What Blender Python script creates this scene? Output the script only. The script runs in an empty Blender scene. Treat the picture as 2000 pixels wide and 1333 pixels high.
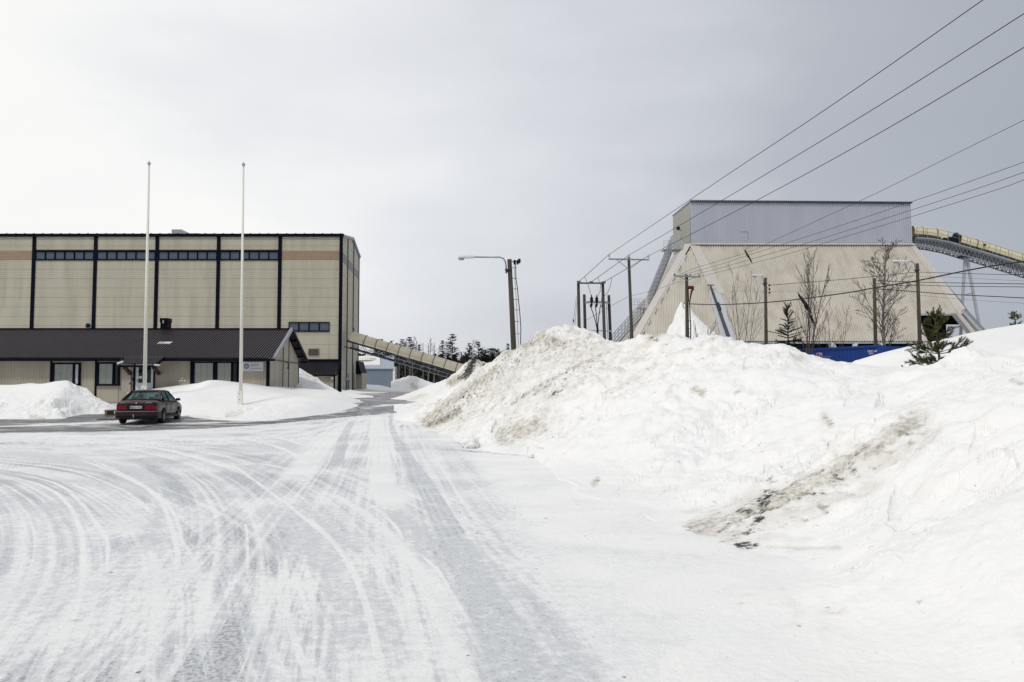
import bpy, bmesh, math, random
import numpy as np
from mathutils import Vector, Matrix
random.seed(7)
R = math.radians
# ------------------------------------------------------------------ camera
F, CX, CY, HZ, CAMZ = 1556.0, 1000.0, 666.5, 752.0, 1.7
PITCH = math.atan((HZ - CY) / F)
cp, sp = math.cos(PITCH), math.sin(PITCH)
SC = bpy.context.scene
COL = SC.collection
cam_d = bpy.data.cameras.new('camera'); cam = bpy.data.objects.new('camera', cam_d); COL.objects.link(cam)
cam_d.sensor_width = 36.0; cam_d.lens = 36.0 * F / 2000.0; cam_d.clip_end = 6000; cam_d.clip_start = 0.1
cam.location = (0, 0, CAMZ); cam.rotation_euler = (math.pi / 2 + PITCH, 0, 0)
SC.camera = cam
# ------------------------------------------------------------------ world: overcast, brighter towards the left
SUN_EL, SUN_AZ = R(50), R(-48)          # azimuth measured from +Y towards +X
w = bpy.data.worlds.new("World"); SC.world = w; w.use_nodes = True
nt = w.node_tree; nt.nodes.clear()
def N(nt, t, **k):
    n = nt.nodes.new(t)
    for a, b in k.items(): setattr(n, a, b)
    return n
out = N(nt, 'ShaderNodeOutputWorld'); mix = N(nt, 'ShaderNodeMixShader'); bg1 = N(nt, 'ShaderNodeBackground'); bg2 = N(nt, 'ShaderNodeBackground')
sky = N(nt, 'ShaderNodeTexSky', sky_type='NISHITA', sun_disc=False, sun_elevation=SUN_EL, sun_rotation=SUN_AZ, air_density=1.0, dust_density=3.0)
bg1.inputs[1].default_value = 0.08
nt.links.new(sky.outputs[0], bg1.inputs[0])
tc = N(nt, 'ShaderNodeTexCoord')
dot = N(nt, 'ShaderNodeVectorMath', operation='DOT_PRODUCT')
dv = Vector((-0.80, 0.55, 0.24)).normalized(); dot.inputs[1].default_value = dv
nt.links.new(tc.outputs['Generated'], dot.inputs[0])
mp = N(nt, 'ShaderNodeMapping'); mp.inputs['Scale'].default_value = (1.0, 1.0, 2.6)
nt.links.new(tc.outputs['Generated'], mp.inputs[0])
nz = N(nt, 'ShaderNodeTexNoise'); nz.inputs['Scale'].default_value = 2.1; nz.inputs['Detail'].default_value = 6; nz.inputs['Roughness'].default_value = 0.5
nt.links.new(mp.outputs[0], nz.inputs[0])
ma = N(nt, 'ShaderNodeMath', operation='MULTIPLY_ADD'); ma.inputs[1].default_value = 0.55; ma.inputs[2].default_value = -0.27
nt.links.new(nz.outputs[0], ma.inputs[0])
ad = N(nt, 'ShaderNodeMath', operation='ADD'); nt.links.new(dot.outputs['Value'], ad.inputs[0]); nt.links.new(ma.outputs[0], ad.inputs[1])
rp = N(nt, 'ShaderNodeValToRGB')
cr = rp.color_ramp; cr.elements[0].position = 0.0; cr.elements[0].color = (.42, .455, .51, 1)
cr.elements[1].position = 1.0; cr.elements[1].color = (1.05, 1.05, 1.02, 1)
for p, c in ((0.30, (.50, .525, .58, 1)), (0.52, (.70, .72, .765, 1)), (0.72, (.85, .865, .90, 1)), (0.88, (1.02, 1.02, 1.0, 1))):
    e = cr.elements.new(p); e.color = c
nt.links.new(ad.outputs[0], rp.inputs[0]); nt.links.new(rp.outputs[0], bg2.inputs[0]); bg2.inputs[1].default_value = 1.0
mix.inputs[0].default_value = 0.93
nt.links.new(bg1.outputs[0], mix.inputs[1]); nt.links.new(bg2.outputs[0], mix.inputs[2]); nt.links.new(mix.outputs[0], out.inputs[0])
sd = bpy.data.lights.new('sun', 'SUN'); sd.energy = 1.5; sd.angle = R(8); sd.color = (1, .955, .88)
so = bpy.data.objects.new('sun', sd); COL.objects.link(so)
_a = R(-150)   # light arrives from the left, a little behind the camera, through thin cloud
sdir = Vector((math.sin(_a) * math.cos(SUN_EL), math.cos(_a) * math.cos(SUN_EL), math.sin(SUN_EL)))
sky.sun_rotation = _a
so.rotation_euler = (-sdir).to_track_quat('-Z', 'Y').to_euler()
SC.view_settings.view_transform = 'Standard'; SC.view_settings.look = 'None'; SC.view_settings.exposure = -0.02; SC.view_settings.gamma = 1.0
SC.view_settings.use_curve_mapping = False

# ------------------------------------------------------------------ pixel <-> world
def P(px, py, Y):
    u = (CY - py) / F; k = Y / (cp - u * sp)
    return Vector(((px - CX) / F * k, Y, CAMZ + (sp + u * cp) * k))
def sstep(a, b, x):
    t = np.clip((x - a) / (b - a), 0, 1); return t * t * (3 - 2 * t)
def G(x, y):
    """height of the ground"""
    x = np.asarray(x, float); y = np.asarray(y, float)
    z = .6 * sstep(33, 50, y) + .3 * sstep(50, 80, y)
    z = z + sstep(6, 14, x) * (.9 * sstep(36, 50, y) + 1.5 * sstep(58, 95, y))
    return z
def gz(x, y): return float(G(x, y))
def ground_at(px, py):
    lo, hi = 2.0, 900.0
    for _ in range(50):
        m = math.sqrt(lo * hi); p = P(px, py, m)
        if p.z > gz(p.x, m): lo = m
        else: hi = m
    return P(px, py, lo)
# ------------------------------------------------------------------ numpy noise
_rng = np.random.RandomState(11); _perm = _rng.permutation(512); _perm = np.concatenate([_perm, _perm, _perm])
_ga = _rng.rand(512) * 2 * np.pi; _gx = np.cos(_ga); _gy = np.sin(_ga)
def perlin(x, y):
    xi = np.floor(x).astype(np.int64); yi = np.floor(y).astype(np.int64); xf = x - xi; yf = y - yi
    u = xf * xf * xf * (xf * (xf * 6 - 15) + 10); v = yf * yf * yf * (yf * (yf * 6 - 15) + 10)
    def g(ix, iy, dx, dy):
        h = _perm[(_perm[ix & 511] + iy) & 511]
        return _gx[h] * dx + _gy[h] * dy
    a = g(xi, yi, xf, yf); b = g(xi + 1, yi, xf - 1, yf); c = g(xi, yi + 1, xf, yf - 1); d = g(xi + 1, yi + 1, xf - 1, yf - 1)
    return (a + u * (b - a)) * (1 - v) + (c + u * (d - c)) * v
def fbm(x, y, s, o=4, g=.5):
    r = 0; a = 1
    for i in range(o):
        r = r + a * perlin(x / s + 13.7 * i, y / s + 7.1 * i); s = s / 2.03; a *= g
    return r
def billow(x, y, s, o=4, g=.5):
    r = 0; a = 1
    for i in range(o):
        r = r + a * (np.abs(perlin(x / s + 31.7 * i, y / s + 17.1 * i)) * 2 - .4); s = s / 2.1; a *= g
    return r
def worley(x, y, s):
    """distance to the nearest random point"""
    x = x / s; y = y / s; xi = np.floor(x).astype(np.int64); yi = np.floor(y).astype(np.int64); d = np.full(x.shape, 9.0)
    for i in (-1, 0, 1):
        for j in (-1, 0, 1):
            h = _perm[(_perm[(xi + i) & 511] + yi + j) & 511]
            px = xi + i + .5 + .45 * _gx[h]; py = yi + j + .5 + .45 * _gy[(h * 7) & 511]
            d = np.minimum(d, (px - x) ** 2 + (py - y) ** 2)
    return np.sqrt(d)
# ------------------------------------------------------------------ materials
MATS = {}
def mat(name, col, rough=.6, metal=0.0, noise=.0, nscale=8.0, bump=0.0, bscale=40.0, spec=.16, dirt=None, dscale=1.0, streak=False):
    m = bpy.data.materials.new(name); m.use_nodes = True; t = m.node_tree; b = t.nodes['Principled BSDF']
    b.inputs['Roughness'].default_value = rough; b.inputs['Metallic'].default_value = metal; b.inputs['Specular IOR Level'].default_value = spec
    co = N(t, 'ShaderNodeTexCoord'); src = co.outputs['Object']
    c4 = (*col, 1)
    if noise:
        mpn = N(t, 'ShaderNodeMapping'); t.links.new(src, mpn.inputs[0])
        if streak: mpn.inputs['Scale'].default_value = (1, 1, .12)
        n = N(t, 'ShaderNodeTexNoise'); n.inputs['Scale'].default_value = nscale; n.inputs['Detail'].default_value = 6; n.inputs['Roughness'].default_value = .62
        t.links.new(mpn.outputs[0], n.inputs[0])
        r = N(t, 'ShaderNodeValToRGB'); r.color_ramp.elements[0].position = .3; r.color_ramp.elements[1].position = .72
        r.color_ramp.elements[0].color = (*[max(0, x * (1 - noise)) for x in col], 1); r.color_ramp.elements[1].color = (*[min(1, x * (1 + noise)) for x in col], 1)
        t.links.new(n.outputs[0], r.inputs[0]); last = r.outputs[0]
        if dirt:
            n2 = N(t, 'ShaderNodeTexNoise'); n2.inputs['Scale'].default_value = dscale; n2.inputs['Detail'].default_value = 7; t.links.new(mpn.outputs[0], n2.inputs[0])
            r2 = N(t, 'ShaderNodeValToRGB'); r2.color_ramp.elements[0].position = .48; r2.color_ramp.elements[1].position = .78
            r2.color_ramp.elements[1].color = (.75, .75, .75, 1); t.links.new(n2.outputs[0], r2.inputs[0])
            mx = N(t, 'ShaderNodeMixRGB'); mx.inputs[2].default_value = (*dirt, 1); t.links.new(r2.outputs[0], mx.inputs[0]); t.links.new(last, mx.inputs[1]); last = mx.outputs[0]
        t.links.new(last, b.inputs['Base Color'])
        rr = N(t, 'ShaderNodeMath', operation='MULTIPLY_ADD'); rr.inputs[1].default_value = .25; rr.inputs[2].default_value = rough - .12; t.links.new(n.outputs[0], rr.inputs[0]); t.links.new(rr.outputs[0], b.inputs['Roughness'])
    else: b.inputs['Base Color'].default_value = c4
    if bump:
        n = N(t, 'ShaderNodeTexNoise'); n.inputs['Scale'].default_value = bscale; n.inputs['Detail'].default_value = 5; t.links.new(src, n.inputs[0])
        bp = N(t, 'ShaderNodeBump'); bp.inputs['Strength'].default_value = bump; bp.inputs['Distance'].default_value = .05; t.links.new(n.outputs[0], bp.inputs['Height']); t.links.new(bp.outputs[0], b.inputs['Normal'])
    MATS[name] = m; return m
def sky_glass(name, col, rough=.08):
    m = mat(name, col, rough, spec=.6); return m
def snow_material(name, base=(.92, .910, .886), dirtc=(.29, .26, .195)):
    m = bpy.data.materials.new(name); m.use_nodes = True; t = m.node_tree; b = t.nodes['Principled BSDF']
    b.inputs['Roughness'].default_value = .75; b.inputs['Specular IOR Level'].default_value = .25
    b.inputs['Subsurface Weight'].default_value = 0
    co = N(t, 'ShaderNodeTexCoord'); a = N(t, 'ShaderNodeAttribute', attribute_name='dirt')
    n = N(t, 'ShaderNodeTexNoise'); n.inputs['Scale'].default_value = 6.5; n.inputs['Detail'].default_value = 10; n.inputs['Roughness'].default_value = .74; t.links.new(co.outputs['Object'], n.inputs[0])
    n3 = N(t, 'ShaderNodeTexNoise'); n3.inputs['Scale'].default_value = 1.1; n3.inputs['Detail'].default_value = 4; t.links.new(co.outputs['Object'], n3.inputs[0])
    # attribute + (noise-.5)*k
    s = N(t, 'ShaderNodeMath', operation='SUBTRACT'); s.inputs[1].default_value = .5; t.links.new(n.outputs[0], s.inputs[0])
    k = N(t, 'ShaderNodeMath', operation='MULTIPLY_ADD'); k.inputs[1].default_value = 2.6; t.links.new(s.outputs[0], k.inputs[0]); t.links.new(a.outputs['Fac'], k.inputs[2])
    r = N(t, 'ShaderNodeValToRGB'); r.color_ramp.elements[0].position = .42; r.color_ramp.elements[0].color = (0, 0, 0, 1); r.color_ramp.elements[1].position = 1.0; r.color_ramp.elements[1].color = (1, 1, 1, 1)
    t.links.new(k.outputs[0], r.inputs[0])
    vb = N(t, 'ShaderNodeValToRGB'); vb.color_ramp.elements[0].position = .3; vb.color_ramp.elements[1].position = .7
    vb.color_ramp.elements[0].color = (base[0] * .955, base[1] * .965, base[2] * .985, 1); vb.color_ramp.elements[1].color = (*base, 1); t.links.new(n3.outputs[0], vb.inputs[0])
    n4 = N(t, 'ShaderNodeTexNoise'); n4.inputs['Scale'].default_value = 2.6; n4.inputs['Detail'].default_value = 6; t.links.new(co.outputs['Object'], n4.inputs[0])
    s4 = N(t, 'ShaderNodeMath', operation='SUBTRACT'); s4.inputs[1].default_value = .5; t.links.new(n4.outputs[0], s4.inputs[0]); k4 = N(t, 'ShaderNodeMath', operation='MULTIPLY_ADD'); k4.inputs[1].default_value = 1.3; t.links.new(s4.outputs[0], k4.inputs[0]); t.links.new(a.outputs['Fac'], k4.inputs[2])
    r4 = N(t, 'ShaderNodeMapRange'); r4.inputs['From Min'].default_value = .18; r4.inputs['From Max'].default_value = .95; r4.inputs['To Max'].default_value = .85; t.links.new(k4.outputs[0], r4.inputs['Value'])
    m4 = N(t, 'ShaderNodeMixRGB'); m4.inputs[2].default_value = (.56, .52, .425, 1); t.links.new(r4.outputs[0], m4.inputs[0]); t.links.new(vb.outputs[0], m4.inputs[1])
    mx = N(t, 'ShaderNodeMixRGB'); mx.inputs[2].default_value = (*dirtc, 1); t.links.new(r.outputs[0], mx.inputs[0]); t.links.new(m4.outputs[0], mx.inputs[1])
    # very dark grit where the attribute is strongest
    a2 = N(t, 'ShaderNodeAttribute', attribute_name='grit'); k2 = N(t, 'ShaderNodeMath', operation='MULTIPLY_ADD'); k2.inputs[1].default_value = 3.2; t.links.new(s.outputs[0], k2.inputs[0]); t.links.new(a2.outputs['Fac'], k2.inputs[2])
    r2 = N(t, 'ShaderNodeValToRGB'); r2.color_ramp.elements[0].position = .42; r2.color_ramp.elements[0].color = (0, 0, 0, 1); r2.color_ramp.elements[1].position = .8; r2.color_ramp.elements[1].color = (1, 1, 1, 1); t.links.new(k2.outputs[0], r2.inputs[0])
    mx2 = N(t, 'ShaderNodeMixRGB'); mx2.inputs[2].default_value = (.035, .035, .035, 1); t.links.new(r2.outputs[0], mx2.inputs[0]); t.links.new(mx.outputs[0], mx2.inputs[1])
    t.links.new(mx2.outputs[0], b.inputs['Base Color'])
    nb = N(t, 'ShaderNodeTexNoise'); nb.inputs['Scale'].default_value = 14; nb.inputs['Detail'].default_value = 8; nb.inputs['Roughness'].default_value = .6; t.links.new(co.outputs['Object'], nb.inputs[0])
    bp = N(t, 'ShaderNodeBump'); bp.inputs['Strength'].default_value = .5; bp.inputs['Distance'].default_value = .04; t.links.new(nb.outputs[0], bp.inputs['Height']); t.links.new(bp.outputs[0], b.inputs['Normal'])
    MATS[name] = m; return m
def yard_material():
    m = bpy.data.materials.new('icy_yard'); m.use_nodes = True; t = m.node_tree; b = t.nodes['Principled BSDF']
    co = N(t, 'ShaderNodeTexCoord'); L = t.links.new
    def att(n): return N(t, 'ShaderNodeAttribute', attribute_name=n).outputs['Fac']
    def noise(sc, det=8, ro=.62, scale=(1, 1, 1)):
        mp = N(t, 'ShaderNodeMapping'); mp.inputs['Scale'].default_value = scale; L(co.outputs['Object'], mp.inputs[0])
        n = N(t, 'ShaderNodeTexNoise'); n.inputs['Scale'].default_value = sc; n.inputs['Detail'].default_value = det; n.inputs['Roughness'].default_value = ro; L(mp.outputs[0], n.inputs[0]); return n.outputs[0]
    def perturb(a, n, k, lo, hi):
        s = N(t, 'ShaderNodeMath', operation='SUBTRACT'); s.inputs[1].default_value = .5; L(n, s.inputs[0])
        q = N(t, 'ShaderNodeMath', operation='MULTIPLY_ADD'); q.inputs[1].default_value = k; L(s.outputs[0], q.inputs[0]); L(a, q.inputs[2])
        r = N(t, 'ShaderNodeMapRange'); r.inputs['From Min'].default_value = lo; r.inputs['From Max'].default_value = hi; r.interpolation_type = 'SMOOTHSTEP'; L(q.outputs[0], r.inputs['Value']); return r.outputs[0]
    n1 = noise(9, 10, .72); n2 = noise(1.6, 8, .6); n3 = noise(26, 6, .7)
    ice = perturb(att('ice'), n1, 2.3, .05, 1.05)
    wet = perturb(att('wet'), n2, 2.0, .25, .95)
    dk = perturb(att('dark'), n1, 1.2, .3, .9)
    spk = perturb(att('ice'), n3, 2.4, .9, 1.25)
    def mixc(f, c1, c2):
        x = N(t, 'ShaderNodeMixRGB'); L(f, x.inputs[0])
        if isinstance(c1, tuple): x.inputs[1].default_value = (*c1, 1)
        else: L(c1, x.inputs[1])
        x.inputs[2].default_value = (*c2, 1); return x.outputs[0]
    sn0 = mixc(n2, (.87, .87, .86), (.935, .93, .915)); gr = perturb(att('fine'), n1, 3.0, .1, 1.0); sn = mixc(gr, sn0, (.76, .765, .775))
    c = mixc(ice, sn, (.625, .645, .67)); c = mixc(spk, c, (.36, .36, .355)); c = mixc(att('pack'), c, (.94, .935, .92)); c = mixc(wet, c, (.15, .15, .155)); c = mixc(dk, c, (.035, .034, .034))
    br = perturb(att('grit'), n1, 2.0, .5, .9); c = mixc(br, c, (.22, .19, .14))
    L(c, b.inputs['Base Color'])
    rr = N(t, 'ShaderNodeMapRange'); rr.inputs['To Min'].default_value = .75; rr.inputs['To Max'].default_value = .52; L(wet, rr.inputs['Value'])
    r2 = N(t, 'ShaderNodeMath', operation='MULTIPLY_ADD'); r2.inputs[1].default_value = -.22; L(ice, r2.inputs[0]); L(rr.outputs[0], r2.inputs[2])
    pud = att('puddle'); r3 = N(t, 'ShaderNodeMath', operation='MULTIPLY_ADD'); r3.inputs[1].default_value = -.5; r3.use_clamp = True; L(pud, r3.inputs[0]); L(r2.outputs[0], r3.inputs[2]); L(r3.outputs[0], b.inputs['Roughness'])
    b.inputs['Specular IOR Level'].default_value = .22
    nb = noise(22, 7, .65); bp = N(t, 'ShaderNodeBump'); bp.inputs['Strength'].default_value = .6; bp.inputs['Distance'].default_value = .03; L(nb, bp.inputs['Height']); L(bp.outputs[0], b.inputs['Normal'])
    return m

M_SNOW = snow_material('snow'); M_YARD = yard_material()
mat('hall_panel', (.47, .442, .352), .5, noise=.10, nscale=.7, streak=True, dirt=(.36, .33, .275), dscale=1.2)
mat('accent_panel', (.32, .235, .165), .5, noise=.07, nscale=1)
mat('navy_trim', (.005, .006, .013), .5, spec=.05)
mat('office_wall', (.42, .383, .31), .55, noise=.06, nscale=1.5, streak=True, dirt=(.30, .265, .215), dscale=1)
mat('brown_roof', (.046, .036, .043), .42, noise=.18, nscale=.8)
mat('black_roof', (.016, .017, .021), .45, noise=.15, nscale=1)
mat('win_glass', (.06, .085, .12), .08, spec=.9)
mat('black_glass', (.01, .01, .012), .12, spec=.5)
mat('blind', (.44, .43, .36), .5, noise=.05, nscale=3)
mat('white_paint', (.80, .79, .75), .4, noise=.04, nscale=2)
mat('door_white', (.62, .64, .70), .4, noise=.03)
mat('pole_white', (.80, .78, .70), .45, noise=.06, nscale=3, streak=True)
mat('steel', (.30, .31, .33), .45, .6, noise=.15, nscale=2)
mat('dark_steel', (.06, .065, .075), .5, .3, noise=.2, nscale=2)
mat('galv', (.42, .44, .47), .5, .3, noise=.12, nscale=1.5)
mat('tower_sheet', (.47, .49, .55), .5, .1, noise=.05, nscale=.5, streak=True)
mat('silo_sheet', (.57, .53, .465), .5, noise=.09, nscale=.45, streak=True, dirt=(.42, .37, .30), dscale=.8)
mat('silo_trim', (.58, .545, .50), .5, noise=.04, nscale=.6)
mat('hood', (.76, .69, .52), .45, noise=.08, nscale=.8, dirt=(.62, .55, .40), dscale=.7)
mat('rubber', (.012, .012, .013), .7)
mat('wood_pole', (.075, .068, .055), .8, noise=.35, nscale=6, streak=True, dirt=(.04, .036, .03), dscale=4)
mat('dark_wood', (.05, .035, .028), .7, noise=.3, nscale=5)
mat('plank', (.25, .21, .16), .8, noise=.3, nscale=5)
mat('wire', (.02, .02, .022), .5)
mat('thin_wire', (.06, .06, .065), .5)
mat('porcelain', (.55, .58, .60), .25)
mat('green_glass', (.05, .13, .15), .2)
mat('red_plastic', (.10, .012, .016), .4)
mat('lamp_white', (.72, .73, .74), .35)
mat('lamp_lens', (.30, .31, .32), .2)
mat('container_blue', (.012, .045, .22), .45, noise=.2, nscale=1.2, streak=True, dirt=(.03, .05, .14), dscale=1)
mat('blue_wall', (.19, .235, .305), .55, noise=.05, nscale=.5)
mat('blue_roof', (.36, .40, .48), .5, noise=.03)
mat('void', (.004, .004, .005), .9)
mat('concrete', (.50, .50, .49), .8, noise=.12, nscale=1)
mat('car_paint', (.024, .0025, .007), .36, .1, noise=.12, nscale=3, spec=.35)
mat('car_grime', (.05, .035, .038), .6, noise=.2, nscale=5)
mat('car_black', (.012, .012, .014), .5)
mat('chrome', (.5, .5, .5), .25, .8)
mat('tail_red', (.22, .008, .012), .15)
mat('tail_smoke', (.07, .02, .025), .15)
mat('alloy', (.22, .21, .20), .45, .5, noise=.2, nscale=10)
mat('plate', (.72, .72, .68), .4)
mat('seat', (.05, .055, .06), .8)
mat('needle_dark', (.022, .032, .022), .8, noise=.5, nscale=1.5)
mat('needle_olive', (.085, .09, .036), .8, noise=.45, nscale=9, dirt=(.085, .07, .03), dscale=4)
mat('bark', (.085, .065, .05), .85, noise=.35, nscale=5)
mat('bark_grey', (.15, .135, .13), .85, noise=.3, nscale=5)
mat('bark_birch', (.26, .235, .22), .8, noise=.4, nscale=3, dirt=(.06, .05, .05), dscale=6)
mat('bark_red', (.078, .058, .055), .8, noise=.3, nscale=6)
mat('twig', (.085, .06, .058), .85)
mat('twig_pale', (.16, .15, .16), .85)
mat('tree_snow', (.70, .73, .78), .8)
mat('blue_text', (.02, .06, .32), .5)
mat('pale_blue_text', (.16, .24, .45), .5)
mat('coal', (.02, .02, .02), .9, noise=.4, nscale=8)
mat('brown_board', (.10, .05, .03), .7, noise=.3, nscale=4)
# car glass
def glass_mat(name, tint, k):
    m = bpy.data.materials.new(name); m.use_nodes = True; t = m.node_tree; t.nodes.clear()
    o = N(t, 'ShaderNodeOutputMaterial'); x = N(t, 'ShaderNodeMixShader'); tr = N(t, 'ShaderNodeBsdfTransparent'); gl = N(t, 'ShaderNodeBsdfGlossy')
    tr.inputs[0].default_value = (*tint, 1); gl.inputs['Roughness'].default_value = .04; gl.inputs[0].default_value = (.8, .95, .95, 1); x.inputs[0].default_value = k
    t.links.new(tr.outputs[0], x.inputs[1]); t.links.new(gl.outputs[0], x.inputs[2]); t.links.new(x.outputs[0], o.inputs[0]); MATS[name] = m
glass_mat('car_glass', (.24, .34, .34), .07)

# ------------------------------------------------------------------ mesh builder
ORG = {}
class MB:
    def __init__(s): s.v = []; s.f = []
    def add(s, vs, fs):
        o = len(s.v); s.v += [Vector(v) for v in vs]; s.f += [tuple(i + o for i in f) for f in fs]; return s
    def hexa(s, a):   # 8 corners: bottom 4, top 4
        return s.add(a, [(0, 3, 2, 1), (4, 5, 6, 7), (0, 1, 5, 4), (1, 2, 6, 5), (2, 3, 7, 6), (3, 0, 4, 7)])
    def box(s, x0, x1, y0, y1, z0, z1):
        return s.hexa([(x0, y0, z0), (x1, y0, z0), (x1, y1, z0), (x0, y1, z0), (x0, y0, z1), (x1, y0, z1), (x1, y1, z1), (x0, y1, z1)])
    def bar(s, a, b, w, h=None, up=(0, 0, 1)):   # rectangular bar a->b
        h = h or w; a = Vector(a); b = Vector(b); d = (b - a).normalized(); up = Vector(up)
        if abs(d.dot(up)) > .98: up = Vector((0, 1, 0))
        sx = d.cross(up).normalized(); uy = sx.cross(d).normalized(); sx *= w / 2; uy *= h / 2
        return s.hexa([a - sx - uy, a + sx - uy, b + sx - uy, b - sx - uy, a - sx + uy, a + sx + uy, b + sx + uy, b - sx + uy])
    def tube(s, pts, r, n=8, caps=True):
        pts = [Vector(p) for p in pts]; rs = r if isinstance(r, (list, tuple)) else [r] * len(pts); o = len(s.v); k = len(pts)
        ref = None
        for i, p in enumerate(pts):
            d = (pts[min(i + 1, k - 1)] - pts[max(i - 1, 0)]).normalized()
            if ref is None: ref = Vector((1, 0, 0)) if abs(d.x) < .8 else Vector((0, 1, 0))
            a = d.cross(ref).normalized(); b = d.cross(a).normalized()
            for j in range(n):
                t = 2 * math.pi * j / n; s.v.append(p + (a * math.cos(t) + b * math.sin(t)) * rs[i])
        for i in range(k - 1):
            for j in range(n):
                s.f.append((o + i * n + j, o + i * n + (j + 1) % n, o + (i + 1) * n + (j + 1) % n, o + (i + 1) * n + j))
        if caps: s.f.append(tuple(o + j for j in range(n))[::-1]); s.f.append(tuple(o + (k - 1) * n + j for j in range(n)))
        return s
    def prism(s, poly, ext):
        n = len(poly); ext = Vector(ext); vs = [Vector(p) for p in poly]; vs += [v + ext for v in vs]
        return s.add(vs, [tuple(range(n))[::-1], tuple(range(n, 2 * n))] + [(i, (i + 1) % n, n + (i + 1) % n, n + i) for i in range(n)])
    def lathe(s, c, prof, n=16, axis='z'):
        o = len(s.v); c = Vector(c)
        for (r, h) in prof:
            for j in range(n):
                t = 2 * math.pi * j / n
                if axis == 'z': s.v.append(c + Vector((r * math.cos(t), r * math.sin(t), h)))
                else: s.v.append(c + Vector((h, r * math.cos(t), r * math.sin(t))))
        for i in range(len(prof) - 1):
            for j in range(n): s.f.append((o + i * n + j, o + i * n + (j + 1) % n, o + (i + 1) * n + (j + 1) % n, o + (i + 1) * n + j))
        s.f.append(tuple(o + j for j in range(n))[::-1]); s.f.append(tuple(o + (len(prof) - 1) * n + j for j in range(n)))
        return s
    def text(s, body, o, ux, uy, size, extrude=.002, align='LEFT', bold=0.0):
        cu = bpy.data.curves.new('t', 'FONT'); cu.body = body; cu.size = size; cu.extrude = extrude; cu.align_x = align; cu.resolution_u = 2; cu.offset = bold
        ob = bpy.data.objects.new('t', cu); COL.objects.link(ob); dg = bpy.context.evaluated_depsgraph_get(); me = bpy.data.meshes.new_from_object(ob.evaluated_get(dg))
        o = Vector(o); ux = Vector(ux).normalized(); uy = Vector(uy).normalized(); uz = ux.cross(uy)
        s.add([o + ux * v.co.x + uy * v.co.y + uz * v.co.z for v in me.vertices], [tuple(p.vertices) for p in me.polygons])
        bpy.data.objects.remove(ob); bpy.data.curves.remove(cu); bpy.data.meshes.remove(me); return s
    def corr(s, poly, u, v, prof, thick=0.0, nrm=None):
        """corrugated convex sheet: poly = 3D points in a plane, u = unit vector across the ribs, v = along, prof = (pitch,[(frac,height)...])"""
        p0 = Vector(poly[0]); u = Vector(u).normalized(); v = Vector(v).normalized(); nn = Vector(nrm) if nrm else u.cross(v).normalized()
        # non-orthogonal safe coordinates
        uu = u.dot(u); uv = u.dot(v); det = 1 - uv * uv
        q = []
        for p in poly:
            d = Vector(p) - p0; a = d.dot(u); b = d.dot(v); q.append(((a - uv * b) / det, (b - uv * a) / det))
        umin = min(a for a, b in q); umax = max(a for a, b in q); us = []
        pitch, pr = prof; k = math.floor(umin / pitch)
        while k * pitch < umax:
            for fr, h in pr:
                t = (k + fr) * pitch
                if umin < t < umax: us.append((t, h))
            k += 1
        us = [(umin + 1e-5, us[0][1] if us else 0)] + us + [(umax - 1e-5, us[-1][1] if us else 0)]
        prev = None
        for t, h in us:
            vs = []
            for i in range(len(q)):
                (a0, b0), (a1, b1) = q[i], q[(i + 1) % len(q)]
                if (a0 - t) * (a1 - t) <= 0 and a0 != a1: vs.append(b0 + (b1 - b0) * (t - a0) / (a1 - a0))
            if not vs: prev = None; continue
            lo, hi = min(vs), max(vs); base = p0 + u * t + nn * h
            cur = (base + v * lo, base + v * hi)
            if prev: s.add([prev[0], cur[0], cur[1], prev[1]], [(0, 1, 2, 3)])
            prev = cur
        return s
    def build(s, name, mt, parent=None, smooth=False, loc=None):
        me = bpy.data.meshes.new(name)
        if parent is not None: org = ORG[parent.as_pointer()]
        elif loc is not None: org = Vector(loc)
        else:
            xs = [v.x for v in s.v]; ys = [v.y for v in s.v]; zs = [v.z for v in s.v]
            org = Vector(((min(xs) + max(xs)) / 2, (min(ys) + max(ys)) / 2, min(zs)))
        me.from_pydata([tuple(v - org) for v in s.v], [], s.f)
        me.materials.append(MATS[mt] if isinstance(mt, str) else mt)
        if smooth: me.polygons.foreach_set('use_smooth', [True] * len(me.polygons))
        me.update()
        o = bpy.data.objects.new(name, me); COL.objects.link(o); ORG[o.as_pointer()] = org
        if parent is not None: o.parent = parent
        else: o.location = org
        return o
KEEP = []
def thing(name, label, cat, loc=(0, 0, 0), group=None):
    o = bpy.data.objects.new(name, None); COL.objects.link(o); o.location = loc; o.empty_display_size = .3
    o['label'] = label; o['category'] = cat
    if group: o['group'] = group
    ORG[o.as_pointer()] = Vector(loc); KEEP.append(o); return o
def tag(o, label, cat, group=None):
    o['label'] = label; o['category'] = cat
    if group: o['group'] = group
    return o
def bevel(o, wd=.01, seg=2):
    m = o.modifiers.new('b', 'BEVEL'); m.width = wd; m.segments = seg; m.limit_method = 'ANGLE'; return o

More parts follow.
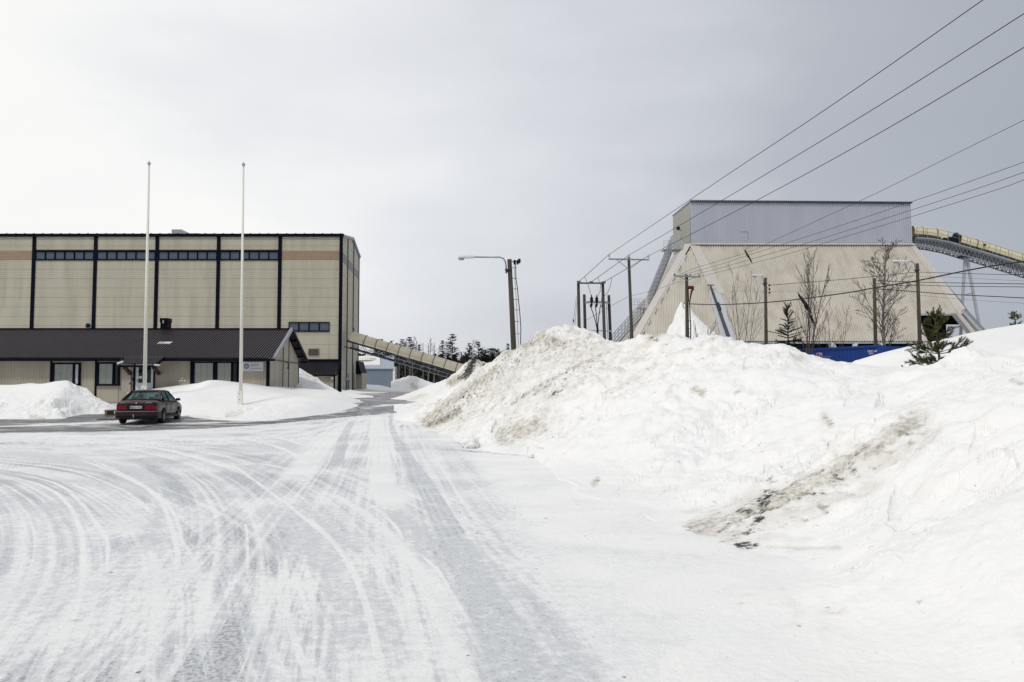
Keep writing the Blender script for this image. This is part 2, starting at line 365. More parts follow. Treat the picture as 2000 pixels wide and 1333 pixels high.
# ------------------------------------------------------------------ height fields
def grid_object(name, X, Y, Z, material, attrs, keep=None):
    nr, nc = X.shape; me = bpy.data.meshes.new(name); co = np.stack([X, Y, Z], -1).reshape(-1, 3).astype(np.float32)
    idx = np.arange(nr * nc).reshape(nr, nc); f = np.stack([idx[:-1, :-1], idx[:-1, 1:], idx[1:, 1:], idx[1:, :-1]], -1).reshape(-1, 4)
    if keep is not None:
        kf = keep.reshape(-1)[f].any(1); f = f[kf]
        used = np.zeros(nr * nc, bool); used[f.reshape(-1)] = True; re = np.cumsum(used) - 1; f = re[f]; co = co[used]
        attrs = {k: a.reshape(-1)[used] for k, a in attrs.items()}
    me.vertices.add(len(co)); me.vertices.foreach_set('co', co.reshape(-1)); me.loops.add(len(f) * 4); me.loops.foreach_set('vertex_index', f.reshape(-1).astype(np.int32))
    me.polygons.add(len(f)); me.polygons.foreach_set('loop_start', np.arange(0, len(f) * 4, 4, dtype=np.int32)); me.polygons.foreach_set('loop_total', np.full(len(f), 4, dtype=np.int32))
    me.polygons.foreach_set('use_smooth', np.ones(len(f), bool)); me.update(calc_edges=True)
    for k, a in attrs.items():
        at = me.attributes.new(k, 'FLOAT', 'POINT'); at.data.foreach_set('value', a.reshape(-1).astype(np.float32))
    me.materials.append(material); o = bpy.data.objects.new(name, me); COL.objects.link(o); return o
class RBF:
    def __init__(s, pts, c=.6, reg=1e-3):
        a = np.array(pts, float); s.p = a[:, :2]; s.c = c; n = len(a)
        d = np.sqrt(((s.p[:, None] - s.p[None]) ** 2).sum(-1) + c * c); A = np.zeros((n + 1, n + 1)); A[:n, :n] = d - reg * np.eye(n) * 50; A[:n, n] = 1; A[n, :n] = 1
        s.w = np.linalg.solve(A, np.append(a[:, 2], 0))
    def __call__(s, x, y):
        r = np.full(x.shape, s.w[-1])
        for (a, b), ww in zip(s.p, s.w): r += ww * np.sqrt((x - a) ** 2 + (y - b) ** 2 + s.c * s.c)
        return r
def cells(x, y, s):
    """random value of the nearest cell: flat-topped broken blocks"""
    x = x / s; y = y / s; xi = np.floor(x).astype(np.int64); yi = np.floor(y).astype(np.int64); d = np.full(x.shape, 9.0); v = np.zeros(x.shape)
    for i in (-1, 0, 1):
        for j in (-1, 0, 1):
            h = _perm[(_perm[(xi + i) & 511] + yi + j) & 511]; px = xi + i + .5 + .45 * _gx[h]; py = yi + j + .5 + .45 * _gy[(h * 7) & 511]
            q = (px - x) ** 2 + (py - y) ** 2; c = q < d; d = np.where(c, q, d); tilt = _gx[(h * 3) & 511] * (x - px) + _gy[(h * 5) & 511] * (y - py); v = np.where(c, _gy[(h * 11) & 511] * .6 + tilt * .9, v)
    return v
def project(X, Y, Z):
    dz = Z - CAMZ; fw = Y * cp + dz * sp; up = -Y * sp + dz * cp
    return CX + F * X / fw, CY - F * up / fw
def stroke_mask(px, py, strokes):
    m = np.zeros(px.shape)
    for pts, wd, inten in strokes:
        if len(pts) == 1: pts = [pts[0], (pts[0][0] + .5, pts[0][1])]
        for (ax, ay), (bx, by) in zip(pts[:-1], pts[1:]):
            dx, dy = bx - ax, by - ay; L = dx * dx + dy * dy
            t = np.clip(((px - ax) * dx + (py - ay) * dy) / L, 0, 1); d = np.sqrt((px - ax - t * dx) ** 2 + (py - ay - t * dy) ** 2)
            m = np.maximum(m, inten * np.clip(1.1 - .55 * (d / wd) ** 1.3, 0, 1))
    return m
def patch(name, pts, toes, tr, yr, nc, nr, softtoe=None, rough=.1, bscale=1.0, strokes=(), grit=(), c=.6, fine=.02, smooth_fn=None, extra=None, under=.25, specks=.0):
    """snow heap: pts (px,py,Y) seen on its surface, toes (px,Y) or (px,Y,dz) where it meets the ground"""
    ctl = []
    for px, py, Y in pts:
        p = P(px, py, Y); ctl.append((p.x, p.y, p.z - gz(p.x, p.y)))
    for q in toes:
        px, Y = q[0], q[1]; dz = q[2] if len(q) > 2 else -.02; X = (px - CX) / F * Y; ctl.append((X, Y, dz))
    r = RBF(ctl, c)
    t = np.linspace((tr[0] - CX) / F, (tr[1] - CX) / F, nc) if tr[1] < 2500 else np.concatenate([np.linspace((tr[0] - CX) / F, (2080 - CX) / F, nc - 130), np.linspace((2085 - CX) / F, (tr[1] - CX) / F, 130)]); yy = np.exp(np.linspace(math.log(yr[0]), math.log(yr[1]), nr))
    T, YY = np.meshgrid(t, yy); XX = T * YY
    h = r(XX, YY)
    if softtoe is not None: k_ = softtoe(XX, YY); h = np.where(h > 0, h * h / (h + k_ * np.exp(-h / .45)), h)
    env = np.clip(h / .5, 0, 1)
    s = smooth_fn(XX, YY) if smooth_fn else 1.0
    vr = .35 + 1.5 * np.clip(fbm(XX + 70, YY, 3.3 * bscale, 3) * 1.6 + .35, 0, 1)
    det = rough * vr * (billow(XX, YY, bscale, 5, .52) + .6 * fbm(XX, YY, bscale * 1.7, 3)) * s
    det += fine * (.5 - worley(XX, YY, bscale * .22)) * np.clip(perlin(XX / bscale / 2.2, YY / bscale / 2.2) * 3 + .5, 0, 1) * s * 2.0
    if extra: det += extra(XX, YY)
    qx, qy = project(XX, YY, G(XX, YY) + h); dm = stroke_mask(qx, qy, strokes); det += np.clip(dm, 0, .7) * (.16 * billow(XX, YY, .55, 4, .6) - .05) * (.5 if name == 'snow_pile' else 1)
    Z = G(XX, YY) + h + det * (.15 + .85 * env)
    px, py = project(XX, YY, Z)
    d = stroke_mask(px, py, strokes); g = stroke_mask(px, py, grit)
    d = np.maximum(d, specks * np.clip(fbm(XX, YY, 1.2, 4) * 2.2, 0, 1))
    keep = (h + det > -under) & (Z > G(XX, YY) - under)
    o = grid_object(name, XX, YY, Z, M_SNOW, {'dirt': d, 'grit': g}, keep)
    o['kind'] = 'structure'
    return o, r

# ------------------------------------------------------------------ ground sheet
def build_ground():
    rows_px = np.concatenate([np.linspace(1500, 850, 560), np.linspace(849, 757, 200)])
    yy = CAMZ * F / (rows_px - HZ); yy = np.concatenate([[-40, -10, 0, 1.5, 2.5], yy, [700, 1500, 3500]]); yy = np.sort(yy)
    t = np.concatenate([np.linspace(-3.2, -.78, 26), np.linspace(-.75, .75, 1050), np.linspace(.78, 3.2, 26)])
    T, Y = np.meshgrid(t, yy); X = T * np.maximum(Y, 3.0)
    Z = G(X, Y) + .012 * fbm(X, Y, 1.1, 4) * np.clip((60 - Y) / 30, 0, 1)
    ice = .36 + .50 * fbm(X * .8, Y, 2.6, 4, .58) + .35 * fbm(X, Y * .5, 1.0, 3)
    lf = sstep(1.5, -5, X) * sstep(30, 8, Y); ice += .10 * lf
    xb = .6 - (Y - 4.5) * .11; rt = sstep(xb - .25, xb + .5, X); ice = np.where(rt > 0, ice * (1 - rt) + rt * (-.42 + .30 * fbm(X * .5, Y, 1.2, 4)), ice)
    # bigger grey sheet bottom right of the tyre track and middle left
    ice += .40 * np.exp(-(((X - .1) / .45) ** 2 + ((Y - 5.4) / 1.6) ** 2)) + .45 * np.exp(-(((X + 9.5) / 5) ** 2 + ((Y - 14) / 2.2) ** 2)) + .35 * np.exp(-(((X + 5.5) / 3) ** 2 + ((Y - 18) / 3) ** 2)) + .3 * np.exp(-(((X + 1.6) / 1.3) ** 2 + ((Y - 6.2) / 2.4) ** 2))
    pack = np.zeros_like(X); wet = np.zeros_like(X); dark = np.zeros_like(X); grit = np.zeros_like(X); pud = np.zeros_like(X)
    def line(pts):
        q = [ground_at(a, b) for a, b in pts]; return [(p.x, p.y) for p in q]
    def dist(pts, maxw):
        bx = [p[0] for p in pts]; by = [p[1] for p in pts]
        sel = (X > min(bx) - maxw) & (X < max(bx) + maxw) & (Y > min(by) - maxw) & (Y < max(by) + maxw)
        x = X[sel]; y = Y[sel]; best = np.full(x.shape, 1e9); sg = np.zeros(x.shape); al = np.zeros(x.shape); acc = 0; tot = sum(math.dist(a, b) for a, b in zip(pts[:-1], pts[1:]))
        for (ax, ay), (cx_, cy_) in zip(pts[:-1], pts[1:]):
            dx, dy = cx_ - ax, cy_ - ay; L = math.hypot(dx, dy); u = np.clip(((x - ax) * dx + (y - ay) * dy) / L / L, 0, 1)
            d = np.hypot(x - ax - u * dx, y - ay - u * dy); c = d < best; best = np.where(c, d, best); sg = np.where(c, ((x - ax) * dy - (y - ay) * dx) / L, sg); al = np.where(c, (acc + u * L) / tot, al); acc += L
        return sel, best, sg, al
    def smoothline(pts, n=6):
        o = []; k = len(pts)
        for i in range(k - 1):
            p0, p1, p2, p3 = pts[max(i - 1, 0)], pts[i], pts[i + 1], pts[min(i + 2, k - 1)]
            for j in range(n):
                u = j / n; o.append(tuple(.5 * (2 * p1[a] + (p2[a] - p0[a]) * u + (2 * p0[a] - 5 * p1[a] + 4 * p2[a] - p3[a]) * u * u + (3 * p1[a] - p0[a] - 3 * p2[a] + p3[a]) * u ** 3) for a in (0, 1)))
        o.append(pts[-1]); return o
    def track(arr, pts, w0, w1, val, tread=0, soft=.35, fade=0.0, wob=0.0):
        q = line(smoothline(pts)); sel, d, sg, al = dist(q, max(w0, w1) * 1.6 + .1)
        wd = (w0 + (w1 - w0) * al) * (.5 if val < 0 else 1.0); soft = soft * (.75 if val < 0 else 1); m = np.clip((wd - d) / (wd * soft) + .5, 0, 1)
        if tread: m = m * (1 - tread * (.5 + .5 * np.cos(sg / wd * 11)))
        if fade: m = m * sstep(0, fade, al) * sstep(1, 1 - fade, al)
        nz = .85 + .7 * fbm(X[sel], Y[sel], .4, 3); m = m * np.clip(nz, .25, 1.0) * (.75 if val < 0 else .9); v_ = max(val, -.7)
        a = arr[sel]; m = m * (1.25 if tread else 1); m = np.clip(m, 0, 1); arr[sel] = a * (1 - m) + v_ * m
        if val < 0: pack[sel] = np.maximum(pack[sel], m * min(.9, .35 - val * .5))
        elif arr is ice and val > .5: pack[sel] *= (1 - m)
    def poly(pts):
        q = line(pts); inside = np.zeros(X.shape, bool); n = len(q)
        for i in range(n):
            (x0, y0), (x1, y1) = q[i], q[(i + 1) % n]
            if y0 == y1: continue
            c = ((y0 > Y) != (y1 > Y)) & (X < (x1 - x0) * (Y - y0) / (y1 - y0) + x0); inside ^= c
        return inside
    # wet strip of road running past the office and on to the far yard
    b = poly([(-700, 852), (0, 847), (200, 844), (400, 838), (500, 831), (600, 822), (700, 813), (800, 805), (850, 797), (850, 765), (700, 765), (690, 780), (690, 797), (540, 812), (330, 814), (200, 800), (120, 812), (-700, 815)])
    wn = .5 + 1.4 * fbm(X * .35, Y, 1.4, 4)
    wet = np.where(b, np.clip(.80 + .5 * (wn - .5), .0, 1), wet); ice = np.where(b, .8, ice)
    dn = fbm(X * .22, Y * 1.3, 1.0, 4); dark = np.where(b, np.clip(dn * 2.4 + .20, 0, .8), dark)
    for pts, w0, w1, v in (([(-300, 834), (0, 833), (120, 829), (232, 824)], .5, .8, 0), ([(330, 828), (420, 826), (520, 822)], .4, .5, .1), ([(690, 800), (720, 795), (770, 790)], .6, .6, .2), ([(560, 815), (620, 810), (680, 803)], .3, .3, .1)):
        track(wet, pts, w0, w1, v, soft=.8); track(dark, pts, w0, w1, 0, soft=.8); track(ice, pts, w0, w1, .2, soft=.8)
    for pts, w0, w1, v in (([(-200, 845), (60, 843), (230, 840), (420, 835), (560, 824), (700, 812)], .35, .3, .62), ([(-100, 822), (60, 824), (130, 822), (222, 813)], 1.0, .7, .75), ([(150, 808), (225, 806)], .9, .9, .6), ([(440, 826), (560, 819), (690, 806), (760, 800)], .45, .5, .6),
                           ([(690, 791), (730, 787), (790, 788)], 1.6, 2.5, .62), ([(735, 778), (800, 776)], 2, 2, .4), ([(700, 800), (690, 797), (705, 792)], .8, .8, .6), ([(600, 826), (690, 817), (745, 812)], .3, .3, .5)):
        track(dark, pts, w0, w1, v, soft=.9)
    track(grit, [(60, 826), (150, 821), (225, 812)], .8, .7, .55, soft=.9); track(grit, [(160, 806), (225, 803)], .5, .5, .8, soft=.8)
    track(pud, [(685, 800), (700, 793), (712, 790)], 1.0, 1.0, 1, soft=.4); track(wet, [(685, 800), (700, 793), (712, 790)], 1.0, 1.0, .9, soft=.4)
    # dark streaky ice near the pile toe
    track(ice, [(840, 876), (900, 880), (960, 884), (1045, 892)], .25, .3, 1.1, soft=.9, fade=.2); track(dark, [(880, 878), (930, 883), (1000, 889)], .12, .16, .6, soft=.9, fade=.25)
    track(ice, [(860, 866), (940, 866)], .3, .3, .9, soft=.9, fade=.2); track(ice, [(820, 843), (900, 846)], .3, .3, .8, soft=.9, fade=.2); track(dark, [(840, 832), (780, 826), (830, 823)], .1, .1, .4, soft=.9, fade=.2)
    def streak(pts, width, amp, fr, keepout=None):
        q = line(smoothline(pts)); L = sum(math.dist(a, b) for a, b in zip(q[:-1], q[1:])); sel, d, sg, al = dist(q, width * 1.1)
        w_ = np.clip(1 - (d / width) ** 2, 0, 1) * sstep(0, .06, al) * (1 - .0 * al)
        f = fbm(sg * fr, al * L * .035, 1.0, 5, .72) + .6 * billow(sg * fr * 2.6, al * L * .05, 1.0, 4, .7) + .2 * fbm(sg * 1.1, al * L * .2, 1.0, 3)
        ice[sel] += amp * w_ * f * (wet[sel] < .05); pack[sel] = np.maximum(pack[sel], np.clip(-f * .9 - .12, 0, .42) * w_ * (wet[sel] < .05))
    streak([(742, 814), (735, 860), (720, 930), (700, 1040), (690, 1180), (680, 1333), (670, 1480)], 2.8, .62, 4.2)
    streak([(-300, 850), (0, 858), (250, 868), (430, 900), (560, 960), (650, 1050), (710, 1180), (740, 1333)], 2.8, .60, 3.6)
    streak([(-300, 890), (0, 925), (110, 962), (180, 1020), (210, 1090), (200, 1180), (160, 1290), (130, 1400)], 2.6, .62, 3.8)
    streak([(700, 820), (600, 850), (480, 860), (300, 862), (0, 852)], 3.2, .62, 2.2)
    streak([(1010, 1150), (1080, 1250), (1150, 1400)], .9, .35, 6)
    # swirls of grey
    for pts, w0, w1, v in (([(330, 868), (380, 870), (440, 872)], .2, .2, .9), ([(450, 858), (520, 868), (540, 876)], .22, .2, .7), ([(500, 854), (560, 862), (572, 874), (520, 882), (400, 878)], .2, .2, .7),
                           ([(260, 895), (310, 902), (370, 903)], .5, .5, .95), ([(180, 888), (240, 892)], .35, .3, .7), ([(520, 905), (560, 918), (590, 920)], .5, .5, .8), ([(70, 876), (110, 880)], .15, .15, 1.0), ([(0, 880), (140, 900), (260, 930), (300, 965)], .35, .35, .75),
                           ([(60, 990), (180, 985)], .5, .5, .75), ([(330, 985), (300, 1040), (290, 1090)], .15, .15, .7), ([(290, 975), (270, 965), (200, 950), (120, 935)], .2, .2, .7), ([(520, 985), (580, 1000), (630, 1040), (650, 1100)], .45, .5, .62), ([(760, 990), (830, 1060), (870, 1120)], .2, .25, .8),
                           ([(600, 1060), (700, 1130), (760, 1250), (800, 1333)], .12, .14, .6), ([(560, 1020), (640, 1110), (690, 1230), (710, 1333)], .14, .14, .6)):
        track(ice, pts, w0, w1, v, soft=.9, fade=.15)
    track(dark, [(275, 898), (345, 901)], .25, .2, .35, soft=.95, fade=.3); track(dark, [(400, 878), (520, 880), (565, 868)], .09, .09, .3, soft=.9, fade=.2)
    # white ploughed / packed tracks
    for pts, w0, w1, v in (([(735, 812), (738, 850), (742, 900), (752, 960), (790, 1020)], .55, .4, -.5), ([(700, 816), (640, 860), (600, 905), (560, 960)], .5, .6, -.4), ([(760, 812), (757, 850), (775, 900)], .1, .1, -.5),
                           ([(0, 928), (80, 948), (130, 982), (157, 1035), (163, 1095), (155, 1170), (125, 1250), (85, 1333)], .055, .04, -1.2), ([(20, 924), (110, 945), (160, 985), (190, 1025), (210, 1060), (207, 1130)], .05, .03, -1.1),
                           ([(60, 905), (150, 922), (235, 955), (285, 990), (300, 1015)], .05, .04, -.9), ([(150, 895), (250, 935), (310, 975), (335, 1030), (347, 1090), (340, 1160)], .06, .05, -.8), ([(180, 900), (262, 937), (322, 980), (350, 1030), (356, 1080)], .05, .04, -.7),
                           ([(552, 1182), (572, 1240), (605, 1333)], .05, .045, -1.3), ([(578, 1128), (592, 1170), (600, 1200)], .04, .03, -1), ([(475, 1020), (482, 1040), (484, 1120)], .03, .02, -.9), ([(820, 1082), (860, 1120), (900, 1190), (960, 1270)], .035, .025, -1.2), ([(725, 985), (770, 1025), (790, 1060)], .04, .03, -.8),
                           ([(400, 850), (480, 858), (560, 880), (610, 915)], .12, .12, -.6), ([(420, 842), (520, 850), (600, 872)], .12, .1, -.6), ([(500, 905), (540, 912), (600, 925)], .1, .1, -.6), 
                           ([(0, 862), (200, 866), (330, 880), (470, 920)], .2, .2, -.5), ([(0, 852), (230, 852), (420, 846), (560, 836), (690, 824)], .5, .4, -.6), ([(600, 1010), (660, 1070), (700, 1140), (730, 1240), (745, 1333)], .05, .05, -.7), ([(450, 905), (560, 985), (650, 1060), (700, 1120)], .05, .05, -.6),
                           ([(640, 960), (720, 1010), (790, 1080), (850, 1170), (900, 1270), (930, 1333)], .12, .1, -.35)):
        track(ice, pts, w0, w1, v, soft=.7, fade=.12)
    for k in range(9):     # combed lines in the packed lanes
        o = (k - 4) * 9
        track(ice, [(742 + o * .35, 815), (744 + o * .55, 870), (750 + o * 1.1, 950)], .03, .03, .5 if k % 2 else -.4, soft=.6, fade=.2)
        track(ice, [(690 + o * .5, 818), (630 + o * .8, 870), (590 + o * 1.1, 925)], .03, .03, .5 if k % 2 else -.4, soft=.6, fade=.2)
    # tyre tracks
    track(ice, [(763, 812), (766, 838), (790, 885), (820, 930), (850, 985), (880, 1040), (912, 1100), (945, 1170), (985, 1240), (1030, 1333), (1075, 1430)], .085, .19, .95, tread=.30, soft=.2)
    track(ice, [(878, 1040), (905, 1090), (940, 1160), (975, 1225), (1015, 1300), (1060, 1400)], .08, .22, .95, soft=.4, fade=.12)
    track(grit, [(768, 845), (790, 885), (820, 930), (850, 985), (885, 1050)], .12, .16, .22, tread=.5, soft=.4)
    track(ice, [(690, 820), (673, 850), (662, 890), (655, 918)], .15, .15, .95, tread=.30, soft=.25, fade=.05); track(grit, [(690, 820), (673, 850), (662, 890), (655, 918)], .12, .12, .25, tread=.4, soft=.4)
    track(ice, [(905, 1060), (960, 1150), (1010, 1220), (1060, 1300), (1110, 1400)], .2, .45, .75, soft=.9)
    # grains of grit on the ice
    rs = random.Random(5)
    for _ in range(150):
        gx_, gy_ = rs.uniform(-3.5, 1.0), rs.uniform(4.5, 13)
        if rs.random() < .3: gx_ -= rs.uniform(0, 3)
        rr = rs.uniform(.012, .03) * (.6 + gy_ / 14); m = np.hypot(X - gx_, (Y - gy_)); m = np.clip(1.3 - m / rr, 0, 1); grit = np.maximum(grit, m * rs.uniform(.6, 1.0))
    # thin grit veil left foreground
    grit = np.maximum(grit, .34 * np.clip(fbm(X, Y, .9, 4) * 2.2, 0, 1) * sstep(9, 6, Y) * sstep(-.5, -1.8, X))
    ice = np.minimum(ice, 1.02); pack = np.maximum(pack, np.clip(rt * (.62 + 1.0 * fbm(X, Y * 1.3, 1.1, 4)), 0, .9) * (Y < 30) * np.clip(1.4 - ice * 2, 0, 1))
    o = grid_object('ground', X, Y, Z, M_YARD, {'ice': ice, 'wet': wet, 'dark': dark, 'grit': grit, 'puddle': pud, 'pack': pack, 'fine': np.clip(.42 + .5 * fbm(X, Y, 1.6, 3), 0, 1)}); o['kind'] = 'structure'
build_ground()
# ------------------------------------------------------------------ snow heaps
MAIN = [
 # crest, left to right
 (930, 738, 36), (960, 712, 34), (985, 690, 32), (1010, 672, 30.5), (1040, 660, 29), (1070, 655, 28), (1095, 664, 27.5), (1130, 661, 27), (1160, 670, 26), (1200, 673, 25), (1235, 660, 24.5), (1262, 648, 24), (1288, 643, 23.6), (1300, 656, 23.3),
 (1330, 657, 23), (1370, 662, 22.4), (1400, 651, 22), (1425, 655, 21.5), (1450, 668, 21), (1480, 680, 20.4), (1505, 686, 20), (1520, 673, 19.7), (1535, 671, 19.5), (1550, 686, 19.2), (1572, 700, 18.6), (1600, 705, 18), (1640, 715, 17.3), (1680, 728, 16.6), (1720, 738, 16), (1770, 748, 15.2), (1820, 742, 14.2),
 # face
 (960, 760, 30.5), (1000, 735, 29), (1050, 700, 27.5), (900, 800, 31.5), (950, 810, 27), (1000, 790, 26), (1050, 750, 25.5), (1100, 715, 25), (1150, 710, 24), (1000, 850, 22), (1050, 820, 22), (1050, 868, 20), (1100, 780, 22.5), (1100, 850, 19), (1150, 850, 17.5), (1200, 800, 19),
 (1200, 730, 22), (1280, 720, 21), (1120, 930, 14.4), (1180, 900, 15), (1250, 850, 16), (1300, 790, 17.5), (1350, 720, 19.5), (1420, 720, 18.5), (1200, 960, 12.3), (1300, 920, 13), (1400, 860, 14.2), (1400, 790, 16.2), (1500, 750, 16.4), (1500, 830, 13.6), (1300, 985, 10.9), (1400, 940, 11), (1500, 890, 11.7), (1600, 830, 12.5), (1620, 760, 15), (1700, 780, 13.6),
 # dirty ridge
 (1345, 1028, 9.4), (1420, 1002, 9.5), (1500, 955, 9.7), (1580, 915, 9.9), (1650, 875, 10.1), (1720, 828, 10.4), (1780, 797, 10.7), (1840, 790, 10.8), (1440, 1060, 8.4), (1520, 1045, 8.3), (1600, 1000, 8.6), (1700, 930, 8.9), (1780, 870, 9.2), (1850, 850, 9.0),
 (1560, 1085, 7.75), (1650, 1060, 7.4), (1750, 1015, 7.2), (1850, 975, 7.1), (1900, 955, 7.0), (1700, 985, 7.9), (1850, 900, 7.9), (2000, 880, 7.2), (1950, 830, 8.5), (2000, 930, 6.6), (2100, 860, 6.6), (2100, 780, 8.2), (1920, 780, 10.2),
 # near bank bottom right
 (1560, 1112, 6.75), (1650, 1085, 6.5), (1750, 1040, 6.3), (1850, 1000, 6.15), (1950, 965, 6.0), (2050, 930, 5.9), (1600, 1180, 5.7), (1750, 1130, 5.6), (1900, 1080, 5.4), (2050, 1030, 5.2), (1600, 1260, 5.0), (1800, 1220, 4.95), (2000, 1160, 4.8), (1850, 1333, 4.35), (2000, 1300, 4.3), (2200, 1200, 4.2), (2200, 950, 5.4), (1500, 1150, 6.2),
 # rough shoulder by the pine
 (1900, 735, 13), (1960, 700, 13.5), (2000, 690, 13.6), (1900, 700, 14.6), (1990, 745, 11), (2100, 700, 12), (1860, 722, 15.8), (2200, 690, 12),
 # smooth hill behind
 (1660, 712, 25.5), (1700, 702, 26.5), (1740, 691, 27), (1800, 677, 28), (1850, 665, 29), (1900, 655, 30), (1950, 648, 31), (2000, 642, 32), (2100, 632, 33), (2300, 620, 33),
 (1700, 738, 20), (1760, 735, 20), (1838, 724, 20), (1750, 715, 23), (1850, 695, 23), (1950, 675, 23), (1950, 700, 18), (1870, 712, 18), (2100, 660, 24)]
MTOE = [(790, 36), (800, 42, .1), (815, 35.5), (822, 34.5), (850, 28.6), (890, 24.2), (925, 21.6), (960, 20), (1000, 19.6), (1045, 19.0), (1062, 17), (1085, 14.5), (1115, 12.6), (1180, 11.6), (1260, 10.2), (1330, 8.9), (1430, 8.0), (1500, 7.7), (1540, 7.2, .0), (1440, 6.9, .02), (1380, 6.4, .015), (1330, 5.8, .01), (1290, 5.0, .01), (1300, 4.3, .01), (1340, 3.6), (1400, 3.0), (1430, 5.6, .08), (1440, 4.6, .08),
        (780, 34, -.5), (830, 30, -.4), (840, 24, -.5), (900, 20, -.5), (980, 17, -.5), (1020, 14, -.4), (1060, 11.5, -.3), (1180, 9.5, -.3), (1300, 7.5, -.25), (1180, 6, -.2), (1120, 4.6, -.2), (1180, 3.2, -.3),
        (960, 42, .5), (1000, 39, .8), (1050, 37, .8), (1100, 34, 1.2), (1200, 32, 1.0), (1280, 31, 1.0), (1400, 29, 1.0), (1500, 27, .8), (1580, 25, .5), (1630, 22.5, .9), (1640, 30, .8), (1700, 33, 1.0), (1800, 36, 1.6), (1900, 39, 2), (2100, 42, 2.2), (2600, 5, 1.0), (3400, 4, 1.1), (3400, 8, 1.6), (4400, 3, 1.0), (3200, 16, 2.0), (2700, 30, 2.6), (4400, 10, 1.6), (2400, 2.6, .5), (3400, 2.2, .6),
        (1100, 44, .3), (1300, 44, .3), (1500, 44, .3), (900, 44, .6)]
DIRT = [([(1390, 1050), (1500, 1035), (1600, 990), (1700, 930)], 36, .34), ([(880, 800), (960, 745), (1020, 705), (1080, 680), (1150, 690)], 58, .46), ([(1000, 800), (1100, 740), (1200, 700)], 48, .36), ([(850, 822), (930, 770), (990, 720)], 30, .45), ([(1060, 780), (1180, 720), (1260, 690)], 20, .38), ([(1200, 760), (1300, 710), (1400, 680)], 50, .22), ([(1000, 850), (1080, 830)], 34, .30), ([(1150, 700), (1300, 690), (1440, 690)], 40, .20), ([(1540, 690), (1700, 740)], 30, .14), ([(1370, 1045), (1500, 1000), (1640, 930), (1790, 840)], 46, .44), ([(826, 828), (870, 792), (920, 757), (975, 716)], 13, .62), ([(838, 830), (868, 818), (895, 803)], 10, .8), ([(850, 826), (900, 806)], 9, .6), ([(985, 690), (1020, 673), (1060, 662), (1100, 672)], 17, .62), ([(1045, 690), (1090, 676), (1130, 668)], 12, .5),
        ([(970, 725), (1000, 705), (1040, 690)], 14, .5), ([(960, 800), (975, 782), (985, 778)], 4, .6), ([(1000, 790), (1050, 757), (1110, 722), (1190, 688)], 4, .62), ([(1010, 778), (1080, 740), (1160, 700)], 4, .6), ([(1040, 772), (1075, 752)], 6, .6), ([(1075, 775), (1090, 763)], 11, .5), ([(985, 850), (1020, 840), (1055, 830)], 22, .58),
        ([(975, 835), (1010, 815)], 8, .4), ([(1270, 660), (1284, 650)], 13, .62), ([(1190, 765), (1240, 740), (1280, 715)], 11, .42), ([(1300, 700), (1360, 680), (1400, 660)], 7, .42), ([(1420, 660), (1440, 668)], 10, .3), ([(1500, 700), (1535, 695), (1570, 700)], 8, .36),
        ([(1350, 1038), (1430, 1015), (1500, 985), (1580, 950), (1660, 905), (1720, 868), (1790, 822)], 24, .60), ([(1420, 1050), (1480, 1015), (1530, 975)], 20, .50), ([(1600, 985), (1612, 1000)], 8, .55), ([(1730, 850), (1790, 840)], 16, .45), ([(1612, 815), (1622, 830)], 8, .6), ([(1358, 762), (1372, 768)], 9, .6), ([(1435, 770), (1445, 764)], 4, .5),
        ([(1500, 1068), (1560, 1072), (1640, 1070)], 4, .42), ([(1160, 945), (1168, 938)], 6, .55), ([(1605, 860), (1618, 868)], 6, .3), ([(1975, 745), (1998, 750)], 5, .42), ([(1450, 1170), (1520, 1150), (1560, 1190)], 20, .2), ([(1600, 1195), (1650, 1190)], 8, .3), ([(1098, 848), (1104, 842)], 6, .3), ([(1300, 770), (1330, 740)], 8, .25), ([(1040, 872), (1060, 876)], 4, .4), ([(1700, 745), (1760, 765)], 18, .16)]
GRIT = [([(840, 826), (900, 785), (960, 735), (1020, 690)], 16, .30), ([(1040, 672), (1100, 672)], 14, .25), ([(1010, 780), (1080, 742), (1160, 702)], 6, .34), ([(1506, 955), (1494, 988), (1478, 1018), (1462, 1035)], 17, .56), ([(1500, 965), (1490, 985)], 8, .62), ([(1440, 1064), (1472, 1065)], 9, .66), ([(1420, 1045), (1500, 990), (1600, 940), (1680, 900)], 26, .30), ([(1580, 945), (1592, 965)], 5, .55), ([(1655, 905), (1670, 898)], 4, .45), ([(1606, 1004), (1616, 1002)], 3, .6), ([(1078, 770), (1096, 765)], 5, .6), ([(866, 822), (890, 808)], 4, .45), ([(1276, 658), (1282, 664)], 5, .5), ([(905, 772), (930, 752)], 4, .5), ([(1100, 742), (1106, 740)], 2.5, .8), ([(1466, 1171), (1468, 1171)], 2.0, .0)]
def main_smooth(X, Y):
    s = 1 - .93 * sstep(16.0, 18.5, Y) * sstep(.40, .45, X / Y) - .8 * sstep(16, 17.5, Y) * sstep(.52, .55, X / Y)
    s = s * (.75 + .25 * sstep(11, 20, Y)); s = s * (1 - .45 * sstep(6.6, 5.6, Y))
    return np.clip(s, .05, 1)
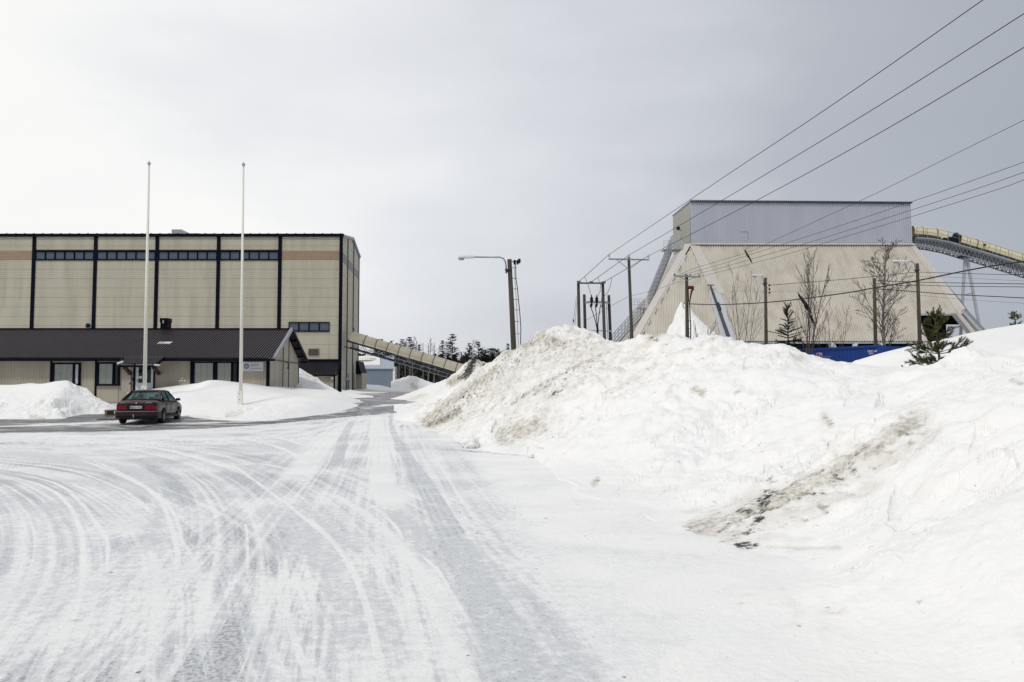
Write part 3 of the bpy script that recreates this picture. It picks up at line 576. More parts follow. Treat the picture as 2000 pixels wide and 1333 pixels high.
def main_extra(X, Y):
    a, b = X * .62 - Y * .78, X * .78 + Y * .62
    m = sstep(20, 25, Y) * sstep(.36, .28, X / Y)
    r = .20 * m * (billow(a / 7, b / 1.15, 1.0, 3) )
    c, d = X * .9 + Y * .42, -X * .42 + Y * .9       # shallow furrows dragged along the near ridge
    m2 = sstep(13, 9, Y) * sstep(3.0, 4.0, X)
    r = r + .05 * m2 * fbm(c / 5, d / .7, 1.0, 4) * (1 - .93 * sstep(15, 17, Y))
    cl = worley(X + 3, Y, .55); mk = np.clip(fbm(X, Y, 2.2, 3) * 3 - .15, 0, 1) * main_smooth(X, Y)
    r = r + .10 * np.clip(.38 - cl, 0, 1) * 2.2 * mk
    ms = main_smooth(X, Y); r = r + (.34 * fbm(X + 40, Y, 3.8, 3) + .14 * billow(X, Y + 9, 2.0, 3)) * np.clip(ms * 1.2, 0, 1) * sstep(5.5, 8, Y)
    wx = X + .12 * fbm(X, Y, .6, 2); wy = Y + .12 * fbm(X + 9, Y, .6, 2)
    mb = np.clip(fbm(X + 5, Y + 31, 2.6, 3) * 3.5 + .15, 0, 1) * ms * sstep(5.0, 7.0, Y); r = r + mb * (.085 * cells(wx, wy, .62) + .035 * cells(wx + 7, wy, .24))
    b1 = worley(X + 50 + .4 * fbm(X, Y, 1.3, 2), Y, 1.25); mk2 = np.clip(fbm(X + 17, Y, 3.1, 3) * 4 - .3, 0, 1) * ms; r = r + .16 * np.clip(.42 - b1, -.1, .3) * 2 * mk2
    return r
patch('snow_pile', MAIN, MTOE, (770, 4600), (2.0, 46), 1150, 840, rough=.085, bscale=1.15, strokes=DIRT, grit=GRIT, c=.35, fine=.035, smooth_fn=main_smooth, extra=main_extra, specks=.14, softtoe=lambda X, Y: 1e-4 + .45 * sstep(.045, .10, X / Y))
patch('snow_mound', [(800, 779, 62), (822, 762, 60), (850, 748, 58), (870, 741, 56), (890, 730, 54), (905, 716, 52), (915, 706, 50.5), (925, 697, 50), (933, 704, 50), (945, 712, 49.5), (960, 714, 50), (985, 720, 50), (1020, 725, 50), (850, 770, 52), (880, 760, 48), (910, 740, 46), (930, 730, 45), (870, 785, 44), (840, 785, 50)],
      [(790, 66), (795, 56), (805, 50), (815, 44), (830, 40), (790, 80), (840, 80), (880, 75), (930, 75), (1000, 72), (780, 50, -.4), (790, 42, -.5), (1050, 60, .2), (1080, 46, .2), (900, 37, 0), (980, 38, 0)], (760, 1120), (38, 80), 300, 260, rough=.13, bscale=1.6, c=.5,
      strokes=[([(880, 748), (905, 735), (918, 722)], 9, .7), ([(925, 700), (915, 725), (912, 738)], 9, .8), ([(940, 712), (958, 728)], 8, .7), ([(800, 780), (830, 772)], 6, .4)], grit=[([(927, 700), (920, 714), (914, 730)], 9, .95), ([(898, 738), (915, 735)], 5, .8), ([(945, 713), (957, 724)], 5, .8), ([(862, 783), (866, 780)], 3, .0)])
patch('snow_bank', [(-300, 758, 44), (-150, 755, 43.6), (0, 752, 43), (60, 748.5, 42.6), (110, 745.5, 42), (132, 743, 41.6), (-300, 770, 41.5), (0, 766, 41), (60, 764, 40.8), (100, 762, 40.5), (125, 760, 40.6), (-300, 782, 39.9), (0, 780, 39.7), (60, 782, 39.5), (105, 782, 39.4), (120, 778, 39.8),
       (143, 750, 41.6), (150, 761, 41.4), (163, 770, 41.2), (180, 780, 41), (200, 788, 41.2), (216, 794, 41.5), (130, 775, 40.2), (138, 790, 39.8), (0, 800, 38.4), (60, 803, 38.2), (100, 803, 38.1), (120, 803, 38.3), (150, 795, 40.0), (-300, 800, 38.5)],
      [(-400, 37.2), (-100, 37.3), (0, 37.3), (40, 37.4), (90, 37.4), (122, 37.5), (135, 38.4), (150, 39.2), (168, 40), (200, 40.3), (225, 40.6), (232, 42), (-400, 34.5, -.5), (0, 34.8, -.6), (120, 34.9, -.6), (165, 37, -.6), (220, 38.4, -.5), (250, 40, -.4), (-300, 47.5, 1.0), (0, 47.5, .9), (100, 47, .6), (165, 45.5, .1), (200, 44.5, .0), (240, 45, -.3)], (-300, 260), (34, 47.6), 520, 240, rough=.16, bscale=.85, c=.12,
      smooth_fn=lambda X, Y: .05 + .95 * np.maximum(sstep(40.4, 39.6, Y), sstep(-23.2, -22.6, X)), strokes=[([(60, 815), (85, 816)], 5, .5), ([(140, 806), (160, 800)], 5, .4), ([(130, 790), (150, 770)], 8, .25)], specks=.10)
patch('snow_bank', [(350, 768, 44), (375, 762, 44.5), (400, 745, 45), (430, 747, 45), (470, 753, 45.2), (500, 758, 45.4), (525, 763, 45.6), (560, 770, 46), (585, 772, 47), (610, 769, 48), (640, 766, 49), (662, 765, 50), (678, 772, 50), (330, 770, 42), (300, 768, 43), (280, 770, 45.5), (470, 790, 41), (420, 780, 42), (360, 785, 41), (520, 790, 41.5), (560, 778, 43), (600, 778, 43), (640, 780, 44), (600, 790, 40.5), (540, 800, 38.8), (385, 806, 39.2), (460, 806, 38)],
      [(270, 41.0), (300, 40.2), (350, 39.2), (385, 37.8), (420, 36.8), (460, 36.3), (520, 36.5), (560, 37.4), (620, 39.5), (660, 41.5), (690, 44), (700, 47), (700, 52), (690, 60), (260, 44, -.3), (300, 37.5, -.7), (350, 36.5, -.6), (400, 34.6, -.5), (520, 34, -.5), (620, 36.5, -.5), (700, 41, -.5), (720, 48, -.5), (640, 66, .5), (580, 60, 1.0), (540, 60, .8)], (250, 730), (33.8, 64), 420, 260, rough=.075, bscale=1.5, c=.45,
      smooth_fn=lambda X, Y: .12 + .88 * sstep(40.8, 39, Y), strokes=[([(445, 812), (470, 805)], 7, .4), ([(350, 815), (440, 818)], 4, .25)])
patch('snow_mound', [(575, 716, 62), (585, 720, 62), (600, 729, 61.5), (620, 742, 61), (640, 754, 61), (660, 765, 61), (590, 742, 58.5), (610, 752, 58), (560, 715, 62)], [(540, 66), (600, 69), (640, 68), (680, 64), (685, 58), (650, 56), (610, 54.4), (580, 54), (700, 62, -.4)], (556, 710), (52, 70), 160, 140, rough=.10, bscale=1.3, c=.4,
      strokes=[([(590, 733), (605, 738), (615, 744)], 8, .45)], specks=.1)
patch('snow_bank', [(690, 771, 72), (705, 768, 76), (720, 766, 80), (685, 775, 68)], [(672, 70, .1), (676, 64), (690, 63), (712, 67), (735, 76), (745, 86), (725, 95), (700, 84, .2), (680, 77, .3), (700, 58, -.4), (740, 66, -.4)], (668, 760), (58, 96), 140, 120, rough=.12, bscale=1.6, c=.4, specks=.18)
patch('snow_bank', [(690, 750, 103), (707, 751, 103), (730, 752, 102), (750, 754, 101), (765, 760, 99), (772, 767, 97), (740, 762, 94), (710, 760, 93)], [(700, 88), (730, 88), (760, 90), (778, 94), (782, 102), (775, 109), (700, 110, .8), (640, 100, .8), (790, 90, -.5)], (640, 800), (84, 112), 140, 100, rough=.14, bscale=2.2, c=.6, smooth_fn=lambda X, Y: .3)
patch('snow_mound', [(776, 742, 104), (790, 738, 104), (807, 734, 104), (818, 738, 104), (832, 746, 103), (845, 752, 102), (860, 756, 100), (790, 755, 97), (820, 757, 96)], [(774, 96), (780, 89), (800, 86), (830, 86), (860, 88), (900, 92), (880, 108), (840, 114), (800, 116), (770, 110, .2), (760, 100, -.5)], (764, 930), (80, 120), 160, 110, rough=.2, bscale=2.4, c=.6,
      strokes=[([(802, 737), (815, 742)], 6, .5), ([(805, 752), (812, 757)], 6, .6)], specks=.15)
patch('snow_mound', [(1327, 594, 100.5), (1331, 590, 100.6), (1336, 596, 100.5), (1345, 600, 100.6), (1362, 620, 100.6), (1380, 636, 100.5), (1395, 650, 100.5), (1300, 655, 101), (1312, 635, 101), (1320, 615, 101), (1335, 640, 99), (1360, 655, 98), (1310, 668, 99), (1335, 668, 97), (1390, 670, 98), (1420, 680, 98)],
      [(1290, 101, .5), (1270, 99), (1300, 94), (1340, 92), (1400, 93), (1450, 96), (1430, 101.5, 1.0), (1340, 104, 3.0), (1300, 104, 1), (1380, 104, 2)], (1250, 1470), (88, 106), 260, 220, rough=.34, bscale=1.0, c=.2)
# loose lumps of snow lying at the foot of the pile
def chunk(px, Y, s, seed, label, cat='snow lump', grp=None, m='snow'):
    rr = random.Random(seed); bm = bmesh.new(); bmesh.ops.create_icosphere(bm, subdivisions=4, radius=s)
    ax = [(rr.uniform(.75, 1.25), rr.uniform(.75, 1.2), rr.uniform(.55, .8))][0]; o = np.array([rr.uniform(0, 99), rr.uniform(0, 99)])
    for v in bm.verts:
        p = v.co / s; k = 1 + .55 * float(billow(np.array([p.x * 1.0 + o[0] + p.z]), np.array([p.y + o[1] - p.z * .7]), .9, 3)[0]) * .6
        v.co = Vector((v.co.x * ax[0], v.co.y * ax[1], v.co.z * ax[2])) * k
    me = bpy.data.meshes.new('snow_chunk'); bm.to_mesh(me); bm.free(); me.materials.append(M_SNOW); me.polygons.foreach_set('use_smooth', [True] * len(me.polygons))
    X = (px - CX) / F * Y; ob = bpy.data.objects.new('snow_chunk', me); COL.objects.link(ob); ob.location = (X, Y, gz(X, Y) + s * .35); ob.rotation_euler = (rr.uniform(-.3, .3), rr.uniform(-.3, .3), rr.uniform(0, 6))
    return tag(ob, label, cat, 'loose snow lumps at the foot of the pile')
CH = [(905, 23.2, .17, 'small snow lump left of the ragged white block at the pile foot'), (918, 21.6, .30, 'ragged white snow block standing on the ice at the foot of the pile'), (926, 23.0, .24, 'rounded snow lump right behind the ragged white block'), (898, 26.5, .12, 'little snow lump lying nearest the dirty left tip of the pile'), (783, 32.5, .13, 'lone small snow lump on the yard beside the tyre track'), (1035, 18.7, .10, 'dirty crumb of snow below the sandy patch on the pile face'), (1052, 18.6, .09, 'last crumb of snow at the right end of the crumb row below the sandy patch')]
for i, (a, b, c, l) in enumerate(CH): chunk(a, b, c, 40 + i, l)
# ================================================================== INDUSTRIAL HALL (left, behind the office)
def zrow(py, Y): return P(CX, py, Y).z
def xat(px, Y): return (px - CX) / F * Y / 1.0 * 1.0
def X_(px, py, Y): return P(px, py, Y).x
def industrial_hall():
    Y0 = 78.0; HB = gz(-30, Y0) - .3; ZE = zrow(462.5, Y0); XR = X_(665.5, 640, Y0)
    bay = 121.0 / F * Y0 * 1.0; XL = XR - 9 * bay
    t = thing('industrial_hall', 'tall beige industrial hall with black trims and high strip windows behind the low office', 'industrial hall', (XR - 20, Y0, gz(-30, Y0)))
    side = Vector((-.082, 1, 0)).normalized(); D = 15.4
    prof = (.93, [(0, -.03), (.018, -.03), (.03, 0), (.17, .004), (.19, -.012), (.21, 0), (.36, .004), (.38, -.012), (.40, 0), (.55, .004), (.57, -.012), (.59, 0), (.74, .004), (.76, -.012), (.78, 0), (.97, .0), (.985, -.03)])
    def fr(x0, x1, z0, z1, mt, name, pr=prof):   # front sheet (outwards = -Y)
        m = MB(); zb = ZE - .93 * math.ceil((ZE - z0) / .93)
        m.corr([(x0, Y0, z1), (x1, Y0, z1), (x1, Y0, z0), (x0, Y0, z0)], (0, 0, -1), (1, 0, 0), pr, nrm=(0, -1, 0)); return m.build(name, mt, t)
    zt, zb = zrow(490, Y0), zrow(508, Y0)
    XB = [XR - i * bay for i in range(10)]
    w = MB(); w.corr([(XL, Y0, ZE), (XR, Y0, ZE), (XR, Y0, zt), (XL, Y0, zt)], (0, 0, -1), (1, 0, 0), prof, nrm=(0, -1, 0))
    w.corr([(XL, Y0, zb), (XR, Y0, zb), (XR, Y0, HB), (XL, Y0, HB)], (0, 0, -1), (1, 0, 0), prof, nrm=(0, -1, 0))
    # gable end wall
    c0 = Vector((XR, Y0, 0)); cm = c0 + side * (D * .55); c1 = c0 + side * D
    zm = zrow(468, cm.y); ze1 = zrow(504, c1.y)
    w.corr([(c0.x, c0.y, ZE), (cm.x, cm.y, ZE), (c1.x, c1.y, ZE), (c1.x, c1.y, HB), (c0.x, c0.y, HB)][0:1] + [(c1.x, c1.y, ZE), (c1.x, c1.y, HB), (c0.x, c0.y, HB)], (0, 0, -1), side, prof, nrm=(side.y, -side.x, 0))
    w.add([(c0.x, c0.y, ZE), (c1.x, c1.y, ZE), (c1.x, c1.y, ze1 + .02), (cm.x, cm.y, zm), (c0.x, c0.y, ZE + .02)], [(0, 1, 2, 3, 4)])
    b0, b1 = Vector((XL, Y0 + D, 0)), c1
    w.add([(XL, Y0, HB), (XL, Y0 + D, HB), (XL, Y0 + D, ZE), (XL, Y0, ZE)], [(0, 1, 2, 3)]); w.add([(XL, Y0 + D, HB), (c1.x, c1.y, HB), (c1.x, c1.y, ze1), (XL, Y0 + D, ze1)], [(0, 1, 2, 3)])
    w.build('wall', 'hall_panel', t)
    # roof and its dark edges
    r = MB(); o = Vector((0, 0, .12)); r.add([Vector((XL, Y0 - .15, ZE + .1)), Vector((c0.x + .1, Y0 - .15, ZE + .1)), Vector((cm.x + .1, cm.y, zm + .12)), Vector((XL, cm.y, zm + .12)), Vector((c1.x + .1, c1.y + .1, ze1 + .1)), Vector((XL, c1.y + .1, ze1 + .1))], [(0, 1, 2, 3), (3, 2, 4, 5)])
    r.build('roof', 'black_roof', t)
    e = MB(); e.box(XL, XR + .22, Y0 - .22, Y0 - .02, ZE - .02, ZE + .26); rs = random.Random(3)
    x = XR
    while x > XL: e.box(x - .16, x, Y0 - .2, Y0 - .04, ZE + .26, ZE + .30); x -= .89
    e.build('eaves_trim', 'navy_trim', t)
    v = MB(); a = Vector((.12, 0, .1)); nv = Vector((side.y, -side.x, 0)) * .12
    v.bar(c0 + nv + Vector((0, 0, ZE + .08)), cm + nv + Vector((0, 0, zm + .08)), .2, .26); v.bar(cm + nv + Vector((0, 0, zm + .08)), c1 + nv + Vector((0, 0, ze1 + .08)), .2, .26); v.build('verge_trim', 'steel', t)
    for i, x in enumerate(XB):
        m = MB(); wd = .17 if i else .2; m.box(x - wd, x + (wd if i else .06), Y0 - .09, Y0 + .02, HB, ZE - .02)
        m.build('pilaster_trim', 'navy_trim', t)
    for fr_, wd in ((.008, .16), (.30, .09), (.64, .09), (.995, .12)):
        p = c0 + side * (D * fr_) + Vector((side.y, -side.x, 0)) * .05; zt_ = (ZE if fr_ < .02 else zm if fr_ < .7 else ze1); zt_ = ZE + (zm - ZE) * fr_ / .55 if fr_ < .55 else zm + (ze1 - zm) * (fr_ - .55) / .45
        m = MB(); m.bar(p + Vector((0, 0, HB)), p + Vector((0, 0, zt_)), .10, wd, up=side); m.build('pilaster_trim', 'navy_trim' if fr_ < .01 else 'dark_steel', t)
    # high strip: windows in four bays, orange band in the others and round the corner
    for i in range(9):
        x1, x0 = XB[i] - .17, XB[i + 1] + .17
        if 1 <= i <= 4:
            m = MB(); m.box(x0, x1, Y0 - .10, Y0 + .05, zt - .16, zt + .06); m.box(x0, x1, Y0 - .10, Y0 + .05, zb - .06, zb + .07); n = 6; s = (x1 - x0) / n
            for k in range(n + 1):
                if i == 3 and k == 5: continue
                xx = x0 + k * s; m.box(max(x0, xx - .045), min(x1, xx + .045), Y0 - .096, Y0 + .046, zb + .07, zt - .16)
            fo = m.build('strip_window', 'navy_trim', t)
            for k in range(n):
                g = MB(); g.box(x0 + k * s + .045, x0 + (k + 1) * s - .045 if not (i == 3 and k == 4) else x0 + (k + 1) * s + .045, Y0 + .0, Y0 + .03, zb + .07, zt - .16); g.build('pane', 'win_glass', fo)
        else:
            m = MB(); m.corr([(x0, Y0, zt), (x1, Y0, zt), (x1, Y0, zb), (x0, Y0, zb)], (0, 0, -1), (1, 0, 0), (.3, [(0, -.01), (.05, 0), (.95, 0)]), nrm=(0, -1, 0)); m.build('accent_band', 'accent_panel', t)
    m = MB(); q0 = c0 + side * .3 + Vector((side.y, -side.x, 0)) * .03; q1 = c0 + side * (D - .2) + Vector((side.y, -side.x, 0)) * .03
    m.add([q0 + Vector((0, 0, zt)), q1 + Vector((0, 0, zt)), q1 + Vector((0, 0, zb)), q0 + Vector((0, 0, zb))], [(0, 1, 2, 3)]); bb = m.build('accent_band', 'brown_side', t); bb['label'] = 'mauve band round the gable end'
    # lower window with four panes
    x0, x1, za, zc = X_(564, 638, Y0), X_(643.5, 638, Y0), zrow(648.5, Y0), zrow(629.5, Y0); m = MB()
    m.box(x0, x1, Y0 - .12, Y0 + .05, zc - .1, zc); m.box(x0, x1, Y0 - .12, Y0 + .05, za, za + .12); s = (x1 - x0) / 4
    for k in range(5): m.box(x0 + k * s - (.05 if k else 0), x0 + k * s + (.05 if k < 4 else 0), Y0 - .116, Y0 + .046, za + .12, zc - .1)
    fo = m.build('window', 'navy_trim', t)
    for k in range(4): g = MB(); g.box(x0 + k * s + .05, x0 + (k + 1) * s - .05, Y0 - .02, Y0 + .03, za + .12, zc - .1); g.build('pane', 'win_glass', fo)
    # louvred vent
    x0, x1, za, zc = X_(602, 690, Y0), X_(623.5, 690, Y0), zrow(695.5, Y0), zrow(681, Y0); m = MB()
    m.box(x0, x1, Y0 - .08, Y0 + .02, zc - .06, zc); m.box(x0, x1, Y0 - .08, Y0 + .02, za, za + .06); m.box(x0, x0 + .06, Y0 - .078, Y0 + .02, za + .06, zc - .06); m.box(x1 - .06, x1, Y0 - .078, Y0 + .02, za + .06, zc - .06); fo = m.build('vent_grille', 'steel', t)
    m = MB(); z = za + .06
    while z < zc - .1: m.hexa([(x0 + .06, Y0 - .05, z), (x1 - .06, Y0 - .05, z), (x1 - .06, Y0 + .02, z + .05), (x0 + .06, Y0 + .02, z + .05), (x0 + .06, Y0 - .05, z + .015), (x1 - .06, Y0 - .05, z + .015), (x1 - .06, Y0 + .02, z + .065), (x0 + .06, Y0 + .02, z + .065)]); z += .075
    m.build('slats', 'brown_board', fo)
    # lean-to porch on the front
    xp0, xp1 = X_(560, 715, Y0), X_(664, 715, Y0); zp1, yp = zrow(707, Y0), 76.2; zp0 = zrow(732, yp)
    m = MB(); xq0, xq1 = xp0 - .2, X_(657, 732, yp)
    m.corr([(xp0, Y0 - .1, zp1), (xp1, Y0 - .1, zp1), (xq1, yp, zp0), (xp0, yp, zp0)], (1, 0, 0), Vector((0, yp - Y0, zp0 - zp1)), (.30, [(0, 0), (.25, 0), (.32, .05), (.55, .05), (.62, 0)]), nrm=(0, -.5, .8)); pr = m.build('porch_roof', 'black_roof', t)
    m = MB(); m.box(xp0, xp1 + .1, Y0 - .2, Y0 - .1, zp1 - .05, zp1 + .25); m.box(xp0, xq1 + .05, yp - .08, yp + .02, zp0 - .14, zp0 + .03); m.bar((xp1 + .02, Y0 - .15, zp1), (xq1 + .05, yp, zp0), .1, .16); m.build('flashing', 'navy_trim', pr)
    xw = X_(654, 750, 76.6); m = MB(); m.corr([(xp0, 76.6, zp0 + .2), (xw, 76.6, zp0 + .2), (xw, 76.6, HB), (xp0, 76.6, HB)], (1, 0, 0), (0, 0, 1), (.25, [(0, 0), (.1, -.03), (.15, 0), (.5, 0)]), nrm=(0, -1, 0)); m.add([(xw, 76.6, HB), (xw, Y0, HB), (xw, Y0, zp1), (xw, 76.6, zp0 + .25)], [(0, 1, 2, 3)]); pw = m.build('porch_wall', 'office_wall', t)
    m = MB(); m.box(xw - .12, xw + .03, 76.52, 76.62, HB, zp0); m.build('corner_trim', 'navy_trim', pw)
    m = MB(); m.tube([(X_(649.5, 738, 76.4), 76.5, zrow(738.5, 76.5)), (X_(649.5, 738, 76.4), 76.2, zrow(739, 76.3))], .12, 10); m.build('porch_lamp', 'galv', pw)
    # drain pipe, cable pipe and a small door on the gable end
    def on_side(d, z, off=.12): return c0 + side * d + Vector((side.y, -side.x, 0)) * off + Vector((0, 0, z))
    m = MB(); m.tube([on_side(4.0, zrow(741, 82)), on_side(6.1, zrow(741, 84)), on_side(6.2, zrow(744, 84)), on_side(6.2, HB)], .13, 8); m.tube([on_side(5.9, zrow(742, 84)), on_side(5.9, zrow(730, 84))], .07, 6); m.build('drain_pipe', 'galv', t)
    m = MB(); m.tube([on_side(10.2, zrow(712, 88)), on_side(10.2, HB)], .05, 6); m.build('cable_pipe', 'steel', t); m = MB(); m.tube([on_side(10.2, zrow(655, 88)), on_side(10.2, zrow(640, 88))], .06, 6); m.box(*[v for v in (on_side(10, 0).x - .05, on_side(10, 0).x + .15, on_side(10, 0).y - .3, on_side(10, 0).y + .3, zrow(655, 88), zrow(650, 88))]); m.build('cable_pipe', 'steel', t)
    m = MB(); a, b = on_side(10.2, 0, .06), on_side(11.8, 0, .06); z1, z2 = HB, HB + 2.5
    m.add([a + Vector((0, 0, z1)), b + Vector((0, 0, z1)), b + Vector((0, 0, z2 - .3)), (a + b) / 2 + Vector((0, 0, z2)), a + Vector((0, 0, z2 - .3))], [(0, 1, 2, 3, 4)]); m.build('door', 'brown_board', t)
    # roof ventilator and wall lamp
    m = MB(); a = zrow(452, 84); x0, x1, x2 = X_(343, 455, 84), X_(362, 455, 84), X_(368, 455, 84); x3 = X_(404, 455, 84); y = 83.0
    m.prism([(x0, y, ZE), (x0, y, a), (x1, y, a), (x2, y, zrow(456, 83)), (x3 - .4, y, zrow(456, 83)), (x3, y, ZE)], (0, 2.2, 0)); m.build('roof_ventilator', 'galv', t)
    m = MB(); c = P(171.5, 637, Y0 - .35); m.lathe(c, [(.02, .25), (.16, .22), (.2, .0), (.2, -.16), (.0, -.2)], 12); m.bar(c + Vector((.05, 0, .1)), (c.x + .05, Y0 + .02, c.z + .1), .06); m.build('wall_lamp', 'car_black', t)
    # low shed at the back right corner
    ys = c1.y - 1.5; xs0 = c1.x - .6; xs1 = X_(707, 740, ys); m = MB(); m.box(xs0, xs1, ys, ys + 3, HB, zrow(729, ys)); sh = m.build('back_porch', 'office_wall', t)
    m = MB(); m.hexa([(xs0, ys - .5, zrow(700, ys)), (X_(701.5, 720, ys), ys - .5, zrow(700, ys) - .2), (X_(701.5, 720, ys), ys + 3.3, zrow(700, ys) - .2), (xs0, ys + 3.3, zrow(700, ys)), (xs0, ys - .5, zrow(699, ys)), (X_(702, 700, ys), ys - .5, zrow(702, ys)), (X_(702, 720, ys), ys + 3.3, zrow(702, ys)), (xs0, ys + 3.3, zrow(699, ys))])
    m = MB(); m.prism([(xs0, ys - .4, zrow(706, ys)), (X_(700, 706, ys), ys - .4, zrow(706, ys)), (X_(706.5, 729, ys), ys - .4, zrow(728, ys)), (X_(706.5, 731, ys), ys - .4, zrow(731, ys)), (xs0, ys - .4, zrow(731, ys))], (0, 3.6, 0)); m.build('porch_canopy', 'navy_trim', sh)
mat('brown_side', (.22, .18, .19), .5)
industrial_hall()

# ================================================================== LEFT CONVEYOR
def left_conveyor():
    Y = 81.0; ax = Vector((1, 0, -.293)).normalized(); up = Vector((.281, 0, .96)).normalized()
    st = P(700, 668, Y); st = P(691, 663.5, Y); seg = 22.35 / F * Y / ax.x; Rr = .72
    t = thing('conveyor', 'beige hooded conveyor sloping from the tall hall down to the dark-topped snow mound', 'conveyor', (st.x + 5, Y, gz(-12, Y)))
    def halfpipe(m, s0, s1, r, y=Y):
        n = 12; o = len(m.v)
        for s in (s0, s1):
            for rr in (r, r - .03):
                for j in range(n + 1):
                    a = math.pi * (-.10 + 1.2 * j / n); c = st + ax * s; m.v.append(c + up * (math.sin(a) * rr) + Vector((0, -1, 0)) * math.cos(a) * rr)
        k = n + 1
        for j in range(n): m.f.append((o + j, o + j + 1, o + 2 * k + j + 1, o + 2 * k + j)); m.f.append((o + k + j, o + k + j + 1, o + 3 * k + j + 1, o + 3 * k + j)); m.f.append((o + j, o + j + 1, o + k + j + 1, o + k + j)); m.f.append((o + 2 * k + j, o + 2 * k + j + 1, o + 3 * k + j + 1, o + 3 * k + j))
        m.f.append((o, o + k, o + 3 * k, o + 2 * k)); m.f.append((o + n, o + k + n, o + 3 * k + n, o + 2 * k + n))
    for i in range(10):
        m = MB(); r = Rr + (.05 if i == 0 else .015 if i % 2 else 0); s0 = i * seg - (.0 if i else .25); halfpipe(m, s0, (i + 1) * seg - .015, r); m.build('hood_segment', 'hood', t, smooth=True)
        m = MB(); halfpipe(m, (i + 1) * seg - .045, (i + 1) * seg + .012, r + .03); m.build('hood_strap', 'dark_steel', t)
    m = MB(); L = 10 * seg
    b0 = st - up * .30
    for dy in (-.55, .55):
        m.bar(b0 + ax * -.5 + Vector((0, dy, 0)), b0 + ax * (L + .6) + Vector((0, dy, 0)), .08, .22)
        m.bar(b0 - up * .55 + ax * 0 + Vector((0, dy, 0)), b0 - up * .55 + ax * (L + .3) + Vector((0, dy, 0)), .08, .10)
        m.bar(b0 - up * .66 + ax * -.6 + Vector((0, dy, 0)), b0 - up * .66 + ax * (L - 1.5) + Vector((0, dy, 0)), .08, .10)
        s = 0
        while s < L - .6:
            m.bar(b0 + ax * s + Vector((0, dy, 0)), b0 - up * .66 + ax * (s + .55) + Vector((0, dy, 0)), .045); m.bar(b0 - up * .66 + ax * (s + .55) + Vector((0, dy, 0)), b0 + ax * (s + 1.1) + Vector((0, dy, 0)), .045); s += 1.1
    m.build('truss', 'dark_steel', t)
    m = MB(); m.bar(b0 + ax * -.4 + up * .02, b0 + ax * (L + .5) + up * .02, .8, .06); m.build('belt', 'rubber', t)
    m = MB(); q = Vector((0, -.8, 0))
    m.bar(b0 - up * .32 + q + ax * 1.2, b0 - up * .32 + q + ax * L, .05); m.bar(b0 + up * .05 + q + ax * 4.6, b0 + up * .05 + q + ax * 6.0, .05); m.bar(b0 + up * .05 + q + ax * 4.6, b0 - up * .3 + q + ax * 4.6, .05); m.bar(b0 + up * .05 + q + ax * 6.0, b0 - up * .3 + q + ax * 6.0, .05)
    s = 1.2
    while s < L: m.bar(b0 - up * .32 + q + ax * s, b0 - up * .72 + q + ax * s, .035); s += .9
    m.bar(b0 - up * .72 + q + ax * .6, b0 - up * .72 + q + ax * L, .05); m.build('walkway_rail', 'steel', t)
    for px, yb in ((866, 752),):
        m = MB(); p = P(px, 700, Y); d = (p.x - b0.x) / ax.x; a = b0 + ax * d - up * .8
        
        for dy in (-.5, .5): m = MB(); m.bar(a + Vector((0, dy, 0)), (a.x, Y + dy, gz(a.x, Y) - .1), .12); m.build('support_leg', 'dark_steel', t)
left_conveyor()

# ================================================================== BLUE SHED
def blue_shed():
    Y = 108.0; XR = X_(768, 740, Y); XL = X_(600, 740, Y); zb = gz(XR, Y) - .3; ze = zrow(721.5, Y); yr = Y + 9; zr = zrow(696.5, yr)
    t = thing('storage_shed', 'grey-blue storage shed with snow lying on its roof, beyond the tall hall', 'shed', (XR - 4, Y, gz(XR, Y)))
    k = (Y + 18) / Y; m = MB(); m.hexa([(XL, Y, zb), (XR, Y, zb), (XR * k, Y + 18, zb), (XL, Y + 18, zb), (XL, Y, ze), (XR, Y, ze), (XR * k, Y + 18, ze), (XL, Y + 18, ze)]); m.build('wall', 'blue_wall', t)
    m = MB(); xr = X_(770, 721, Y); m.hexa([(XL, Y - .2, ze), (xr, Y - .2, ze), (xr * 1.085, yr, zr - .2), (XL, yr, zr - .2), (XL, Y - .2, ze + .12), (xr, Y - .2, ze + .12), (xr * 1.085, yr, zr), (XL, yr, zr)]); m.add([(XL, yr, zr), (xr * 1.085, yr, zr), (xr * k, Y + 18, ze), (XL, Y + 18, ze)], [(0, 1, 2, 3)]); rf = m.build('roof', 'blue_roof', t)
    # snow on the roof's left part
    def rp(px, f, dz): return Vector((X_(px, 710, Y + 9 * f), Y - .2 + 9.2 * f, ze + .12 + (zr - ze - .12) * f + dz))
    m = MB(); a = [rp(600, .22, .01), rp(743, .22, .01), rp(741.5, .93, .01), rp(600, .93, .01)]; m.hexa(a + [p + Vector((0, .05, .16)) for p in a]); m.lathe(rp(712, .62, .1), [(1.7, -.1), (1.6, .25), (.9, .45), (.1, .5)], 14); m.build('roof_snow', 'tree_snow2', rf)
    m = MB(); m.box(XR - .05, XR + .25, Y - .06, Y + .2, zb, ze + .3); m.build('corner_trim', 'white_paint', t)
    m = MB(); m.box(XR + .25, X_(774.5, 740, Y), Y - .03, Y + .6, zb, zrow(716, Y)); m.build('sliding_door', 'blue_wall', t)
mat('tree_snow2', (.84, .83, .80), .8)
blue_shed()

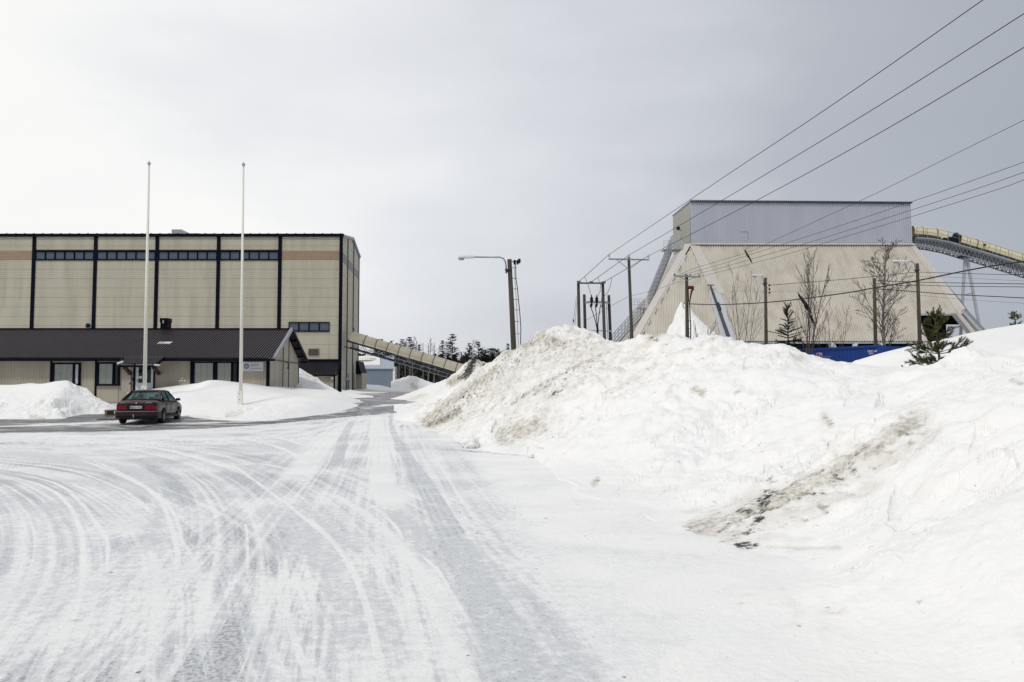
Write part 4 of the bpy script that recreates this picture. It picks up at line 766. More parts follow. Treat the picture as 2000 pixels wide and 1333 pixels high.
# ================================================================== OFFICE
def office():
    Y0 = 48.0; YE = 47.25; YR = 52.8; XC = X_(525.5, 740, Y0); XL = X_(-170, 740, Y0); zb = gz(-20, Y0) - .25
    zE = zrow(700.5, YE); zR = zrow(644, YR); D = 9.6
    side = Vector((-.085, 1, 0)).normalized()
    t = thing('office_building', 'low beige office building with a dark brown corrugated gable roof beside the flagpoles', 'office building', (XC - 9, Y0, gz(-20, Y0)))
    rib = (.19, [(0, 0), (.08, -.014), (.16, -.014), (.24, 0), (.95, 0)])
    w = MB(); w.corr([(XL, Y0, zE + .12), (XC, Y0, zE + .12), (XC, Y0, zb), (XL, Y0, zb)], (1, 0, 0), (0, 0, 1), rib, nrm=(0, -1, 0))
    c0 = Vector((XC, Y0, 0)); cm = c0 + side * (D / 2); c1 = c0 + side * D; slope = (zR - zE) / (YR - YE)
    zw = lambda y: zE + (y - YE) * slope - .10 if y < YR else zR - (y - YR) * slope - .10
    sy = zw(Y0)
    w.add([c0 + Vector((0, 0, zb)), c1 + Vector((0, 0, zb)), c1 + Vector((0, 0, zw(c1.y))), cm + Vector((0, 0, zw(cm.y))), c0 + Vector((0, 0, sy))], [(0, 1, 2, 3, 4)])
    w.add([(XL, c1.y, zb), (c1.x, c1.y, zb), (c1.x, c1.y, zw(c1.y)), (XL, c1.y, zw(c1.y))], [(0, 1, 2, 3)]); w.build('wall', 'office_wall', t)
    # gable joints
    m = MB(); nv = Vector((side.y, -side.x, 0)) * .02
    for f in (.42, .62):
        p = c0 + side * (D * f) + nv; m.bar(p + Vector((0, 0, zb)), p + Vector((0, 0, zw(p.y) - .1)), .05, .06, up=side)
    for f in (.0,): m.bar(c0 + nv + side * .1 + Vector((0, 0, zE - .02)), c1 + nv + Vector((0, 0, zE - .02)), .05, .07)
    m.bar(c1 + nv + Vector((0, 0, zb)), c1 + nv + Vector((0, 0, zw(c1.y))), .06, .08, up=side); m.build('gable_joint', 'dark_steel', t)
    # roof: corrugated sheets, real ribs
    pr = (.17, [(0, 0), (.22, .0), (.32, .062), (.66, .062), (.76, 0)]); xe = X_(537.5, 700, YE); xr = X_(571, 643, YR); YB = YR + (YR - YE); xb = X_(600.5, 705, YB)
    dn = Vector((0, YE - YR, zE - zR)); r = MB(); r.corr([(XL, YR, zR), (xr, YR, zR), (xe, YE, zE), (XL, YE, zE)], (1, 0, 0), dn, pr, nrm=Vector((0, -.37, .93)))
    zB = zrow(706, YB); r.corr([(XL, YR, zR), (xr, YR, zR), (xb, YB, zB), (XL, YB, zB)], (1, 0, 0), Vector((0, YB - YR, zB - zR)), pr, nrm=Vector((0, .37, .93))); rf = r.build('roof', 'brown_roof', t)
    m = MB(); m.bar((XL, YR, zR + .05), (xr, YR, zR + .05), .34, .07); m.build('ridge_cap', 'navy_trim', rf)
    m = MB(); m.bar((xr - .04, YR, zR + .02), (xe - .04, YE, zE + .02), .16, .22); m.build('verge_board', 'steel', rf)
    m = MB(); m.bar((xr, YR, zR + .02), (xb, YB, zB + .02), .10, .20); m.build('verge_board', 'navy_trim', rf)
    # underside of the rear overhang: sheet with purlins seen below the verge
    m = MB()
    for f in (.06, .30, .55, .80, .985):
        y = YR + (YB - YR) * f; x1 = xr + (xb - xr) * f; xw = c0.x + side.x / side.y * (min(y, c1.y) - Y0); m = MB(); m.bar((xw, y, zR + (zB - zR) * f - .09), (x1, y, zR + (zB - zR) * f - .09), .12, .12); m.build('purlin', 'navy_trim', rf)
    m = MB(); m.box(XL, xe - .02, YE - .05, YE + .05, zE - .16, zE - .035); m.build('gutter', 'navy_trim', rf)
    m = MB(); m.add([(XL, YE, zE - .12), (xe - .1, YE, zE - .12), (xe - .1, Y0, zE - .10), (XL, Y0, zE - .10)], [(0, 1, 2, 3)]); m.build('soffit', 'dark_wood', rf)
    # last snow on the roof
    m = MB(); rs = random.Random(2)
    for k, (px, ww) in enumerate(((309, 3), (314, 4), (319, 6), (323, 7), (327, 7), (331, 4))):
        y = YE + (YR - YE) * .47; z = zE + (zR - zE) * .47 + .035; x = X_(px, 671, y); m.hexa([(x - .03, y - .12, z - .05), (x + .03 + ww * .005, y - .1, z - .04), (x + .12 + ww * .008, y + .16, z + .07), (x + .03, y + .14, z + .06), (x - .02, y - .1, z + .0), (x + .04 + ww * .005, y - .09, z + .01), (x + .12 + ww * .008, y + .15, z + .12), (x + .04, y + .13, z + .11)])
    m.build('snow_remnant', 'tree_snow', rf)
    # dark vertical trims
    for px, a, b in ((100.5, 701, 752), (188, 702, 790), (374, 701, 760), (465.5, 701, 752)):
        x = X_(px, 730, Y0); m = MB(); m.box(x - .06, x + .06, Y0 - .06, Y0 - .0, zrow(b, Y0), zrow(a, Y0)); m.build('wall_trim', 'navy_trim', t)
    m = MB(); m.box(XC - .16, XC + .03, Y0 - .07, Y0 + .05, zb, zE - .05); m.build('corner_trim', 'navy_trim', t)
    for px in (-120, -20):
        x = X_(px, 730, Y0); m = MB(); m.box(x - .06, x + .06, Y0 - .06, Y0, zb, zE - .1); m.build('wall_trim', 'navy_trim', t)
    # flat board under the second window and above windows
    for a, b, c, d in ((190, 232, 754, 786), (101, 145, 703.5, 709), (190, 236, 703, 708), (377, 464, 702, 706.5), (377, 464, 752.5, 785)):
        m = MB(); m.box(X_(a, 740, Y0), X_(b, 740, Y0), Y0 - .03, Y0, zrow(d, Y0), zrow(c, Y0)); m.build('infill_board', 'office_wall', t)
    def rect(m, a, b, top, bot, y0, y1): m.box(X_(a, 730, Y0), X_(b, 730, Y0), Y0 + y0, Y0 + y1, zrow(bot, Y0), zrow(top, Y0)); return m
    def window(a, b, top, bot, lights, label=None):
        m = MB(); f = 2.6; rect(m, a, b, top, top + f, -.12, 0); rect(m, a, b, bot - f, bot, -.12, 0)
        xs = [a] + [v for l in lights for v in (l[0], l[1])] + [b]
        for i in range(0, len(xs), 2): rect(m, xs[i], xs[i + 1], top + f, bot - f, -.117, 0)
        wo = m.build('window', 'navy_trim', t)
        for l in lights:
            m = MB(); rect(m, l[0], l[1], top + f, bot - f, -.035, -.01); m.build({'blind': 'blind', 'pale': 'vent_pane', 'dark': 'pane'}[l[2]], {'blind': 'blind', 'pale': 'door_white', 'dark': 'black_glass'}[l[2]], wo)
            if l[2] == 'blind':
                m = MB(); n = max(1, int((l[1] - l[0]) / 14))
                for k in range(n): c = l[0] + (l[1] - l[0]) * (k + 1) / (n + 1); rect(m, c - .25, c + .25, top + f, bot - f, -.045, -.035)
                m.build('blind_edge', 'dark_steel', wo)
                m = MB(); rect(m, l[0], l[1], top + f, bot - f, -.085, -.080); m.build('glazing', GLZ, wo)
            if l[2] != 'dark' and label != 'x': pass
        m = MB(); rect(m, a - .5, b + .5, bot, bot + 1.0, -.2, 0); m.build('sill', 'navy_trim', wo)
        return wo
    window(103, 158, 709.5, 752.5, [(107.5, 143.5, 'blind'), (147.5, 154.5, 'pale')])
    window(189.5, 235, 708.5, 753, [(194.5, 221, 'blind'), (224.5, 231.5, 'dark')])
    window(376.5, 464.5, 707, 752, [(381, 417, 'blind'), (425.5, 452, 'blind'), (455.5, 463, 'dark')])
    window(-60, -10, 709.5, 752.5, [(-55, -30, 'blind'), (-27, -14, 'blind')])
    # door
    m = MB(); rect(m, 261.8, 266, 708, 790, -.10, 0); rect(m, 300.8, 303, 708, 790, -.10, 0); rect(m, 266, 300.8, 707, 709.5, -.10, 0); fr = m.build('door_frame', 'navy_trim', t)
    m = MB(); rect(m, 266, 271.5, 709.5, 788, -.07, 0); rect(m, 296, 300.8, 709.5, 788, -.07, 0); rect(m, 271.5, 296, 709.5, 714.5, -.07, 0); rect(m, 271.5, 296, 749, 788, -.07, 0); rect(m, 271, 296.4, 748.2, 749.2, -.09, -.07); rect(m, 271.8, 272.2, 752, 786, -.078, -.07); dr = m.build('door', 'door_white', t)
    m = MB(); rect(m, 271.5, 296, 714.5, 748.2, -.045, -.01); m.build('pane', 'black_glass', dr)
    m = MB(); rect(m, 272, 278, 735, 740, -.05, -.045); m.build('notice', 'plate', dr); m = MB(); rect(m, 284, 288, 729, 739.5, -.05, -.045); m.build('notice', 'plate', dr)
    m = MB(); rect(m, 268.5, 270.3, 742, 745.5, -.11, -.07); rect(m, 269, 271.5, 742.4, 743.2, -.14, -.11); m.build('handle', 'steel', dr)
    m = MB(); rect(m, 258, 308, 786.5, 792, -1.3, 0); m.build('doorstep', 'concrete', t)
    # canopy continuing the roof slope over the door
    yc = 46.15; zc = zE - slope * (YE - yc) * .95; xa0, xa1 = X_(241, 701, YE), X_(320, 701, YE); xc0, xc1 = X_(231, 706, yc), X_(303, 706, yc)
    m = MB(); m.corr([(xa0, YE + .1, zE + .05), (xa1, YE + .1, zE + .05), (xc1, yc, zc), (xc0 + .3, yc, zc)], (1, 0, 0), Vector((0, yc - YE, zc - zE)), pr, nrm=Vector((0, -.37, .93))); cn = m.build('door_canopy', 'brown_roof', t)
    m = MB(); m.box(xc0, xc1 + .25, yc - .04, yc + .04, zc - .15, zc - .03); m.bar((xc1 + .1, yc, zc), (xa1, YE, zE + .03), .07, .16); m.bar((xc0 + .05, yc, zc), (xa0, YE, zE + .03), .07, .16); m.build('fascia', 'navy_trim', cn)
    m = MB(); m.tube([(xc1, yc - .09, zc - .02), (xc1 + .32, yc - .09, zc - .05)], .06, 8); m.build('gutter', 'galv', cn); m = MB(); m.tube([(xc0 - .05, yc - .02, zc + .03), (xc0 + .25, yc + .1, zc + .17)], .08, 8); m.build('gutter', 'galv', cn)
    for a, b in ((243, 255), (300, 311)):
        m = MB(); m.bar((X_(a, 710, yc + .15), yc + .15, zc - .14), (X_(b, 730, Y0), Y0 - .02, zrow(730.5, Y0)), .17, .17); m.build('bracket', 'dark_wood', cn)
    # sign
    x0, x1, za, zc_ = X_(473.5, 716, Y0), X_(515, 716, Y0), zrow(725.3, Y0), zrow(707.3, Y0)
    m = MB(); m.box(x0 - .12, x1, Y0 - .09, Y0 - .03, za, zc_); sg = m.build('sign_board', 'sign_white', t)
    m = MB(); m.box(x0, x1, Y0 - .12, Y0 - .09, za, za + .035); m.build('sign_rim', 'white_paint', sg)
    y = Y0 - .094; cx_, cz = X_(482.5, 716, Y0), (zrow(716, Y0)); rr = .155; m = MB(); ns = 48; gaps = [(60, 0), (0, 0)]
    def seg(a0, a1, r0, r1):
        n = max(2, int(abs(a1 - a0) / 8)); vs = []
        for i in range(n + 1):
            a = R(a0 + (a1 - a0) * i / n); vs.append((cx_ + r0 * math.cos(a), y, cz + r0 * math.sin(a)));
        for i in range(n, -1, -1):
            a = R(a0 + (a1 - a0) * i / n); vs.append((cx_ + r1 * math.cos(a), y, cz + r1 * math.sin(a)))
        k = n + 1
        m.add(vs, [(i, i + 1, 2 * k - 2 - i, 2 * k - 1 - i) for i in range(n)])
    for a0, a1 in ((-112, -68), (-52, -18), (-2, 40), (52, 84), (96, 128), (140, 182), (198, 232)): seg(a0, a1, rr * .36, rr)
    m.build('sign_emblem', 'blue_text', sg)
    m = MB(); m.text('Jappol', (X_(491, 716, Y0), y, zrow(715.2, Y0)), (1, 0, 0), (0, 0, 1), .19); m.text('Geotuon.', (X_(489.5, 716, Y0), y, zrow(721.6, Y0)), (1, 0, 0), (0, 0, 1), .19); m.build('sign_text', 'pale_blue_text', sg)
    # roof flue, meter boxes, small wall plates
    m = MB(); x0, x1 = X_(317, 632, 53.2), X_(331, 632, 53.2); z1 = zrow(622, 53); m.box(x0, x1, 52.9, 53.5, zR - .4, z1 - .28); m.box(x0 - .03, x1 + .02, 52.86, 53.54, z1 - .28, z1); fl = m.build('flue_box', 'navy_trim', t)
    m = MB(); m.box(x1 - .30, x1 - .22, 52.82, 52.87, z1 - .35, z1 - .15); m.build('vent_flap', 'galv', fl)
    for a, b, c, d in ((350.5, 353.5, 743, 745.5), (355.2, 358.3, 743, 745.5), (360.0, 363.5, 743, 745.5), (355.4, 358.2, 738, 740.6)): m = MB(); rect(m, a, b, c, d, -.06, 0); m.build('wall_plate', 'plate', t)
    m = MB(); rect(m, 258.5, 261.4, 739, 744, -.12, 0); m.tube([(X_(257.4, 740, Y0), Y0 - .08, zrow(730, Y0)), (X_(257.4, 760, Y0), Y0 - .08, zrow(768, Y0))], .025, 6); m.tube([(X_(254.5, 750, Y0), Y0 - .1, zrow(749.5, Y0)), (X_(257, 750, Y0), Y0 - .1, zrow(749.5, Y0))], .06, 8); m.build('meter_box', 'dark_steel', t)
    m = MB(); p = c0 + side * .9; m.box(p.x, p.x + .25, p.y - .6, p.y + .3, zrow(767, 48.6), zrow(754, 48.6)); m.build('meter_box', 'galv', t)
    # hook lamp on gable
    m = MB(); p = c0 + side * (D * .5) + Vector((side.y, -side.x, 0)) * .15; m.tube([p + Vector((-.1, 0, zE - .1)), p + Vector((.05, 0, zE - .14)), p + Vector((.05, 0, zE - .4))], .03, 6); m.lathe(p + Vector((.05, 0, zE - .5)), [(.02, .12), (.09, .05), (.09, 0)], 8); m.build('gable_lamp', 'dark_steel', t)
mat('sign_white', (.66, .66, .68), .4)
def _glz():
    m = bpy.data.materials.new('office_glazing'); m.use_nodes = True; t = m.node_tree; t.nodes.clear()
    o = N(t, 'ShaderNodeOutputMaterial'); x = N(t, 'ShaderNodeMixShader'); tr = N(t, 'ShaderNodeBsdfTransparent'); gl = N(t, 'ShaderNodeBsdfGlossy'); tr.inputs[0].default_value = (.88, .9, .88, 1); gl.inputs['Roughness'].default_value = .02; x.inputs[0].default_value = .14
    t.links.new(tr.outputs[0], x.inputs[1]); t.links.new(gl.outputs[0], x.inputs[2]); t.links.new(x.outputs[0], o.inputs[0]); MATS['office_glazing'] = m; return m
GLZ = _glz()
office()
def flagpole(px0, py0, px1, py1, Yb, label, r0, r1):
    a = P(px1, py1, Yb); b = P(px0, py0, Yb); a.z -= 1.0
    t = thing('flagpole', label, 'flagpole', (a.x, a.y, a.z + 1.0), 'white flagpoles in front of the office')
    m = MB(); m.tube([a, a.lerp(b, .5), b], [r0, (r0 + r1) / 2, r1], 14); m.build('pole', 'pole_white', t, smooth=True)
    m = MB(); m.lathe(b, [(.035, 0), (.04, .03), (.03, .05), (.035, .07), (.08, .13), (.10, .17), (.08, .2), (.025, .26), (.01, .33)], 12); m.build('finial', 'galv', t, smooth=True)
    m = MB(); m.box(a.x - .12, a.x + .12, a.y - .16, a.y - .02, a.z + .5, a.z + 1.75); m.build('foot_bracket', 'pole_white', t)
    for k in range(2): m = MB(); m.tube([(a.x, a.y - .19, a.z + 1.3 + k * .3), (a.x, a.y - .16, a.z + 1.3 + k * .3)], .018, 6); m.build('bolt', 'dark_steel', t)
flagpole(475.5, 328, 470, 792, 41.0, 'white flagpole standing in the snow bank, its foot in view, beside the office sign', .10, .045)
flagpole(291, 326, 282, 783, 40.6, 'white flagpole rising behind the parked car in front of the office door', .105, .05)
# ================================================================== CAR
def parked_car():
    th = R(-9.5); g = ground_at(268, 829.5); O = Vector((g.x + .02, g.y - .15, 0)); fwd = Vector((math.sin(th), math.cos(th), 0)); lf = Vector((-fwd.y, fwd.x, 0)); O.z = gz(O.x, O.y) + .01
    def W(x, y, z): return O + fwd * x + lf * y + Vector((0, 0, z))
    t = thing('parked_car', 'dark red four-door saloon car parked on the wet ground before the flagpole', 'car', tuple(W(2.3, 0, 0)))
    class CB(MB):
        def done(s, name, mt, par, smooth=False): s.v = [W(*v) for v in s.v]; return s.build(name, mt, par, smooth)
    st = [(-.03, .45, .84, .90, .76), (.02, .40, .90, .965, .815), (.12, .36, .925, .995, .845), (.45, .32, .935, 1.02, .868), (.72, .28, .935, 1.035, .875), (1.2, .26, .93, .985, .88), (2.3, .25, .925, .975, .885), (3.1, .25, .915, .975, .882), (3.5, .27, .90, .975, .875), (4.0, .28, .84, .91, .86), (4.4, .30, .76, .83, .825), (4.62, .34, .68, .74, .77), (4.70, .42, .60, .65, .70)]
    def sec(s):
        x, zb, zs, zt, w_ = s; h = [(0, zb), (w_ * .84, zb), (w_ * .955, zb + .07), (w_ * .995, zb + (zs - zb) * .45), (w_ * .99, zs - .12), (w_ * .965, zs - .02), (w_ * .90, zs + (zt - zs) * .55), (w_ * .78, zt - .012), (w_ * .4, zt), (0, zt + .004)]
        return [(x, y, z) for y, z in h] + [(x, -y, z) for y, z in h[-2:0:-1]]
    m = CB(); rings = [sec(s) for s in st]; n = len(rings[0])
    for r in rings: m.v += [Vector(p) for p in r]
    for i in range(len(rings) - 1):
        for j in range(n): m.f.append((i * n + j, i * n + (j + 1) % n, (i + 1) * n + (j + 1) % n, (i + 1) * n + j))
    m.f.append(tuple(range(n))[::-1]); m.f.append(tuple((len(rings) - 1) * n + j for j in range(n)))
    body = m.done('body', 'car_paint', t, True)
    md = body.modifiers.new('s', 'SUBSURF'); md.levels = 2; md.render_levels = 2
    cut = []
    for wx in (.93, 3.60):
        for sgn in (1, -1):
            c = CB(); pr = []
            for k in range(28): a = 2 * math.pi * k / 28; pr.append((wx + .365 * math.cos(a), sgn * .60, .325 + .365 * math.sin(a)))
            c.prism(pr, (0, sgn * .5, 0)); c.v = [W(*v) for v in c.v]; co = c.build('cut', 'car_black', loc=(0, 0, 0)); bm = bmesh.new(); bm.from_mesh(co.data); bmesh.ops.recalc_face_normals(bm, faces=bm.faces); bm.to_mesh(co.data); bm.free(); cut.append(co)
            b = body.modifiers.new('b', 'BOOLEAN'); b.operation = 'DIFFERENCE'; b.object = co; b.solver = 'EXACT'
    bm = bmesh.new(); bm.from_mesh(body.data); bmesh.ops.recalc_face_normals(bm, faces=bm.faces); bm.to_mesh(body.data); bm.free()
    bpy.context.view_layer.update(); dg = bpy.context.evaluated_depsgraph_get(); me = bpy.data.meshes.new_from_object(body.evaluated_get(dg)); body.modifiers.clear(); body.data = me
    if not me.materials: me.materials.append(MATS['car_paint'])
    me.materials[0] = MATS['car_paint']
    for p in me.polygons: p.material_index = 0
    for c in cut: bpy.data.objects.remove(c)
    # greenhouse
    B = [(.70, .74, 1.03), (3.48, .76, .965)]; RT = [(1.36, .565, 1.385), (2.66, .575, 1.395)]
    m = CB(); rows = [(1.30, .54, 1.362), (1.42, .565, 1.395), (1.8, .585, 1.415), (2.2, .588, 1.418), (2.55, .58, 1.405), (2.72, .57, 1.378)]
    for x, w_, z in rows:
        for f in (-1.03, -.9, -.5, 0, .5, .9, 1.03): m.v.append(Vector((x, w_ * f, z + .022 * (1 - f * f) - (.018 if abs(f) > 1 else 0))))
    for i in range(5):
        for j in range(6): m.f.append((i * 7 + j, i * 7 + j + 1, (i + 1) * 7 + j + 1, (i + 1) * 7 + j))
    rf = m.done('roof', 'car_paint', t, True); so_ = rf.modifiers.new('s', 'SOLIDIFY'); so_.thickness = .03; so_.offset = -1
    for sgn in (1, -1):
        m = CB(); y = lambda v: v * sgn
        m.bar((.66, y(.775), 1.0), (1.36, y(.575), 1.385), .15, .06, up=(0, sgn, .5)); m.build; m.done('rear_pillar', 'car_paint', t)
        m = CB(); m.bar((3.45, y(.765), .95), (2.68, y(.585), 1.385), .055, .05, up=(0, sgn, .5)); m.done('front_pillar', 'car_paint', t)
        m = CB(); m.bar((2.10, y(.815), .95), (2.06, y(.60), 1.385), .09, .04, up=(0, sgn, .4)); m.bar((1.22, y(.80), .97), (1.46, y(.60), 1.375), .05, .04, up=(0, sgn, .4)); m.done('door_pillar', 'car_black', t)
        m = CB(); m.add([(1.0, y(.80), .965), (3.33, y(.80), .955), (2.68, y(.60), 1.375), (1.42, y(.60), 1.375)], [(0, 1, 2, 3)]); m.done('side_window', 'car_glass', t)
        m = CB(); m.bar((.95, y(.825), .955), (3.40, y(.825), .945), .03, .03); m.bar((1.36, y(.595), 1.388), (2.68, y(.595), 1.392), .025, .03); m.done('window_trim', 'car_black', t)
    m = CB(); m.add([(.70, -.70, 1.045), (.70, .70, 1.045), (1.33, .53, 1.375), (1.33, -.53, 1.375)], [(0, 1, 2, 3)]); m.done('rear_window', 'car_glass', t)
    m = CB(); m.bar((.685, -.72, 1.042), (.685, .72, 1.042), .05, .03); m.bar((1.33, -.54, 1.378), (1.33, .54, 1.378), .05, .02); m.done('window_seal', 'car_black', t)
    m = CB(); m.add([(3.44, -.72, .975), (3.44, .72, .975), (2.72, .56, 1.375), (2.72, -.56, 1.375)], [(0, 1, 2, 3)]); m.done('windscreen', 'car_glass', t)
    # seats and dashboard seen through the glass
    for x, y, hh in ((2.15, .37, 1.08), (2.15, -.37, 1.08)):
        m = CB(); m.hexa([(x - .12, y - .25, .6), (x + .06, y - .25, .6), (x + .06, y + .25, .6), (x - .12, y + .25, .6), (x - .26, y - .21, hh), (x - .12, y - .21, hh), (x - .12, y + .21, hh), (x - .26, y + .21, hh)]); m.hexa([(x - .30, y - .13, hh + .02), (x - .18, y - .13, hh + .02), (x - .18, y + .13, hh + .02), (x - .30, y + .13, hh + .02), (x - .32, y - .11, hh + .18), (x - .22, y - .11, hh + .18), (x - .22, y + .11, hh + .18), (x - .32, y + .11, hh + .18)]); bevel(m.done('front_seat', 'seat', t), .04, 3)
    m = CB(); m.hexa([(1.15, -.64, .6), (1.35, -.64, .6), (1.35, .64, .6), (1.15, .64, .6), (.98, -.6, 1.05), (1.12, -.6, 1.05), (1.12, .6, 1.05), (.98, .6, 1.05)])
    m.hexa([(.92, -.5, 1.04), (1.04, -.5, 1.04), (1.04, -.2, 1.04), (.92, -.2, 1.04), (.94, -.46, 1.16), (1.02, -.46, 1.16), (1.02, -.24, 1.16), (.94, -.24, 1.16)]); m.hexa([(.92, .2, 1.04), (1.04, .2, 1.04), (1.04, .5, 1.04), (.92, .5, 1.04), (.94, .24, 1.16), (1.02, .24, 1.16), (1.02, .46, 1.16), (.94, .46, 1.16)]); bevel(m.done('rear_seat', 'seat', t), .03, 2)
    m = CB(); m.box(2.9, 3.4, -.7, .7, .85, .96); m.done('dashboard', 'seat', t)
    # boot lid line, tail lamps, plate, bumper
    xr = -.045
    m = CB(); m.box(-.05, -.02, -.60, .60, .575, .58); m.box(-.05, -.028, -.285, .285, .80, .835); m.done('boot_lid_gap', 'car_black', t)
    for sgn in (1, -1):
        y0, y1, y2 = sgn * .36, sgn * .60, sgn * .805
        m = CB(); m.hexa([(xr - .015, y1, .63), (xr + .055, y2, .63), (.16, y2 + sgn * .03, .63), (.1, y1, .63), (xr - .01, y1, .765), (xr + .06, y2, .765), (.16, y2 + sgn * .03, .765), (.1, y1, .765)]); tl = m.done('tail_lamp', 'tail_red', t)
        m = CB(); m.hexa([(xr - .009, y1, .768), (xr + .061, y2 - sgn * .004, .768), (.16, y2 + sgn * .026, .768), (.1, y1, .768), (xr + .02, y1, .875), (xr + .09, y2 - sgn * .03, .875), (.2, y2 + sgn * .0, .875), (.1, y1, .875)]); m.done('smoked_lens', 'tail_smoke', tl)
        m = CB(); m.hexa([(xr - .013, y0, .63), (xr - .013, y1 - sgn * .01, .63), (.05, y1 - sgn * .01, .63), (.05, y0, .63), (xr - .01, y0, .765), (xr - .01, y1 - sgn * .01, .765), (.05, y1 - sgn * .01, .765), (.05, y0, .765)]); m.done('inner_lamp', 'tail_red' if sgn < 0 else 'tail_dim', tl)
        m = CB(); m.hexa([(xr - .009, y0, .768), (xr - .009, y1 - sgn * .01, .768), (.05, y1 - sgn * .01, .768), (.05, y0, .768), (xr + .012, y0, .84), (xr + .012, y1 - sgn * .01, .84), (.05, y1 - sgn * .01, .84), (.05, y0, .84)]); m.done('inner_smoked_lens', 'tail_smoke', tl)
    m = CB(); m.box(xr - .025, xr + .01, -.235, .235, .672, .785); pl = m.done('number_plate', 'plate', t)
    def txt(s, y, z, size, name, mt, par, x): m = MB(); m.text(s, W(x, y, z), -lf, (0, 0, 1), size, .003, align='CENTER', bold=.002); return m.build(name, mt, par)
    txt('BGO-912', 0, .690, .115, 'plate_lettering', 'car_black', pl, xr - .028)
    txt('SAAB', .56, .905, .055, 'badge_lettering', 'chrome', t, xr + .0); txt('9000 CDE', -.50, .905, .055, 'badge_lettering', 'chrome', t, xr + .0)
    m = CB(); m.lathe((xr - .012, 0, .905), [(.034, 0), (.036, .02), (.03, .03)], 16, axis='x'); m.done('badge', 'chrome', t)
    m = CB(); yy = [(-.14, .0), (-.155, .3), (-.15, .6), (-.09, .79), (.06, .865), (.50, .885)]; pts = [(x, y) for x, y in yy]
    full = [(x, y) for x, y in pts[::-1]] + [(x, -y) for x, y in pts[1:]]
    def band(z0, z1, dx, mt, nm):
        m = CB(); k = len(full)
        for x, y in full: m.v += [Vector((x + dx, y * (1 - .0 * dx), z0)), Vector((x + dx, y, z1)), Vector((max(x + .12, -.0) if abs(y) < .8 else x, y * (.9 if abs(y) < .86 else .97), z1)), Vector((max(x + .12, 0) if abs(y) < .8 else x, y * (.9 if abs(y) < .86 else .97), z0))]
        for i in range(k - 1):
            for a, b in ((0, 1), (1, 2), (2, 3), (3, 0)): m.f.append((i * 4 + a, i * 4 + b, (i + 1) * 4 + b, (i + 1) * 4 + a))
        return m.done(nm, mt, t)
    band(.36, .535, 0, 'car_grime_red', 'rear_bumper'); band(.535, .57, -.008, 'bumper_strip', 'bumper_strip'); band(.25, .36, .03, 'car_black', 'bumper_valance')
    m = CB(); m.tube([(.1, .06, .30), (-.16, .06, .29), (-.20, .06, .33), (-.20, .06, .37)], .018, 8); m.lathe((-.20, .06, .37), [(.02, 0), (.03, .02), (.03, .04), (.01, .06)], 8); m.tube([(-.08, .14, .27), (-.1, .14, .22), (-.1, .2, .2), (-.1, .22, .26)], .012, 6); m.done('tow_bar', 'galv', t)
    m = CB(); m.tube([(.3, .35, .26), (-.05, .35, .25)], .028, 8); m.done('exhaust_pipe', 'dark_steel', t)
    m = CB(); m.box(.3, 4.4, -.62, .62, .20, .30); m.done('underbody', 'car_black', t)
    # sides
    for sgn in (1, -1):
        m = CB()
        for x0, z0, x1, z1 in ((1.32, .93, 1.40, .34), (2.12, .94, 2.12, .30), (3.25, .93, 3.22, .30), (1.40, .345, 3.22, .335)): m.bar((x0, sgn * .884, z0), (x1, sgn * .889, z1), .008, .014, up=(0, 1, 0))
        m.done('door_gap', 'car_black', t)
        for x in (1.52, 2.32): m = CB(); m.box(x, x + .16, sgn * .875, sgn * .905, .80, .825); m.done('door_handle', 'car_black', t)
        m = CB(); m.hexa([(1.28, sgn * .875, .50), (3.25, sgn * .875, .50), (3.25, sgn * .9, .50), (1.28, sgn * .9, .50), (1.28, sgn * .875, .545), (3.25, sgn * .875, .545), (3.25, sgn * .9, .545), (1.28, sgn * .9, .545)]); m.done('side_moulding', 'bumper_strip', t)
        m = CB(); m.hexa([(1.30, sgn * .84, .235), (3.22, sgn * .84, .235), (3.22, sgn * .885, .235), (1.30, sgn * .885, .235), (1.30, sgn * .84, .34), (3.22, sgn * .84, .34), (3.22, sgn * .893, .34), (1.30, sgn * .893, .34)]); m.done('sill_panel', 'car_grime', t)
        m = CB(); m.hexa([(3.02, sgn * .86, .95), (3.12, sgn * .86, .95), (3.12, sgn * 1.05, .95), (3.02, sgn * 1.05, .95), (3.03, sgn * .86, 1.07), (3.14, sgn * .86, 1.06), (3.13, sgn * 1.04, 1.06), (3.03, sgn * 1.04, 1.07)]); mi = bevel(m.done('mirror', 'car_black', t), .015, 2)
        m = CB(); m.add([(3.012, sgn * .89, .965), (3.012, sgn * 1.035, .965), (3.022, sgn * 1.03, 1.055), (3.022, sgn * .89, 1.055)], [(0, 1, 2, 3)]); m.done('mirror_glass', 'mirror', mi)
        m = CB(); m.hexa([(4.38, sgn * .83, .52), (4.72, sgn * .70, .52), (4.6, sgn * .4, .52), (4.3, sgn * .6, .52), (4.36, sgn * .82, .66), (4.66, sgn * .68, .66), (4.55, sgn * .4, .68), (4.3, sgn * .6, .68)]); m.done('headlight', 'porcelain', t)
    m = CB(); m.hexa([(4.2, -.84, .28), (4.76, -.6, .28), (4.76, .6, .28), (4.2, .84, .28), (4.2, -.87, .52), (4.82, -.62, .52), (4.82, .62, .52), (4.2, .87, .52)]); bevel(m.done('front_bumper', 'car_grime', t), .04, 3)
